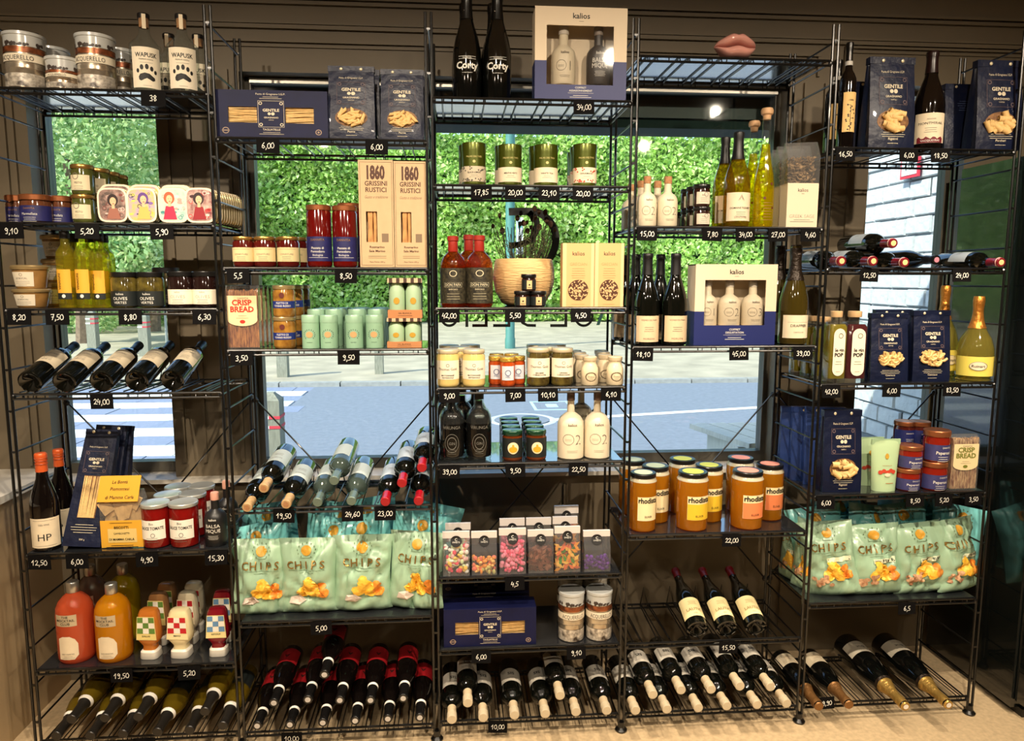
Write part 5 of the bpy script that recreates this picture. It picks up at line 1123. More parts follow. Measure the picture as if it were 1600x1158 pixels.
def chips(seed, truffle=False, W=.182, H=.245, T=.042, back=False):
    t = Tpl('chips_bag', 'bag', W, H); rr = random.Random(seed); off = Vector((rr.uniform(0, 50), rr.uniform(0, 50), 0))
    fol = [(rr.uniform(-.4, .4), rr.uniform(.1, .9), rr.uniform(0, PI), rr.uniform(.06, .14)) for _ in range(10)]
    def surf(x, z, sgn=-1, o=0):
        u = max(-1, min(1, 2 * x / W)); v = max(0, min(1, z / H))
        e = max(0, 1 - abs(u) ** 2.6) ** .6; g = math.sin(PI * min(1, max(0, v * 1.02 + .0))) ** .42 if 0 < v < .99 else 0
        th = T * e * g; xx = x * (1 - .10 * math.sin(PI * v))
        wk = 0
        for fx, fz, a, w in fol:
            d = (u / 2 - fx) * math.cos(a) + (v - fz) * math.sin(a); l = -(u / 2 - fx) * math.sin(a) + (v - fz) * math.cos(a); wk += -.012 * math.exp(-(d / w * 3.0) ** 2) * math.exp(-(l / .35) ** 2)
        wk += .008 * noise.noise(Vector((x * 28, z * 22, sgn * 3)) + off) + .0028 * noise.noise(Vector((x * 70, z * 60, sgn)) + off)
        lift = .012 * abs(u) ** 3 * (1 - v) * rr_c
        return (xx + .003 * noise.noise(Vector((z * 20, 0, 0)) + off), sgn * (th + wk * (e ** .3)) + sgn * o + .006 * noise.noise(Vector((x * 12, z * 9, 7)) + off), z + lift)
    rr_c = rr.uniform(.3, 1); n, m = 22, 26; vs = []; fs = []
    for sg in (-1, 1):
        o_ = len(vs)
        for j in range(m + 1):
            for i in range(n + 1):
                p = surf(-W / 2 + W * i / n, H * j / m, sg)
                if j == m or j == 0 or i == 0 or i == n:
                    q = surf(-W / 2 + W * i / n, H * j / m, -sg); p = tuple((a + b_) / 2 + (0, sg * -.0, 0)[k] for k, (a, b_) in enumerate(zip(p, q)))
                vs.append(p)
        for j in range(m):
            for i in range(n):
                q = (o_ + j * (n + 1) + i, o_ + j * (n + 1) + i + 1, o_ + (j + 1) * (n + 1) + i + 1, o_ + (j + 1) * (n + 1) + i); fs.append(q if sg < 0 else q[::-1])
    body = t.part('bag_body', B().add(vs, fs), mat('mint_foil', (158, 190, 160), .3, coat=.35) if not back else mat('teal_foil', (124, 204, 204), .26, coat=.5), ang=80)
    f = lambda o: (lambda x, z: surf(x, z, -1, o))
    ink(t, body, B().ell(0, H * .86, .017, .016, f(.0028), 20, rings=3), mat('golden_sun', (212, 160, 56), .45), name='sun_print')
    b = B()
    for i in range(11): a = -PI * .8 + i / 10 * PI * 1.6; x, z = .028 * math.sin(a), H * .86 + .023 * math.cos(a); b.ell(x, z, .0014, .003, f(.0028), 6)
    b.lines(0, H * .765, .06, 1, .01, f(.0028), .0012); b.grid(-.06, .06, H * .60, H * .604, f(.0032), 14); b.lines(0, H * .57, .07, 1, .01, f(.003), .0012); ink(t, body, b, mat('moss_ink', (96, 120, 84), .6), name='fine_print')
    if back: return t
    b = B()
    for k, ch in enumerate('CHIPS'): b.text(ch, -.052 + k * .026, H * .625, .026, f(.0055), .021, .014)
    ink(t, body, b, mat('dull_gold_ink', (146, 116, 56), .35, .5)); yz = H * .33
    cm = mat('potato_chip', (238, 166, 28), .5, rgb2=(246, 206, 84), scale=70); cm2 = mat('toasted_chip', (216, 118, 34), .5, rgb2=(240, 160, 60), scale=60)
    b = B(); b2 = B()
    for x, z, r in ((.010, yz + .012, .026), (-.010, yz - .004, .021), (.026, yz - .010, .021), (.004, yz + .032, .016)): b.poly([(x + r * math.sin(q) * rr.uniform(.8, 1.15), z + r * .85 * math.cos(q) * rr.uniform(.8, 1.15)) for q in [2 * PI * k / 14 for k in range(14)]], f(.0048 + r * .04))
    for x, z, r in ((.054, yz - .010, .020), (.048, yz + .014, .015)): b2.poly([(x + r * math.sin(q) * rr.uniform(.85, 1.1), z + r * .8 * math.cos(q) * rr.uniform(.85, 1.1)) for q in [2 * PI * k / 12 for k in range(12)]], f(.0064))
    ink(t, body, b, cm, name='chip_picture'); ink(t, body, b2, cm2, name='chip_picture')
    b = B(); bm = mat('salt_heap', (206, 190, 176), .7)
    if truffle:
        bm = mat('truffle_brown', (150, 96, 62), .7, rgb2=(222, 180, 140), scale=90)
        for i in range(13): b.ell(-.035 + rr.uniform(-.03, .03), H * .235 + rr.uniform(-.016, .018), .009, .007, f(.0072), 9)
        pl = t.part('flavour_strip', B().grid(-.012, .075, H * .475, H * .535, f(.0042), 8), mat('pale_mint_label', (216, 222, 190), .6), body, smooth=False); ink(t, pl, B().text('WHITE TRUFFLE', .031, H * .49, .0085, f(.0052), .08, .02))
    else:
        b.poly([(-.055, H * .16), (-.02, H * .155), (.0, H * .2), (-.022, H * .27), (-.05, H * .24)], f(.0058))
    ink(t, body, b, bm, name='truffle_picture' if truffle else 'salt_picture')
    return t
T_chip = [chips(s) for s in (1, 2, 3, 4)]; T_chipb = [chips(s, back=True) for s in (11, 12, 13)]; T_truf = [chips(s, True) for s in (21, 22, 23, 24)]
def candy(nm, cols, shape, n=70, fill=.62, seed=1):
    t = Tpl('candy_bag', 'bag', .088, .150); w, h, d = .088, .150, .046; rr = random.Random(seed)
    t.part('clear_film', B().loft([[(-w / 2, -d / 2, 0), (w / 2, -d / 2, 0), (w / 2, d / 2, 0), (-w / 2, d / 2, 0)], [(-w / 2, -d / 2, h * .55), (w / 2, -d / 2, h * .55), (w / 2, d / 2, h * .55), (-w / 2, d / 2, h * .55)], [(-w / 2, -.004, h * .86), (w / 2, -.004, h * .86), (w / 2, .004, h * .86), (-w / 2, .004, h * .86)]]), FILM, smooth=False)
    t.part('white_header', B().box(-w / 2 - .001, w / 2 + .001, -.0055, .0055, h * .85, h), mat('frosted_header', (214, 206, 200), .4), smooth=False)
    bs = [B() for _ in cols]
    for i in range(n):
        z = .006 + (h * fill - .008) * rr.random(); lim = d / 2 - .008 if z < h * .55 else .008; x = rr.uniform(-w / 2 + .007, w / 2 - .007); y = rr.uniform(-lim, 0); b = rr.choice(bs)
        if shape == 'ball': b.ball((x, y, z), rr.uniform(.0055, .0085), (1, 1, 1), 7, 5)
        elif shape == 'bean': b.ball((x, y, z), .0085, (rr.uniform(.6, 1.2), .7, rr.uniform(.6, 1.1)), 8, 5)
        else: a = rr.uniform(0, PI); u = Vector((math.cos(a), 0, math.sin(a))) * .013; c = Vector((x, y, z)); v = Vector((-u.z, rr.uniform(-.003, .003), u.x)) * .45; b.loft([[c - u, c - u * .2 + v, c + u, c - u * .2 - v], [c - u + Vector((0, .003, 0)), c - u * .2 + v + Vector((0, .003, 0)), c + u + Vector((0, .003, 0)), c - u * .2 - v + Vector((0, .003, 0))]])
    for b, c in zip(bs, cols): t.part('sweets', b, mat('sweet_%d_%d_%d' % c, c, .35, 0, .2), kind='stuff', smooth=shape != 'flat')
    s = t.part('round_black_sticker', B().ell(0, h * .79, .0185, .0185, lambda x, z: (x, -d / 2 * max(.26, 1 - (z - h * .55) / (h * .31) * .75) - .0018, z), 24, rings=3), mat('sticker_black', (20, 18, 18), .4), smooth=False)
    f = lambda x, z: (x, -d / 2 * max(.26, 1 - (z - h * .55) / (h * .31) * .75) - .0028, z); ink(t, s, B().text('C', 0, h * .80, .009, f, .01).text('SWEETS', 0, h * .755, .005, f, .025), WHITEINK)
    return t
T_candy = {'mixed': candy('mixed', [(226, 70, 96), (238, 190, 190), (240, 200, 90), (220, 240, 190), (236, 236, 230)], 'bean', 90, .70, 1), 'orange': candy('orange', [(238, 150, 60), (240, 190, 110), (200, 190, 120), (236, 120, 100)], 'bean', 60, .42, 2),
           'pink': candy('pink', [(226, 84, 118), (236, 120, 150), (240, 150, 176)], 'ball', 120, .75, 3), 'brown': candy('brown', [(84, 38, 28), (110, 56, 42), (140, 88, 72)], 'flat', 110, .62, 4),
           'leaf': candy('leaf', [(60, 140, 50), (230, 150, 40), (240, 190, 90), (226, 110, 60)], 'flat', 80, .62, 5), 'violet': candy('violet', [(84, 30, 130), (110, 54, 160), (60, 18, 96)], 'ball', 70, .38, 6)}
def teabag():
    t = Tpl('herbal_tea_bag', 'bag', .112, .285); w, h, d = .112, .285, .055; rr = random.Random(8)
    t.part('card_box', B().box(-w / 2, w / 2, 0, d, 0, h * .51), mat('white_carton', (222, 204, 176), .6), smooth=False)
    b = B()
    for i in range(420):
        c = Vector((rr.uniform(-.045, .045), rr.uniform(.008, d - .01), h * .5 + rr.random() * h * .32)); a = Vector((rr.gauss(0, 1), rr.gauss(0, 1), rr.gauss(0, 1))).normalized(); u = a.orthogonal().normalized() * .006; b.add([c - a * .009, c + u, c + a * .009, c - u], [(0, 1, 2, 3)])
    t.part('dried_leaves', b, mat('dried_sage', (176, 144, 102), .8, rgb2=(104, 80, 54), scale=60), smooth=False, kind='stuff')
    t.part('clear_bag', B().loft([[(-w / 2 * 1.02, .001, h * .5), (w / 2 * 1.02, .001, h * .5), (w / 2 * 1.02, d, h * .5), (-w / 2 * 1.02, d, h * .5)], [(-w / 2 * 1.06, .004, h * .82), (w / 2 * 1.06, .004, h * .82), (w / 2 * 1.06, d * .9, h * .82), (-w / 2 * 1.06, d * .9, h * .82)], [(-w / 2 * 1.1, d * .45, h * .98), (w / 2 * 1.0, d * .45, h), (w / 2 * 1.0, d * .5, h), (-w / 2 * 1.1, d * .5, h * .98)]]), FILM, smooth=False)
    fm = flat(-.0007); ink(t, 0, B().text('kalios', 0, h * .41, .012, fm, .045, 0).lines(0, h * .385, .015, 1, .01, fm, .001)); ink(t, 0, B().text('GREEK SAGE', 0, h * .105, .012, fm, .09, -.025).lines(0, h * .08, .09, 2, .006, fm, .0012), GREYINK, name='thin_print')
    return t
T_teab = teabag()
def pouch():
    t = Tpl('snack_pouch', 'bag', .092, .165); w, h, d = .092, .165, .045; R_ = []
    for k in range(11):
        z = h * k / 10; v = k / 10; e = d / 2 * (1 - v) ** .7 + .002; a = w / 2 * (.86 + .22 * v); R_.append([(a * math.sin(2 * PI * i / 16) * (1 if abs(math.sin(2 * PI * i / 16)) > .9 else 1.05), -e * math.cos(2 * PI * i / 16), z) for i in range(16)])
    p = t.part('pouch_body', B().loft(R_), mat('mint_pouch', (178, 204, 160), .4, coat=.2)); t.part('sealed_top', B().box(-w / 2 * 1.05, w / 2 * 1.05, -.003, .003, h * .9, h), mat('mint_pouch2', (160, 190, 150), .4), smooth=False)
    f = lambda o: (lambda x, z: (x, -(d / 2 * (1 - z / h) ** .7 + .002) * max(.2, 1 - (x / (w / 2)) ** 2) ** .5 - o, z))
    ink(t, p, B().ell(0, h * .68, .0065, .009, f(.0014), 14), mat('ochre_sun', (190, 150, 50), .5), name='sun_print'); b = B()
    for x, z in ((-.022, .062), (-.011, .066), (.001, .062), (.012, .067), (.021, .063)): b.ell(x, z, .0075, .0065, f(.0022), 10)
    ink(t, p, b, mat('nut_red', (190, 66, 44), .5), name='nut_picture'); ink(t, p, B().ell(0, .054, .010, .006, f(.003), 10), CREAM, name='nut_picture'); ink(t, p, B().lines(0, h * .5, .05, 1, .01, f(.0018), .001).lines(.008, .026, .04, 1, .01, f(.0016), .002), mat('rust_ink', (176, 90, 50), .6), name='fine_print'); return t
T_pouch = pouch()
def ginsq(nm, c, d):
    t = Tpl('square_gin_bottle', 'bottle', .066, .225); n = 20
    def ring(k, z): return [(math.copysign(abs(math.sin(2 * PI * q / n + .001)) ** .4, math.sin(2 * PI * q / n + .001)) * k * .033, -math.copysign(abs(math.cos(2 * PI * q / n + .001)) ** .4, math.cos(2 * PI * q / n + .001)) * k * .03, z) for q in range(n)]
    t.part('liquid_body', B().loft([ring(.94, .012), ring(.96, .016), ring(.96, .175), ring(.8, .184)]), thin(nm, c, d, .6, .9)); t.part('glass_body', B().loft([ring(.97, 0), ring(1, .004), ring(1, .182), ring(.86, .19), ring(.5, .194)], cap=False), CLEARG)
    t.part('glass_neck', B().lathe([(.0165, .192), (.016, .205), (.017, .207)], 16), CLEARG); t.part('wood_stopper', B().lathe([(.0195, .206), (.0205, .208), (.0205, .224), (.019, .225), (.0005, .225)], 18), mat('pale_wood', (206, 170, 124), .6))
    f = flat(-.0312); P = [(-.021, .035), (.021, .035), (.021, .150)] + [(.021 * math.cos(a), .150 + .021 * math.sin(a)) for a in [PI * k / 10 for k in range(11)]] + [(-.021, .150)]
    P2 = [(.021 * math.cos(PI + PI * k / 10), .042 + .021 * math.sin(PI + PI * k / 10)) for k in range(11)] + [(.021 * math.cos(PI * k / 10), .150 + .021 * math.sin(PI * k / 10)) for k in range(11)]
    lp = t.part('arched_label', B().add([f(x, z) for x, z in P2], [tuple(range(len(P2)))]), mat('pale_cream_label', (232, 220, 196), .7), smooth=False); g = flat(-.0318)
    ink(t, lp, B().text('le gin', .002, .098, .011, g, .034, .03).text('POP', .0, .082, .012, g, .036, .04).ell(.004, .148, .008, .008, g, 14, inner=.8).lines(0, .066, .03, 2, .008, g, .001, 3).lines(0, .034, .024, 1, .01, g, .001)); return t
T_ginsq = {'yellow': ginsq('olive_gin', (206, 190, 70), (176, 154, 30)), 'red': ginsq('magenta_gin', (120, 14, 24), (104, 8, 18))}
def biscuit():
    t = Tpl('biscuit_bag', 'bag', .135, .225); w, h = .135, .225; rr = random.Random(12); b = B()
    for i in range(26):
        c = Vector((rr.uniform(-.052, .052), rr.uniform(-.018, .01), .085 + rr.random() * .07)); a = rr.uniform(-.6, .6); u = Vector((math.cos(a), rr.uniform(-.3, .3), math.sin(a))) * .017; v = Vector((-math.sin(a), 0, math.cos(a))) * .022; nn = u.cross(v).normalized() * .003
        b.loft([[c - u - v - nn, c + u - v - nn, c + u + v - nn, c - u + v - nn], [c - u - v + nn, c + u - v + nn, c + u + v + nn, c - u + v + nn]])
    t.part('biscuits', b, mat('puff_biscuit', (222, 184, 126), .7, var=.2, scale=40), smooth=False, kind='stuff')
    t.part('clear_bag', B().loft([[(-w / 2, -.028, 0), (w / 2, -.028, 0), (w / 2, .028, 0), (-w / 2, .028, 0)], [(-w / 2, -.028, h * .6), (w / 2, -.028, h * .6), (w / 2, .028, h * .6), (-w / 2, .028, h * .6)], [(-w / 2, -.004, h * .80), (w / 2, -.004, h * .80), (w / 2, .004, h * .8), (-w / 2, .004, h * .8)]]), FILM, smooth=False)
    ym = mat('yellow_card', (226, 168, 50), .6); f = flat(-.0305)
    lo = t.part('lower_card', B().box(-w / 2, w / 2, -.030, -.0285, .002, h * .39), ym, smooth=False)
    bp = t.part('pale_panel', B().grid(-w * .33, w * .36, .018, .062, flat(-.0306), 2), mat('straw_paper2', (226, 196, 120), .7), lo, smooth=False)
    ink(t, lo, B().text('BISCOTTI', .0, .062, .008, flat(-.0314), .09, .02).text('GAMBONETTI', 0, .044, .006, flat(-.0314), .07).text('DI MAMMA CARLA', 0, .025, .007, flat(-.0314), .09, .02).lines(0, .008, .11, 2, .005, flat(-.0314), .0015).lines(0, .08, .11, 1, .005, flat(-.0314), .0012))
    hp = t.part('header_card', B().loft([[(-w * .53, -.034, h * .66), (w * .44, -.034, h * .66), (w * .44, -.032, h * .66), (-w * .53, -.032, h * .66)], [(-w * .47, -.012, h * 1.0), (w * .5, -.012, h * 1.0), (w * .5, -.010, h * 1.0), (-w * .47, -.010, h * 1.0)]]), ym, smooth=False)
    fh = lambda x, z: (x, -.0352 + (z - h * .66) / (h * .34) * .022, z)
    ink(t, hp, B().text('Le Bontà', 0, h * .90, .010, fh, .06, slant=.25).text('Piemontesi', .0, h * .81, .010, fh, .07, slant=.25).text('di Mamma Carla', 0, h * .70, .010, fh, .10, slant=.25)); return t
T_bisc = biscuit()
def pricetag():
    m = B().box(-.036, .036, -.002, 0, -.047, 0).mesh('tag_board', TAGM, False); return m
TAGME = pricetag()
T_rl = wine('lying_red_wine_bottle', 'bordeaux', .0375, .30, DARKG, mat('ruby_capsule', (120, 20, 34), .3, .2, .3), (.245, .301), ring=(.293, .007, mat('pinkish_band', (214, 170, 160), .4), 1), lab=(.08, .17), labm=mat('pale_blue_label', (190, 200, 208), .5), txt=[('-', .12, 0, GREYINK, 0)], mouth=mat('straw_disc', (204, 190, 130), .5))
T_rl2 = wine('lying_red_wine_bottle', 'burgundy', .0375, .30, DARKG, mat('near_black_foil', (12, 12, 12), .3, .1), (.245, .301), mouth=mat('mauve_disc', (186, 120, 136), .5))
# ------------------------------------------------------------------ what stands on the shelves
SHN = {1: 'far left bay', 2: 'second bay', 3: 'middle bay', 4: 'fourth bay', 5: 'far right bay'}
# --- bay 1, top: rice tins and vodka
s = (1, 0); g = 'tins of rice on the top left shelf'
put(T_rice, s, 44, 57, 56, .06, label='tall rice tin with frosted lid at the very left of the top left shelf', group=g)
put(T_rice, s, 82, None, None, .19, h=.165, top=True, label='rice tin half hidden behind the leftmost tall tin', group=g)
put(T_rices, s, 102, 49, 93, .055, label='short small rice tin between the two tall rice tins', group=g)
put(T_rice, s, 154, 55, 58, .06, label='tall rice tin left of the vodka bottles on the top left shelf', group=g)
put(T_rice, s, 188, None, None, .19, h=.165, top=True, label='rice tin behind the tall tin beside the vodka', group=g)
g = 'vodka bottles on the top left shelf'
put(T_vodka, s, 231, 46, 22, .06, rz=22, label='clear vodka bottle with black paw label, front left of the four', group=g)
put(T_vodka, s, 289, 46, 23, .06, rz=16, label='clear vodka bottle with black paw label, front right beside the ladder post', group=g)
put(T_vodka, s, 263, None, None, .20, h=.225, top=True, label='vodka bottle standing behind, between the two front vodka bottles', group=g)
put(T_vodka, s, 309, None, None, .20, h=.225, top=True, label='vodka bottle behind the ladder post at the shelf end', group=g)
# --- bay 1, second: spreads, pesto, tins with pictures
s = (1, 1); g = 'copper lid spread jars on the second left shelf'
put(T_purple, s, 31, 34, 306, .14, label='copper lid spread jar partly hidden at the far left', group=g)
put(T_purple, s, 59, 45, 305, .052, label='large front copper lid spread jar with indigo label', group=g)
put(T_purple, s, 98, 36, 307, .10, label='copper lid spread jar beside the green pesto stack', group=g)
g = 'green pesto jars stacked on the second left shelf'
for k, (cx, Y, w) in enumerate(((133, .045, 33), (158, .125, None), (174, .20, None), (187, .27, None))):
    z = put(T_green, s, cx, w, None, Y, h=.0875, label='lower green pesto jar, %s stack from the front' % ORD[k], group=g)
    put(T_green, s, cx - 1.5, w, None, Y, h=.0925, base=z, label='upper green pesto jar, %s stack from the front' % ORD[k], group=g)
names = ['grey picture of a dark haired lady', 'yellow picture of a lady in a violet hat', 'turquoise picture of a red haired lady', 'dark red picture of two women']
for k, cx in enumerate((177.5, 223, 272, 314)):
    put(T_sard[k], s, cx, 46, 293, .006, label='cream rimmed fish tin with %s' % names[k], group='picture fish tins on the second left shelf')
    if k < 3: put(T_sard[k], s, cx + 2.5, None, None, .032, h=.122, top=True, label='fish tin right behind the one with %s' % names[k], group='picture fish tins on the second left shelf')
for k in range(11):
    put(T_sard[3], s, 314, 45, None, .031 + k * .0245, Y0=.006, label='gold edged fish tin, %s behind the dark red picture tin' % ORD[k], group='fish tins queued behind the red one')
# --- bay 1, third: rillettes, vinegar, olives
s = (1, 2); g = 'flared rillette jars on the third left shelf'
z = put(T_weck, s, 52, 54, 451, .075, label='bottom flared rillette jar of the front stack', group=g)
z = put(T_weck, s, 50, 54, 414, .075, base=z, label='upper flared rillette jar of the front stack', group=g)
z = put(T_weck, s, 97, 52, None, .225, h=.080, label='bottom flared rillette jar of the rear stack', group=g)
z = put(T_weck, s, 96, 52, None, .225, h=.080, base=z, label='middle flared rillette jar of the rear stack', group=g)
put(T_weck, s, 95, 52, None, .225, h=.080, base=z, label='topmost flared rillette jar of the rear stack', group=g)
g = 'yellow vinegar bottles on the third left shelf'
for k, (cx, Y) in enumerate(((109, .045), (137, .04), (161, .06), (122, .125), (148, .13), (168, .15))):
    put(T_vin, s, cx, 29 if Y < .1 else None, None, Y, h=.242 if k < 2 else .235, label=['front left vinegar bottle with mustard label', 'front middle vinegar bottle with mustard label', 'front right vinegar bottle beside the olive jars', 'rear left vinegar bottle behind the labelled pair', 'rear middle vinegar bottle behind the labelled pair', 'rear right vinegar bottle nearest the olives'][k], group=g)
g = 'dark jars of olives on the third left shelf'
put(T_olive, s, 197, 40, 425, label='green olive jar with black label next to the vinegar', group=g)
put(T_olive, s, 238, 40, 425, label='green olive jar with black label next to the white labelled jars', group=g)
put(T_olive, s, 262, None, None, .15, h=.130, label='black lid olive jar set back between black and white labels', group=g)
put(T_tapen, s, 285, 39, 424, label='dark olive jar with white label, left of two', group=g)
put(T_tapen, s, 323, 38, 424, label='dark olive jar with white label by the ladder post', group=g)
# --- bay 1, fourth: five lying bottles, feet forward
g = 'reclining red wine bottles with pale labels'
for k, (px, py) in enumerate(((46, 598), (100, 598), (158, 597), (213, 596), (269, 595))):
    lay(T_bord5, (px, py), .01, (.02, .94, .31), .30, '%s reclining wine bottle from the left, foot towards the room' % ORD[k], g, base=True, spin=12)
# --- bay 1, fifth
s = (1, 4); g = 'orange cap red wine bottles'
put(T_orange, s, 75, 41, 709, .05, rz=20, label='red wine bottle with orange screw cap and cream label, in front', group=g)
put(T_orange, s, 101, None, None, .155, h=.31, label='red wine bottle with orange screw cap, behind the labelled one', group=g)
g = 'long navy pasta bags'
put(T_long, s, 133, 57, None, .05, h=.395, lean=-19, side=4, label='front leaning navy bag of long pasta with clear window', group=g)
put(T_long, s, 152, 55, None, .115, h=.395, lean=-17, side=4, label='middle leaning navy bag of long pasta', group=g)
put(T_long, s, 168, 54, None, .16, h=.385, lean=-14, side=3, label='rearmost leaning navy bag of long pasta', group=g)
put(T_bisc, s, 198, 62, 742, .055, label='clear bag of biscuits under a yellow handwritten card', group=None)
g = 'tomato sauce jars with silver lids'
for k, (cx, w, Y) in enumerate(((246.5, 41, .05), (290, 42, .05), (266, None, .145), (304, None, .15), (282, None, .245), (318, None, .25))):
    put(T_tom, s, cx, w, None, Y, h=.150, label=['front left', 'front right', 'second row left', 'second row right', 'third row left', 'third row right'][k] + ' tomato sauce jar with silver lid', group=g)
put(T_bals, s, 339, 34, 769, .045, label='black balsamic vinegar bottle with pink stopper, in front', group='black vinegar bottles')
put(T_bals, s, 357, None, None, .15, h=.19, label='black balsamic vinegar bottle with pink stopper, behind the post', group='black vinegar bottles')
# --- bay 1, sixth
s = (1, 5); g = 'cocktail drink bottles'
put(T_mock['pink'], s, 122, 53, 908, .075, label='pink orange cocktail drink bottle with silver cap', group=g)
put(T_mock['yellow'], s, 181, 52, 911, .07, label='amber yellow cocktail drink bottle with silver cap', group=g)
put(T_mock['grey'], s, 148, None, None, .215, h=.275, label='smoky clear cocktail drink bottle behind the pink one', group=g)
put(T_mock['lime'], s, 198, None, None, .215, h=.275, label='lime yellow cocktail drink bottle behind the amber one', group=g)
g = 'chequered squeeze sauce bottles'
for nm, cx, w, yt, Y, lb in (('green', 237, 34, 950, .06, 'orange squeeze bottle with green chequers, in front'), ('red', 285, 36, 950, .06, 'cream squeeze bottle with red chequers, in front'), ('blue', 343, 33, 948, .06, 'dark red squeeze bottle with blue chequers, in front'),
                             ('brown', 252, None, None, .155, 'brown squeeze bottle with green chequers, second in its file'), ('brown', 265, None, None, .24, 'brown squeeze bottle with green chequers, last in its file'),
                             ('grey', 297, None, None, .155, 'pale squeeze bottle with red chequers, second in its file'), ('grey', 307, None, None, .24, 'pale squeeze bottle with red chequers, last in its file'), ('blue', 352, None, None, .16, 'dark red squeeze bottle with blue chequers, behind the front one')):
    put(T_sq[nm], s, cx, w, yt, Y, h=None if yt else .19, label=lb, group=g, rz=-6 if nm != 'blue' else 0)
# --- bottom racks: bottles with their necks to the room
def rack(t, tips, Yt, L, what, g, dz=0.0, row='lower', dx=0):
    for k, (px, py) in enumerate(tips):
        lay(t, (px, py), Yt, (dx, -1, dz), L, '%s %s from the left in the %s row' % (ORD[k], what, row), g, spin=random.uniform(-14, 14))
g = 'amber white wine bottles in the bottom left rack'
rack(T_greenyel, [(88, 1150), (141, 1150), (192, 1147), (246, 1144), (296, 1141), (348, 1134)], -.07, .30, 'amber wine bottle with white neck band', g, -.06)
rack(T_greenyel, [(112, 1124), (164, 1122), (216, 1120), (320, 1112)], -.07, .30, 'amber wine bottle with white neck band', g, -.06, 'upper')
g = 'red label wine bottles in the second bottom rack'
rack(T_redlab, [(402, 1134), (453, 1132), (504.5, 1129), (555, 1126), (606, 1123), (656, 1121)], -.07, .30, 'black bottle with red label', g, -.04)
rack(T_redlab, [(428, 1098), (481, 1093), (531, 1094), (579, 1094), (630, 1091)], -.07, .30, 'black bottle with red label', g, -.04, 'middle')
lay(T_redlab, (507, 1054), -.07, (0, -1, -.04), .30, 'single red label bottle lying on top of the pile', g)
g = 'screw cap wine bottles in the middle bottom rack'
rack(T_beige, [(706, 1124), (755, 1121), (804, 1117), (852, 1115), (900, 1112), (948, 1110)], -.07, .30, 'beige screw cap bottle of the middle bay', g, -.03)
rack(T_beige, [(731, 1098), (875, 1086.5)], -.07, .30, 'beige screw cap bottle of the middle bay', g, -.03, 'upper')
g = 'screw cap wine bottles in the fourth bottom rack'
rack(T_beige, [(993, 1110), (1042, 1108), (1091, 1106), (1135.6, 1103), (1183, 1101), (1229, 1099)], -.07, .30, 'beige screw cap bottle of the fourth bay', g, -.03)
rack(T_beige, [(1020, 1085), (1064, 1078), (1111, 1077), (1156, 1072), (1204, 1073)], -.07, .30, 'beige screw cap bottle of the fourth bay', g, -.03, 'upper')
g = 'sparkling wine bottles in the right bottom rack'
lay(T_champ, (1280, 1104), -.07, (0, -1, -.03), .31, 'smaller bronze foil champagne bottle crossing behind the ladder post', g)
lay(T_champ, (1327, 1101.5), -.07, (0, -1, -.03), .31, 'smaller bronze foil champagne bottle left of the magnums', g)
lay(T_mag, (1415, 1104), -.11, (0, -1, -.05), .40, 'left champagne magnum with bright gold foil neck', g)
lay(T_mag, (1482, 1101.5), -.11, (0, -1, -.05), .40, 'right champagne magnum with bright gold foil neck', g)
# --- bay 2
s = (2, 0)
put(T_tag, s, 425, 173, 141, .012, label='navy tagliatelle carton on the top shelf of the second bay')
g = 'navy pasta bags on top of the second bay'
for nm, cx, w, yt, Y, lb in (('penne', 552, 72, 105, .05, 'navy bag of penne beside the tagliatelle carton'), ('penne', 630, 67, 110, .05, 'navy bag of penne beside the ladder post, second bay'), ('blank', 562, 68, None, .16, 'navy pasta bag hidden behind the left penne bag'), ('blank', 638, 66, None, .16, 'navy pasta bag hidden behind the right penne bag')):
    put(T_bag[nm], s, cx, w, yt, Y, h=None if yt else .25, label=lb, group=g)
    if nm != 'blank': put_pasta(T_bag[nm], [o for o in COL.objects if o.get('label') == lb][0], int(cx))
s = (2, 1); g = 'jam jars with straw labels'
for k, (cx, w, Y) in enumerate(((382, 33, .042), (415.5, 34, .042), (452, 34, .042), (466, None, .12), (474, None, .20), (392, None, .14), (426, None, .14))):
    put(T_jam, s, cx, w, 370 if w else None, Y, h=None if w else .10, label=['left front', 'middle front', 'right front', 'second right', 'rearmost right', 'rear left', 'rear middle'][k] + ' dark jam jar with straw label', group=g)
g = 'tall tomato passata jars'
put(T_pass, s, 500.5, 38, 321, label='left tall tomato passata jar with copper lid', group=g); put(T_pass, s, 540.5, 38, 322, label='right tall tomato passata jar with copper lid', group=g)
put(T_pass, s, 549, None, None, .14, h=.215, label='tall passata jar hidden behind the right one', group=g)
g = 'tall breadstick boxes'
put(T_gris, s, 590, 53, 250, .008, label='left tall kraft breadstick box reading 1860', group=g); put(T_gris, s, 643, 50, 252, .010, label='right tall kraft breadstick box reading 1860', group=g)
s = (2, 2); g = 'crisp bread packs on the third shelf of the second bay'
for k in range(5): put(T_crisp, s, 381, 49, None, .012 + k * .052, Y0=.012, h=.205, label=['front crisp bread pack with red lettering', 'second crisp bread pack from the front', 'third crisp bread pack from the front', 'fourth crisp bread pack from the front', 'rearmost crisp bread pack'][k], group=g)
g = 'stacked tuna jars with blue bands'
for k, (cx, Y, w) in enumerate(((446, .045, 34), (459, .13, None), (470, .21, None))):
    z = put(T_tuna, s, cx, w, None, Y, h=.103, label='lower tuna jar, %s stack from the front' % ORD[k], group=g)
    put(T_tuna, s, cx - 1, w, None, Y, h=.103, base=z, label='upper tuna jar, %s stack from the front' % ORD[k], group=g)
g = 'mint green snack tins'
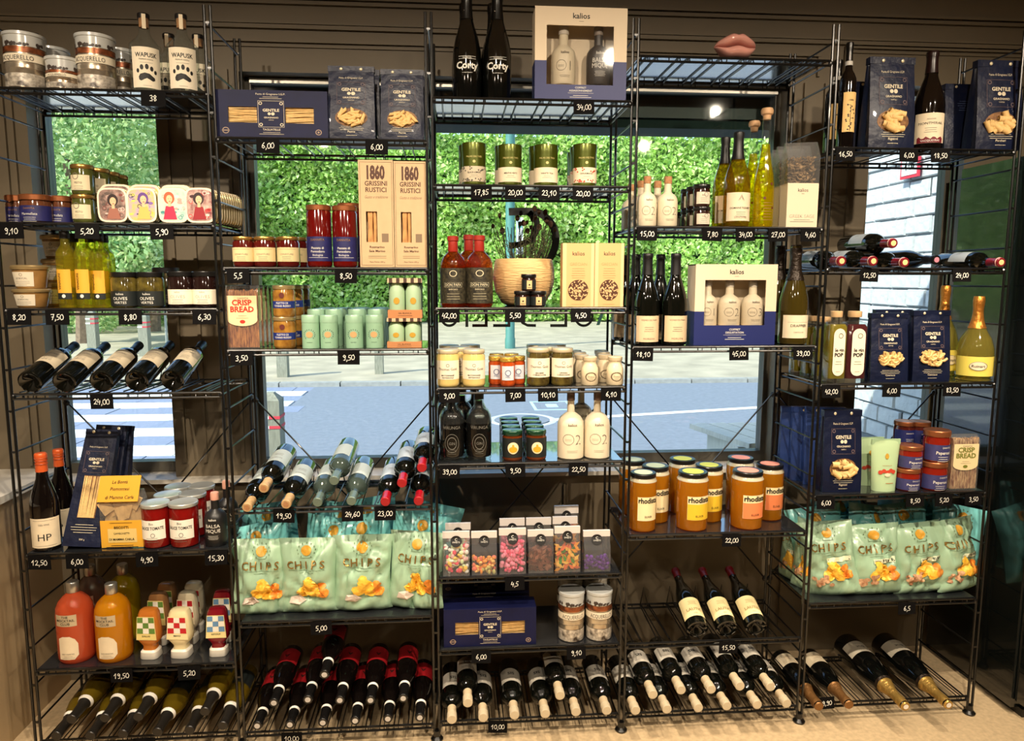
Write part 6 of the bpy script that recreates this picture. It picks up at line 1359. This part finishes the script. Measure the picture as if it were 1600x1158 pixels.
for k, cx in enumerate((486.6, 515, 554.5, 586)):
    put(T_sun, s, cx, 27, 492, .035, label='front mint snack tin, %s from the left' % ORD[k], group=g)
    for j in (1, 2, 3): put(T_sun, s, cx + j * (3 if k < 2 else 0), None, None, .035 + j * .07, Y0=.035, h=.125, label='mint snack tin %s behind the %s front one' % (['', 'directly', 'two rows', 'three rows'][j], ORD[k]), group=g)
g = 'twin mint gift packs'
z = put(T_pair, s, 632, 53, 497, .012, label='lower twin snack gift pack with striped top', group=g); put(T_pair, s, 633, 53, None, .012, base=z, h=.131, label='upper twin snack gift pack with striped top', group=g)
# bay 2 display shelf
g = 'wine bottles on the slanted display of the second bay'
for (t, tip, lb) in ((T_kraft, (386, 793), 'lower left wine bottle with wood coloured capsule'), (T_kraft, (412, 763), 'upper wine bottle with wood coloured capsule'), (T_kraft, (447, 788), 'lower right wine bottle with wood coloured capsule'),
                     (T_clear, (496, 785), 'lower left bare neck wine bottle'), (T_clear, (522, 751), 'upper bare neck wine bottle'), (T_clear, (549, 783), 'lower right bare neck wine bottle'),
                     (T_redcap, (602, 784), 'lower left wine bottle with crimson cap'), (T_redcap, (628, 755), 'middle raised wine bottle with crimson cap'), (T_redcap, (654, 783), 'lower right wine bottle with crimson cap'), (T_redcap, (659, 731), 'topmost wine bottle with crimson cap')):
    lay(t, tip, -.03, (-.03, -1, -.16), .30, lb, g, spin=random.uniform(-20, 20))
s = (2, 4); g = 'mint crisps bags in the second bay'
for k, (cx, w, h, sd) in enumerate(((406, 88, .262, 3), (483, 92, .262, 0), (567, 93, .268, 2), (648, 90, .275, 3))):
    put(T_chip[k], s, cx, w, None, .055, h=h, lean=-6, side=[4, 0, 1, 3][k], rz=[8, -2, 1, -8][k], label='front mint crisps bag, %s from the left in the second bay' % ORD[k], group=g)
for k, (cx, Y, h) in enumerate(((425, .135, .275), (505, .14, .285), (580, .14, .29), (640, .14, .295), (440, .22, .315), (520, .22, .31), (590, .225, .325), (655, .225, .305))):
    put(T_chipb[k % 3], s, cx, 92, None, Y, h=h * 1.07, lean=-8, side=[-10, 9, -6, 11][k % 4], rz=[8, -6, 4][k % 3], label='teal topped crisps bag, %s from the left in the %s row, second bay' % (ORD[k % 4], 'second' if k < 4 else 'third'), group=g)
# --- bay 3
s = (3, 0); g = 'black sparkling bottles on the middle top shelf'
for k, (cx, Y) in enumerate(((730, .055), (777, .055), (727, .17), (770, .17))):
    put(T_corty, s, cx, 44 if Y < .1 else None, None, Y, h=.34, label=['left', 'right', 'left rear', 'right rear'][k] + ' black sparkling bottle with script lettering', group=g)
z3 = SHZ[3, 0] + .005
put(T_gift2, s, 907, 144, 11, .010, label='white and navy gift box holding a white and a black bottle')
def inbox(sh, cx, py_b, t, w, yt, Y, lb, g, z0): 
    X = X_at(cx, Y, z0); k = w * depth(X, Y, z0) / FPX / t.w; h = Z_at(yt, X, Y) - z0
    t.make((X, Y, z0), (k, k * .9, h / t.h), lb, g)
g = 'bottles inside the large gift box'
inbox(s, 880, 0, T_k01, 38, 42, .050, 'white oil bottle 01 beside the smoky one inside the two bottle gift box', g, z3 + .052)
inbox(s, 934, 0, T_balsbox, 37, 43, .050, 'smoky balsamic bottle inside the two bottle gift box', g, z3 + .052)
s = (3, 1); g = 'green tea tins'
for k, (cx, yt, nm) in enumerate(((740.5, 225, 'black lemon'), (796.5, 228, 'mint'), (852.5, 228, 'white tea'), (913, 227, 'red flowered'))):
    put(T_tea[k], s, cx, 37, yt, .045, label='front green tea tin with %s label' % nm, group=g)
    for j in ((1,) if k in (0, 1) else (1, 2) if k == 3 else (1,)): put(T_tea[k], s, cx - 5 * j + (0 if k != 2 else -3), None, None, .045 + j * .1, h=.144, label='green tea tin %s behind the %s one' % (['', 'directly', 'two places'][j], nm), group=g)
s = (3, 2); g = 'rum bottles with red wax tops'
put(T_rum, s, 708.5, 40, 369, label='left front rum bottle with dark printed wrap', group=g); put(T_rum, s, 749, 42, 368, label='right front rum bottle with dark printed wrap', group=g)
put(T_rum, s, 733, None, None, .17, h=.245, label='rum bottle behind the two front ones', group=g)
# planter with dried stems
Z0 = SHZ[s] + .005; Y = .165; X = X_at(818, Y, Z0); k = depth(X, Y, Z0) / FPX; R = 96 * k / 2; H = Z_at(405, X, Y) - Z0
pt = empty('planter', (X, Y, Z0), 'round sand coloured planter behind the mini jars', 'planter')
link('bowl', B().lathe([(.001, .0), (R * .55, 0), (R * .72, H * .06), (R * .92, H * .3), (R, H * .58), (R * .98, H * .8), (R * .92, H * .98), (R * .89, H), (R * .85, H * .96), (R * .84, H * .88)], 36).mesh('bowl', mat('sand_stoneware', (214, 174, 118), .6, var=.06, scale=14, bump=.5, bscale=26, stretch=(1, 1, 9)), True), pt)
link('soil', B().lathe([(.001, H * .9), (R * .85, H * .9)], 20).mesh('soil', mat('dry_moss', (66, 62, 34), .9, var=.4, scale=60), True), pt)
pl = empty('dried_plant', (X, Y, Z0 + H * .9), 'dried dark flower stems growing in the sand coloured planter', 'plant')
rr = random.Random(4); b = B(); hb = B(); lb_ = B()
for i in range(62):
    a = rr.uniform(0, 2 * PI); q = rr.random() ** .6 * R * .75; x, y = q * math.cos(a), q * math.sin(a); hh = rr.uniform(.05, .14) if i % 3 else rr.uniform(.11, .185); tx, ty = x * 1.45 + rr.uniform(-.02, .02), y * 1.2
    b.tube([(x, y, 0), ((x + tx) / 2 + rr.uniform(-.008, .008), y, hh * .55), (tx, ty, hh)], .0012, 4)
    if i % 3 == 0: hb.ball((tx, ty, hh), rr.uniform(.006, .010), (1, 1, 1.3), 7, 5)
    for q2 in range(5):
        t_ = rr.uniform(.1, .7); px_, pz = x + (tx - x) * t_, hh * t_; u = rr.uniform(-.016, .016); lb_.poly([(px_, pz), (px_ + u, pz + .008), (px_ + u * 1.5, pz + .016), (px_ + u * .5, pz + .006)], flat(y))
link('stems', b.mesh('stems', mat('dried_stem', (44, 38, 26), .8)), pl, kind='stuff'); link('seed_heads', hb.mesh('heads', mat('seed_head', (66, 44, 28), .9, var=.3, scale=120)), pl, kind='stuff'); link('leaves', lb_.mesh('leaves', mat('dry_leaf', (70, 72, 34), .8), False), pl, kind='stuff')
g = 'mini black jars in a little pyramid'
z = put(T_mini, s, 816, 25, None, .035, h=.053, label='bottom left mini black jar of the pyramid', group=g); put(T_mini, s, 840.5, 25, None, .035, h=.053, label='bottom right mini black jar of the pyramid', group=g)
put(T_mini, s, 826, 23, None, .035, base=z, h=.056, label='topmost mini black jar of the pyramid', group=g)
g = 'sand coloured dip mix boxes'
put(T_gran, s, 903, 50, 380, .010, label='left sand coloured box with round seed window', group=g); put(T_gran, s, 951, 46, 380, .010, label='right sand coloured box with round seed window', group=g)
s = (3, 3); g = 'cream mayonnaise jars'
for k, (cx, w, Y) in enumerate(((700, 35, .042), (740.5, 35, .042), (702, None, .20), (735, None, .205), (719, None, .13))):
    put(T_mayo, s, cx, w, 545 if w else None, Y, h=None if w else .125, label=['front left', 'front right', 'rear left', 'rear right', 'middle row'][k] + ' mayonnaise jar with cream lid', group=g)
g = 'small honey jars with gold lids'
for k, (cx, Y, w) in enumerate(((793, .035, 24), (775, .07, None), (809, .072, None), (776, .15, None), (799, .15, None))):
    put(T_honey, s, cx, w, None, Y, h=.098, label=['front', 'left', 'right', 'rear left', 'rear right'][k] + ' small honey jar with gold lid', group=g)
g = 'pickle jars with cream lids'
for k, (cx, w, Y) in enumerate(((841, 35, .042), (878, 34, .042), (838, None, .20), (868, None, .205), (855, None, .13))):
    put(T_pick, s, cx, w, 543 if w else None, Y, h=None if w else .125, label=['front left', 'front right', 'rear left', 'rear right', 'middle row'][k] + ' gherkin jar with cream lid', group=g)
g = 'small ivory stoneware jars'
for k, (cx, Y, w) in enumerate(((921, .035, 27), (960.5, .033, 27), (908, .10, None), (944, .10, None), (905, .19, None), (898, .255, None), (942, .19, None), (938, .255, None))):
    put(T_milk, s, cx, w, None, Y, h=.097, label=['front left', 'front right', 'second row left', 'second row right', 'third row left', 'last row left', 'third row right', 'last row right'][k] + ' small ivory stoneware jar', group=g)
s = (3, 4); g = 'black gin bottles'
for k, (cx, Y, w) in enumerate(((706.5, .055, 39), (748.5, .055, 39), (722, .17, None), (742, .23, None), (700, .25, None))):
    put(T_gin, s, cx, w, None, Y, h=.232, label=['front left', 'front right', 'second row', 'rear right', 'rear left'][k] + ' black gin bottle with clear foot', group=g)
g = 'green lid sauce jars in two files'
for j in range(4):
    for c, (cx, nm) in enumerate(((800.5, 'left'), (837.5, 'right'))):
        put(T_acid, s, cx - j * (2 if c == 0 else 3), 32 if j == 0 else None, None, .042 + j * .074, h=.104, label='green lid sauce jar, %s from the front in the %s file' % (ORD[j], nm), group=g)
g = 'large white oil bottles'
for k, (cx, Y, w) in enumerate(((891, .055, 41), (932, .055, 40), (907, .18, None))):
    put(T_k02big, s, cx, w, None, Y, h=.235 if w else .25, label=['left front', 'right front', 'rear'][k] + ' large white 02 oil bottle', group=g)
s = (3, 5); g = 'clear bags of sweets with black stickers'
for k, (nm, cx, w, Y, h, lb) in enumerate((('mixed', 713, 41, .03, .152, 'front clear bag of mixed jelly sweets'), ('orange', 756.5, 39, .03, .150, 'clear bag of orange jelly sweets'), ('pink', 800.5, 41, .03, .158, 'front clear bag of pink sugared balls'), ('brown', 844, 39, .03, .150, 'front clear bag of brown cola sweets'), ('leaf', 885.5, 39, .03, .160, 'front clear bag of green and orange jelly leaves'), ('violet', 931, 41, .03, .143, 'clear bag of violet sweets at the right'),
                                          ('mixed', 716, None, .10, .158, 'rear clear bag of mixed jelly sweets'), ('pink', 800, None, .10, .170, 'rear clear bag of pink sugared balls'), ('brown', 841, None, .10, .170, 'rear clear bag of brown cola sweets'), ('leaf', 882, None, .10, .172, 'second clear bag of jelly leaves'), ('leaf', 884, None, .17, .19, 'rearmost tallest clear bag of jelly leaves'))):
    put(T_candy[nm], s, cx, w, None, Y, h=h, label=lb, group=g)
s = (3, 6); g = 'navy tagliatelle cartons on the low middle shelf'
put(T_tag, s, 766, 144, 951, .010, label='front navy tagliatelle carton with pasta windows', group=g)
z = put(T_tag, s, 757, 140, None, .165, h=.135, label='lower navy tagliatelle carton behind the front one', group=g); put(T_tag, s, 757, 140, None, .165, base=z, h=.085, label='upper navy carton lying on the rear carton', group=g)
g = 'rice tins on the low middle shelf'
for k, (cx, Y, w) in enumerate(((892, .055, 40), (935, .055, 40), (890, .18, None), (928, .18, None))):
    put(T_rice, s, cx, w, None, Y, h=.180, label=['front left', 'front right', 'rear left', 'rear right'][k] + ' rice tin on the low middle shelf', group=g)
# --- bay 4
s = (4, 0)
Z0 = SHZ[s] + .005; Y = .05; X = X_at(1147, Y, Z0); k = depth(X, Y, Z0) / FPX; W = 67 * k; H = Z_at(54, X, Y) - Z0
lp = empty('lips_ornament', (X, Y, Z0), 'glossy pink ceramic lips ornament alone on the top shelf', 'ornament'); lm = mat('pink_ceramic', (198, 140, 128), .1, 0, 1, var=.06, scale=20)
def lips(upper):
    n, m = 26, 9; vs = []; fs = []
    for i in range(n + 1):
        u = -1 + 2 * i / n; e = max(0, 1 - abs(u) ** 2.2)
        mid = H * (.50 + .05 * math.cos(u * 5) * e - .0)
        top = mid + (H * .50 * e ** .75 * (1 - .20 * math.exp(-(u / .16) ** 2)) if upper else 0); bot = mid - (0 if upper else H * .52 * (1 - u * u) ** .8)
        for j in range(m + 1):
            a = PI * j / m; c = (top + bot) / 2; r = (top - bot) / 2; vs.append((u * W / 2, -math.sin(a) * .045 * e ** .6 * (1 if upper else 1.15), c + r * math.cos(a)))
    for i in range(n):
        for j in range(m): fs.append((i * (m + 1) + j, i * (m + 1) + j + 1, (i + 1) * (m + 1) + j + 1, (i + 1) * (m + 1) + j))
    return B().add(vs, fs)
for nm, up in (('upper_lip', True), ('lower_lip', False)): link(nm, lips(up).mesh(nm, lm, True, 80), lp)
s = (4, 1); g = 'white 02 oil bottles on the second shelf of the fourth bay'
for k, (cx, Y, w) in enumerate(((1010, .040, 30), (1042, .040, 31), (1026, .15, None), (1000, .15, None), (985, .25, None), (1008, .25, None))):
    put(T_k02, s, cx, w, None, Y, h=.165, label=['front left', 'front right', 'second row right', 'second row left', 'last row left', 'last row right'][k] + ' slim white 02 oil bottle', group=g)
g = 'stacked black olive paste jars'
for k, (cx, Y) in enumerate(((1095.5, .038), (1085, .105), (1076, .17))):
    z = put(T_kjam, s, cx, 26 if k == 0 else None, None, Y, h=.066, label='lower black olive paste jar, %s stack from the front' % ORD[k], group=g)
    put(T_kjam, s, cx, 26 if k == 0 else None, None, Y, base=z, h=.074, label='upper black olive paste jar, %s stack from the front' % ORD[k], group=g)
put(T_kjam, s, 1066, None, None, .23, h=.066, label='single black olive paste jar behind the stacks', group=g)
g = 'white wine bottles in the fourth bay'
put(T_white1, s, 1149, 40, 208, label='front white wine bottle with triangle label', group=g); put(T_white1, s, 1129, None, None, .15, h=.315, label='white wine bottle behind the triangle labelled one', group=g)
g = 'tall lemon yellow wine bottles'
put(T_slim, s, 1191, 31, 169, label='front tall yellow wine bottle with domed cork', group=g); put(T_slim, s, 1172, None, None, .15, h=.375, label='rear tall yellow wine bottle with domed cork', group=g)
g = 'herbal tea bags with white card boxes'
for k, (cx, Y) in enumerate(((1252, .010), (1240, .075), (1232, .14), (1225, .205))):
    put(T_teab, s, cx, 50 if k == 0 else None, None, Y, h=.285, label=['front herbal tea bag in white card box', 'second herbal tea bag from the front', 'third herbal tea bag from the front', 'rearmost herbal tea bag'][k], group=g)
s = (4, 2); g = 'red wine bottles with sand labels'
for k, (cx, Y, w) in enumerate(((1009, .045, 38), (1052.5, .045, 38), (1029, .15, None), (991, .15, None), (972, .25, None))):
    put(T_plain, s, cx, w, 397 if w else None, Y, h=None if w else .31, label=['front left', 'front right', 'second row right', 'second row left', 'rearmost left'][k] + ' dark wine bottle with sand label', group=g)
put(T_gift3, s, 1147, 130, 413, .010, label='white and navy gift box holding three white bottles')
z4 = SHZ[s] + .005; g = 'bottles inside the three bottle gift box'
inbox(s, 1104, 0, T_k01, 30, 437, .048, 'narrow white oil bottle 01 at the left inside the three bottle box', g, z4 + .066)
inbox(s, 1138, 0, T_k02b, 34, 438, .048, 'white oil bottle 02 in the middle of the three bottle box', g, z4 + .066)
inbox(s, 1174, 0, T_k03, 34, 438, .048, 'white oil bottle 03 at the right of the three bottle box', g, z4 + .066)
g = 'olive green champagne bottles'
put(T_drap, s, 1237, 43, 384, label='front champagne bottle with cream label by the gift box', group=g); put(T_drap, s, 1213, None, None, .20, h=.345, label='champagne bottle behind the three bottle gift box', group=g)
s = (4, 3); g = 'glass jars of honey coloured elixir'
for nm, lst in (('cream', ((1003, .06, 42), (1022, .15, None), (987, .245, None))), ('yellow', ((1080, .06, 48), (1105, .145, None), (1064, .245, None))), ('coral', ((1165, .06, 48), (1199, .145, None), (1154, .245, None)))):
    for k, (cx, Y, w) in enumerate(lst): put(T_elix[nm], s, cx, w, None, Y, h=.208, label='%s elixir jar with %s label' % (['front', 'middle', 'rear'][k], nm), group=g)
g = 'cream label red wine bottles leaning back'
for k, (px, py) in enumerate(((1090, 984), (1136, 983), (1182, 981))):
    lay(T_madeleine, (px, py), .02, (-.0, .92, .36), .30, '%s of three cream label bottles, foot towards the room' % ['left', 'middle', 'right'][k], g, base=True, spin=0)
# --- bay 5
s = (5, 0); g = 'tree label red wine bottles'
put(T_tree, s, 1319, 25, 68, .045, label='front red wine bottle with tree print label', group=g); put(T_tree, s, 1302, None, None, .16, h=.32, label='dark red wine bottle behind the ladder post', group=g)
g = 'navy pasta bags on the top right shelf'
def bagp(nm, s, cx, w, yt, Y, lb, g, h=None, **kw):
    put(T_bag[nm], s, cx, w, yt, Y, h=h, label=lb, group=g, **kw)
    if nm != 'blank': put_pasta(T_bag[nm], [o for o in COL.objects if o.get('label') == lb][0], int(cx) + 5)
bagp('rig', s, 1383, 74, 91, .05, 'navy bag of rigatoni left of the wine bottle, top right shelf', g)
bagp('blank', s, 1352, 66, None, .16, 'navy bag seen behind the left rigatoni bag', g, h=.25)
bagp('rig2', s, 1548, 75, 96, .05, 'navy bag of large pasta tubes at the right end, top shelf', g)
bagp('blank', s, 1495, 62, None, .16, 'plain back of a navy bag right of the wine bottle', g, h=.25)
put(T_vac, s, 1447, 44, 82, rz=-22, label='red wine bottle between two navy pasta bags')
g = 'red wine bottles lying on the second right shelf'
for k, (px, py, Y, nm) in enumerate(((1315, 408, -.03, 'leftmost lying red wine bottle of the lower row'), (1364.5, 408, -.03, 'second lying red wine bottle of the lower row'), (1413.7, 410, -.03, 'third lying red wine bottle of the lower row'), (1395.6, 380, -.02, 'red wine bottle lying on top of the others'), (1463, 406, .04, 'lying wine bottle with violet tip set further back'), (1564, 410, -.02, 'rightmost lying red wine bottle'))):
    lay(T_lying if False else (T_rl if k != 4 else T_rl2), (px, py), Y, (0, -1, -.02), .30, nm, g, spin=20)
s = (5, 2); g = 'square gin bottles'
put(T_ginsq['yellow'], s, 1301, 29, 486, .045, label='front yellow square gin bottle', group=g); put(T_ginsq['red'], s, 1329.5, 33, 486, .045, label='magenta square gin bottle', group=g)
for k, (cx, Y) in enumerate(((1284, .125), (1266, .20), (1248, .27))): put(T_ginsq['yellow'], s, cx, None, None, Y, h=.225, label='yellow square gin bottle, %s behind the front one' % ORD[k], group=g)
g = 'navy pasta bags on the third right shelf'
bagp('curl', s, 1381, 61, 489, .055, 'navy bag of curled pasta, left of two', g, h=None); bagp('curl', s, 1446, 61, 485, .055, 'navy bag of curled pasta, right of two', g)
bagp('blank', s, 1388, 61, None, .15, 'navy bag hidden behind the left curled pasta bag', g, h=.25)
g = 'pale gold champagne bottles'
put(T_ruin, s, 1520, 52, 464, .06, rz=-24, label='front pale gold champagne bottle with oval label', group=g); put(T_ruin, s, 1468, None, None, .20, h=.335, label='pale gold champagne bottle behind the pasta bag', group=g)
s = (5, 3)
bagp('rig', s, 1308, 62, 640, .055, 'navy bag of rigatoni on the fourth right shelf', 'navy pasta bags on the fourth right shelf')
for k, (cx, Y) in enumerate(((1283, .14), (1263, .20), (1246, .26))): put(T_bluelit, s, cx, 60, None, Y, h=.29 - .01 * k, rz=-14, label='blue lit pasta bag, %s behind the rigatoni bag' % ORD[k], group='navy pasta bags on the fourth right shelf')
g = 'pale green snack pouches'
put(T_pouch, s, 1379, 44, 686, .04, label='front pale green nut pouch', group=g); put(T_pouch, s, 1354, 44, None, .12, h=.178, label='pale green nut pouch behind the front one', group=g)
g = 'copper lid pepper jars'
z = put(T_redjar, s, 1416, 36, None, .045, h=.081, label='lower pepper jar of the left stack', group=g); put(T_redjar, s, 1420, 36, None, .045, base=z, h=.084, label='upper pepper jar of the left stack', group=g)
z = put(T_redjar, s, 1456.5, 38, None, .045, h=.105, label='lower pepper jar of the right stack', group=g); put(T_redjar, s, 1461, 38, None, .045, base=z, h=.115, label='upper pepper jar of the right stack', group=g)
g = 'blue label copper lid jars at the back'
for cx, Y, nm in ((1411, .16, 'left'), (1434, .15, 'right'), (1374, .235, 'far left')):
    z = put(T_bluejar, s, cx, None, None, Y, h=.115, label='lower dark blue label jar, %s rear stack' % nm, group=g)
    if nm != 'far left': put(T_bluejar, s, cx, None, None, Y, base=z, h=.115, label='upper dark blue label jar, %s rear stack' % nm, group=g)
put(T_crisp2, s, 1505, 44, 680, .015, label='crisp bread pack with olive green lettering')
s = (5, 4); g = 'truffle crisps bags'
for k, (cx, w, h, sd, rz) in enumerate(((1303, 82, .275, 4, -18), (1366, 90, .262, -4, -6), (1437, 88, .262, 3, 2), (1496, 78, .275, -2, 12))):
    put(T_truf[k], s, cx, w, None, .055, h=h, lean=-8, side=[-9, -4, -5, -3][k], rz=rz, label='front truffle crisps bag, %s from the left in the right bay' % ORD[k], group=g)
for k, (cx, Y, h) in enumerate(((1290, .14, .285), (1350, .14, .285), (1420, .14, .29), (1480, .14, .28), (1330, .22, .31), (1395, .22, .315), (1450, .225, .33))):
    put(T_chipb[(k + 1) % 3], s, cx, 86, None, Y, h=h * 1.07, lean=-9, side=[-10, 10, -7, 11][k % 4], rz=[-8, 6, -4][k % 3], label='teal topped crisps bag, %s from the left in the %s row, right bay' % (ORD[k % 4], 'second' if k < 4 else 'third'), group=g)
put(T_truf[1], s, 1236, 56, None, .20, h=.235, rz=-72, lean=-6, side=0, label='truffle crisps bag poking out behind the ladder post, left end', group=g)
put(T_truf[2], s, 1256, 50, None, .115, h=.265, rz=-60, lean=-6, side=0, label='truffle crisps bag turned sideways beside the ladder post', group=g)

# ------------------------------------------------------------------ price tags hung on the front rails
TAGS = [(1, 0, 240, '38', 'vodka bottles'), (1, 1, 18, '9,10', 'copper lid spread jars'), (1, 1, 137, '5,20', 'green pesto jars'), (1, 1, 253, '5,90', 'picture fish tins'), (1, 2, 31, '8,20', 'rillette jars'), (1, 2, 90, '7,50', 'vinegar bottles'), (1, 2, 204, '8,80', 'green olive jars'), (1, 2, 320, '6,30', 'white labelled olive jars'),
        (1, 3, 159, '24,00', 'reclining wine bottles'), (1, 4, 62, '12,50', 'orange cap wine'), (1, 4, 121, '6,00', 'long pasta bag'), (1, 4, 230, '4,90', 'tomato sauce jars'), (1, 4, 338, '15,30', 'black vinegar bottle'), (1, 5, 190, '19,50', 'cocktail drinks'), (1, 5, 296, '5,20', 'squeeze sauce bottles'), (1, 6, 226, '11,00', 'amber wine rack'),
        (2, 0, 419, '6,00', 'tagliatelle carton, top of second bay'), (2, 0, 589, '6,00', 'penne bags'), (2, 1, 372, '5,5', 'jam jars'), (2, 1, 541, '8,50', 'passata jars'), (2, 2, 378, '3,50', 'red crisp bread pack'), (2, 2, 545, '9,50', 'mint snack tins'), (2, 3, 444, '19,50', 'wood capsule wine bottles'), (2, 3, 551, '24,60', 'bare neck wine bottles'), (2, 3, 602, '23,00', 'crimson cap bottles'), (2, 4, 502, '5,00', 'mint crisps bags'), (2, 5, 456, '10,00', 'red label wine rack'),
        (3, 0, 912, '34,00', 'two bottle gift box'), (3, 1, 752, '17,85', 'black lemon tea tin'), (3, 1, 805, '20,00', 'mint tea tin'), (3, 1, 858, '23,10', 'white tea tin'), (3, 1, 911, '20,00', 'red flowered tea tin'), (3, 2, 702, '42,00', 'rum bottles'), (3, 2, 805, '5,50', 'mini black jars'), (3, 2, 907, '4,50', 'sand coloured boxes'), (3, 3, 702, '9,00', 'mayonnaise jars'), (3, 3, 805, '7,00', 'honey jars'), (3, 3, 856, '10,10', 'gherkin jars'), (3, 3, 955, '6,10', 'stoneware jars'),
        (3, 4, 703, '39,00', 'black gin bottles'), (3, 4, 805, '9,50', 'green lid jars'), (3, 4, 904, '22,50', 'large white oil bottles'), (3, 5, 804, '4,5', 'bags of sweets'), (3, 6, 752, '6,00', 'low tagliatelle carton'), (3, 6, 900, '9,10', 'low rice tins'), (3, 7, 778, '10,00', 'middle screw cap rack'),
        (4, 1, 1011, '15,00', 'slim white oil bottles'), (4, 1, 1113, '7,80', 'olive paste jars'), (4, 1, 1164, '34,00', 'triangle label wine'), (4, 1, 1215, '27,00', 'tall yellow wine bottles'), (4, 1, 1265, '4,60', 'herbal tea bags'), (4, 2, 1005, '18,10', 'sand label wine bottles'), (4, 2, 1154, '45,00', 'three bottle gift box'), (4, 2, 1254, '39,00', 'champagne bottle of the fourth bay'), (4, 3, 1143, '22,00', 'elixir jars'), (4, 4, 1138, '15,50', 'cream label wine bottles'), (4, 5, 1289, '19,90', 'bronze foil champagne bottles'),
        (5, 0, 1320, '16,50', 'tree label wine'), (5, 0, 1419, '6,00', 'rigatoni bag of the top right shelf'), (5, 0, 1468, '18,50', 'wine between pasta bags'), (5, 1, 1358, '12,50', 'lying red wine bottles, left'), (5, 1, 1502, '24,00', 'lying wine bottles, right'), (5, 2, 1298, '42,00', 'square gin bottles'), (5, 2, 1393, '6,00', 'curled pasta bags'), (5, 2, 1487, '83,50', 'pale gold champagne'), (5, 3, 1290, '6,00', 'rigatoni bag of the fourth right shelf'), (5, 3, 1429, '8,50', 'left pepper jar stack'), (5, 3, 1474, '5,20', 'right pepper jar stack'), (5, 3, 1520, '3,50', 'olive lettered crisp bread'), (5, 4, 1416, '6,5', 'truffle crisps bags')]
random.seed(11)
for bay, lv, px, tx, hint in TAGS:
    z = SHZ[bay, lv] - .001
    if (bay, lv) == (4, 5): z += .035
    Y = -.009; X = X_at(px, Y, z - .02)
    t = empty('price_tag', (X, Y, z), 'small black price tag chalked %s under the %s' % (tx, hint), 'price tag', 'black chalk price tags on the shelf fronts')
    w = {1: 1.0, 2: .98, 3: .94, 4: .94, 5: .93}[bay]
    t.rotation_euler = (random.uniform(-.12, .02), random.uniform(-.03, .03), random.uniform(-.06, .06)); t.scale = (w, 1, w)
    bd = link('tag_board', TAGME, t)
    link('chalk_writing', B().chalk(tx, 0, -.032, .0175, flat(-.0028), .05).mesh('chalk', CHALK, False), bd)
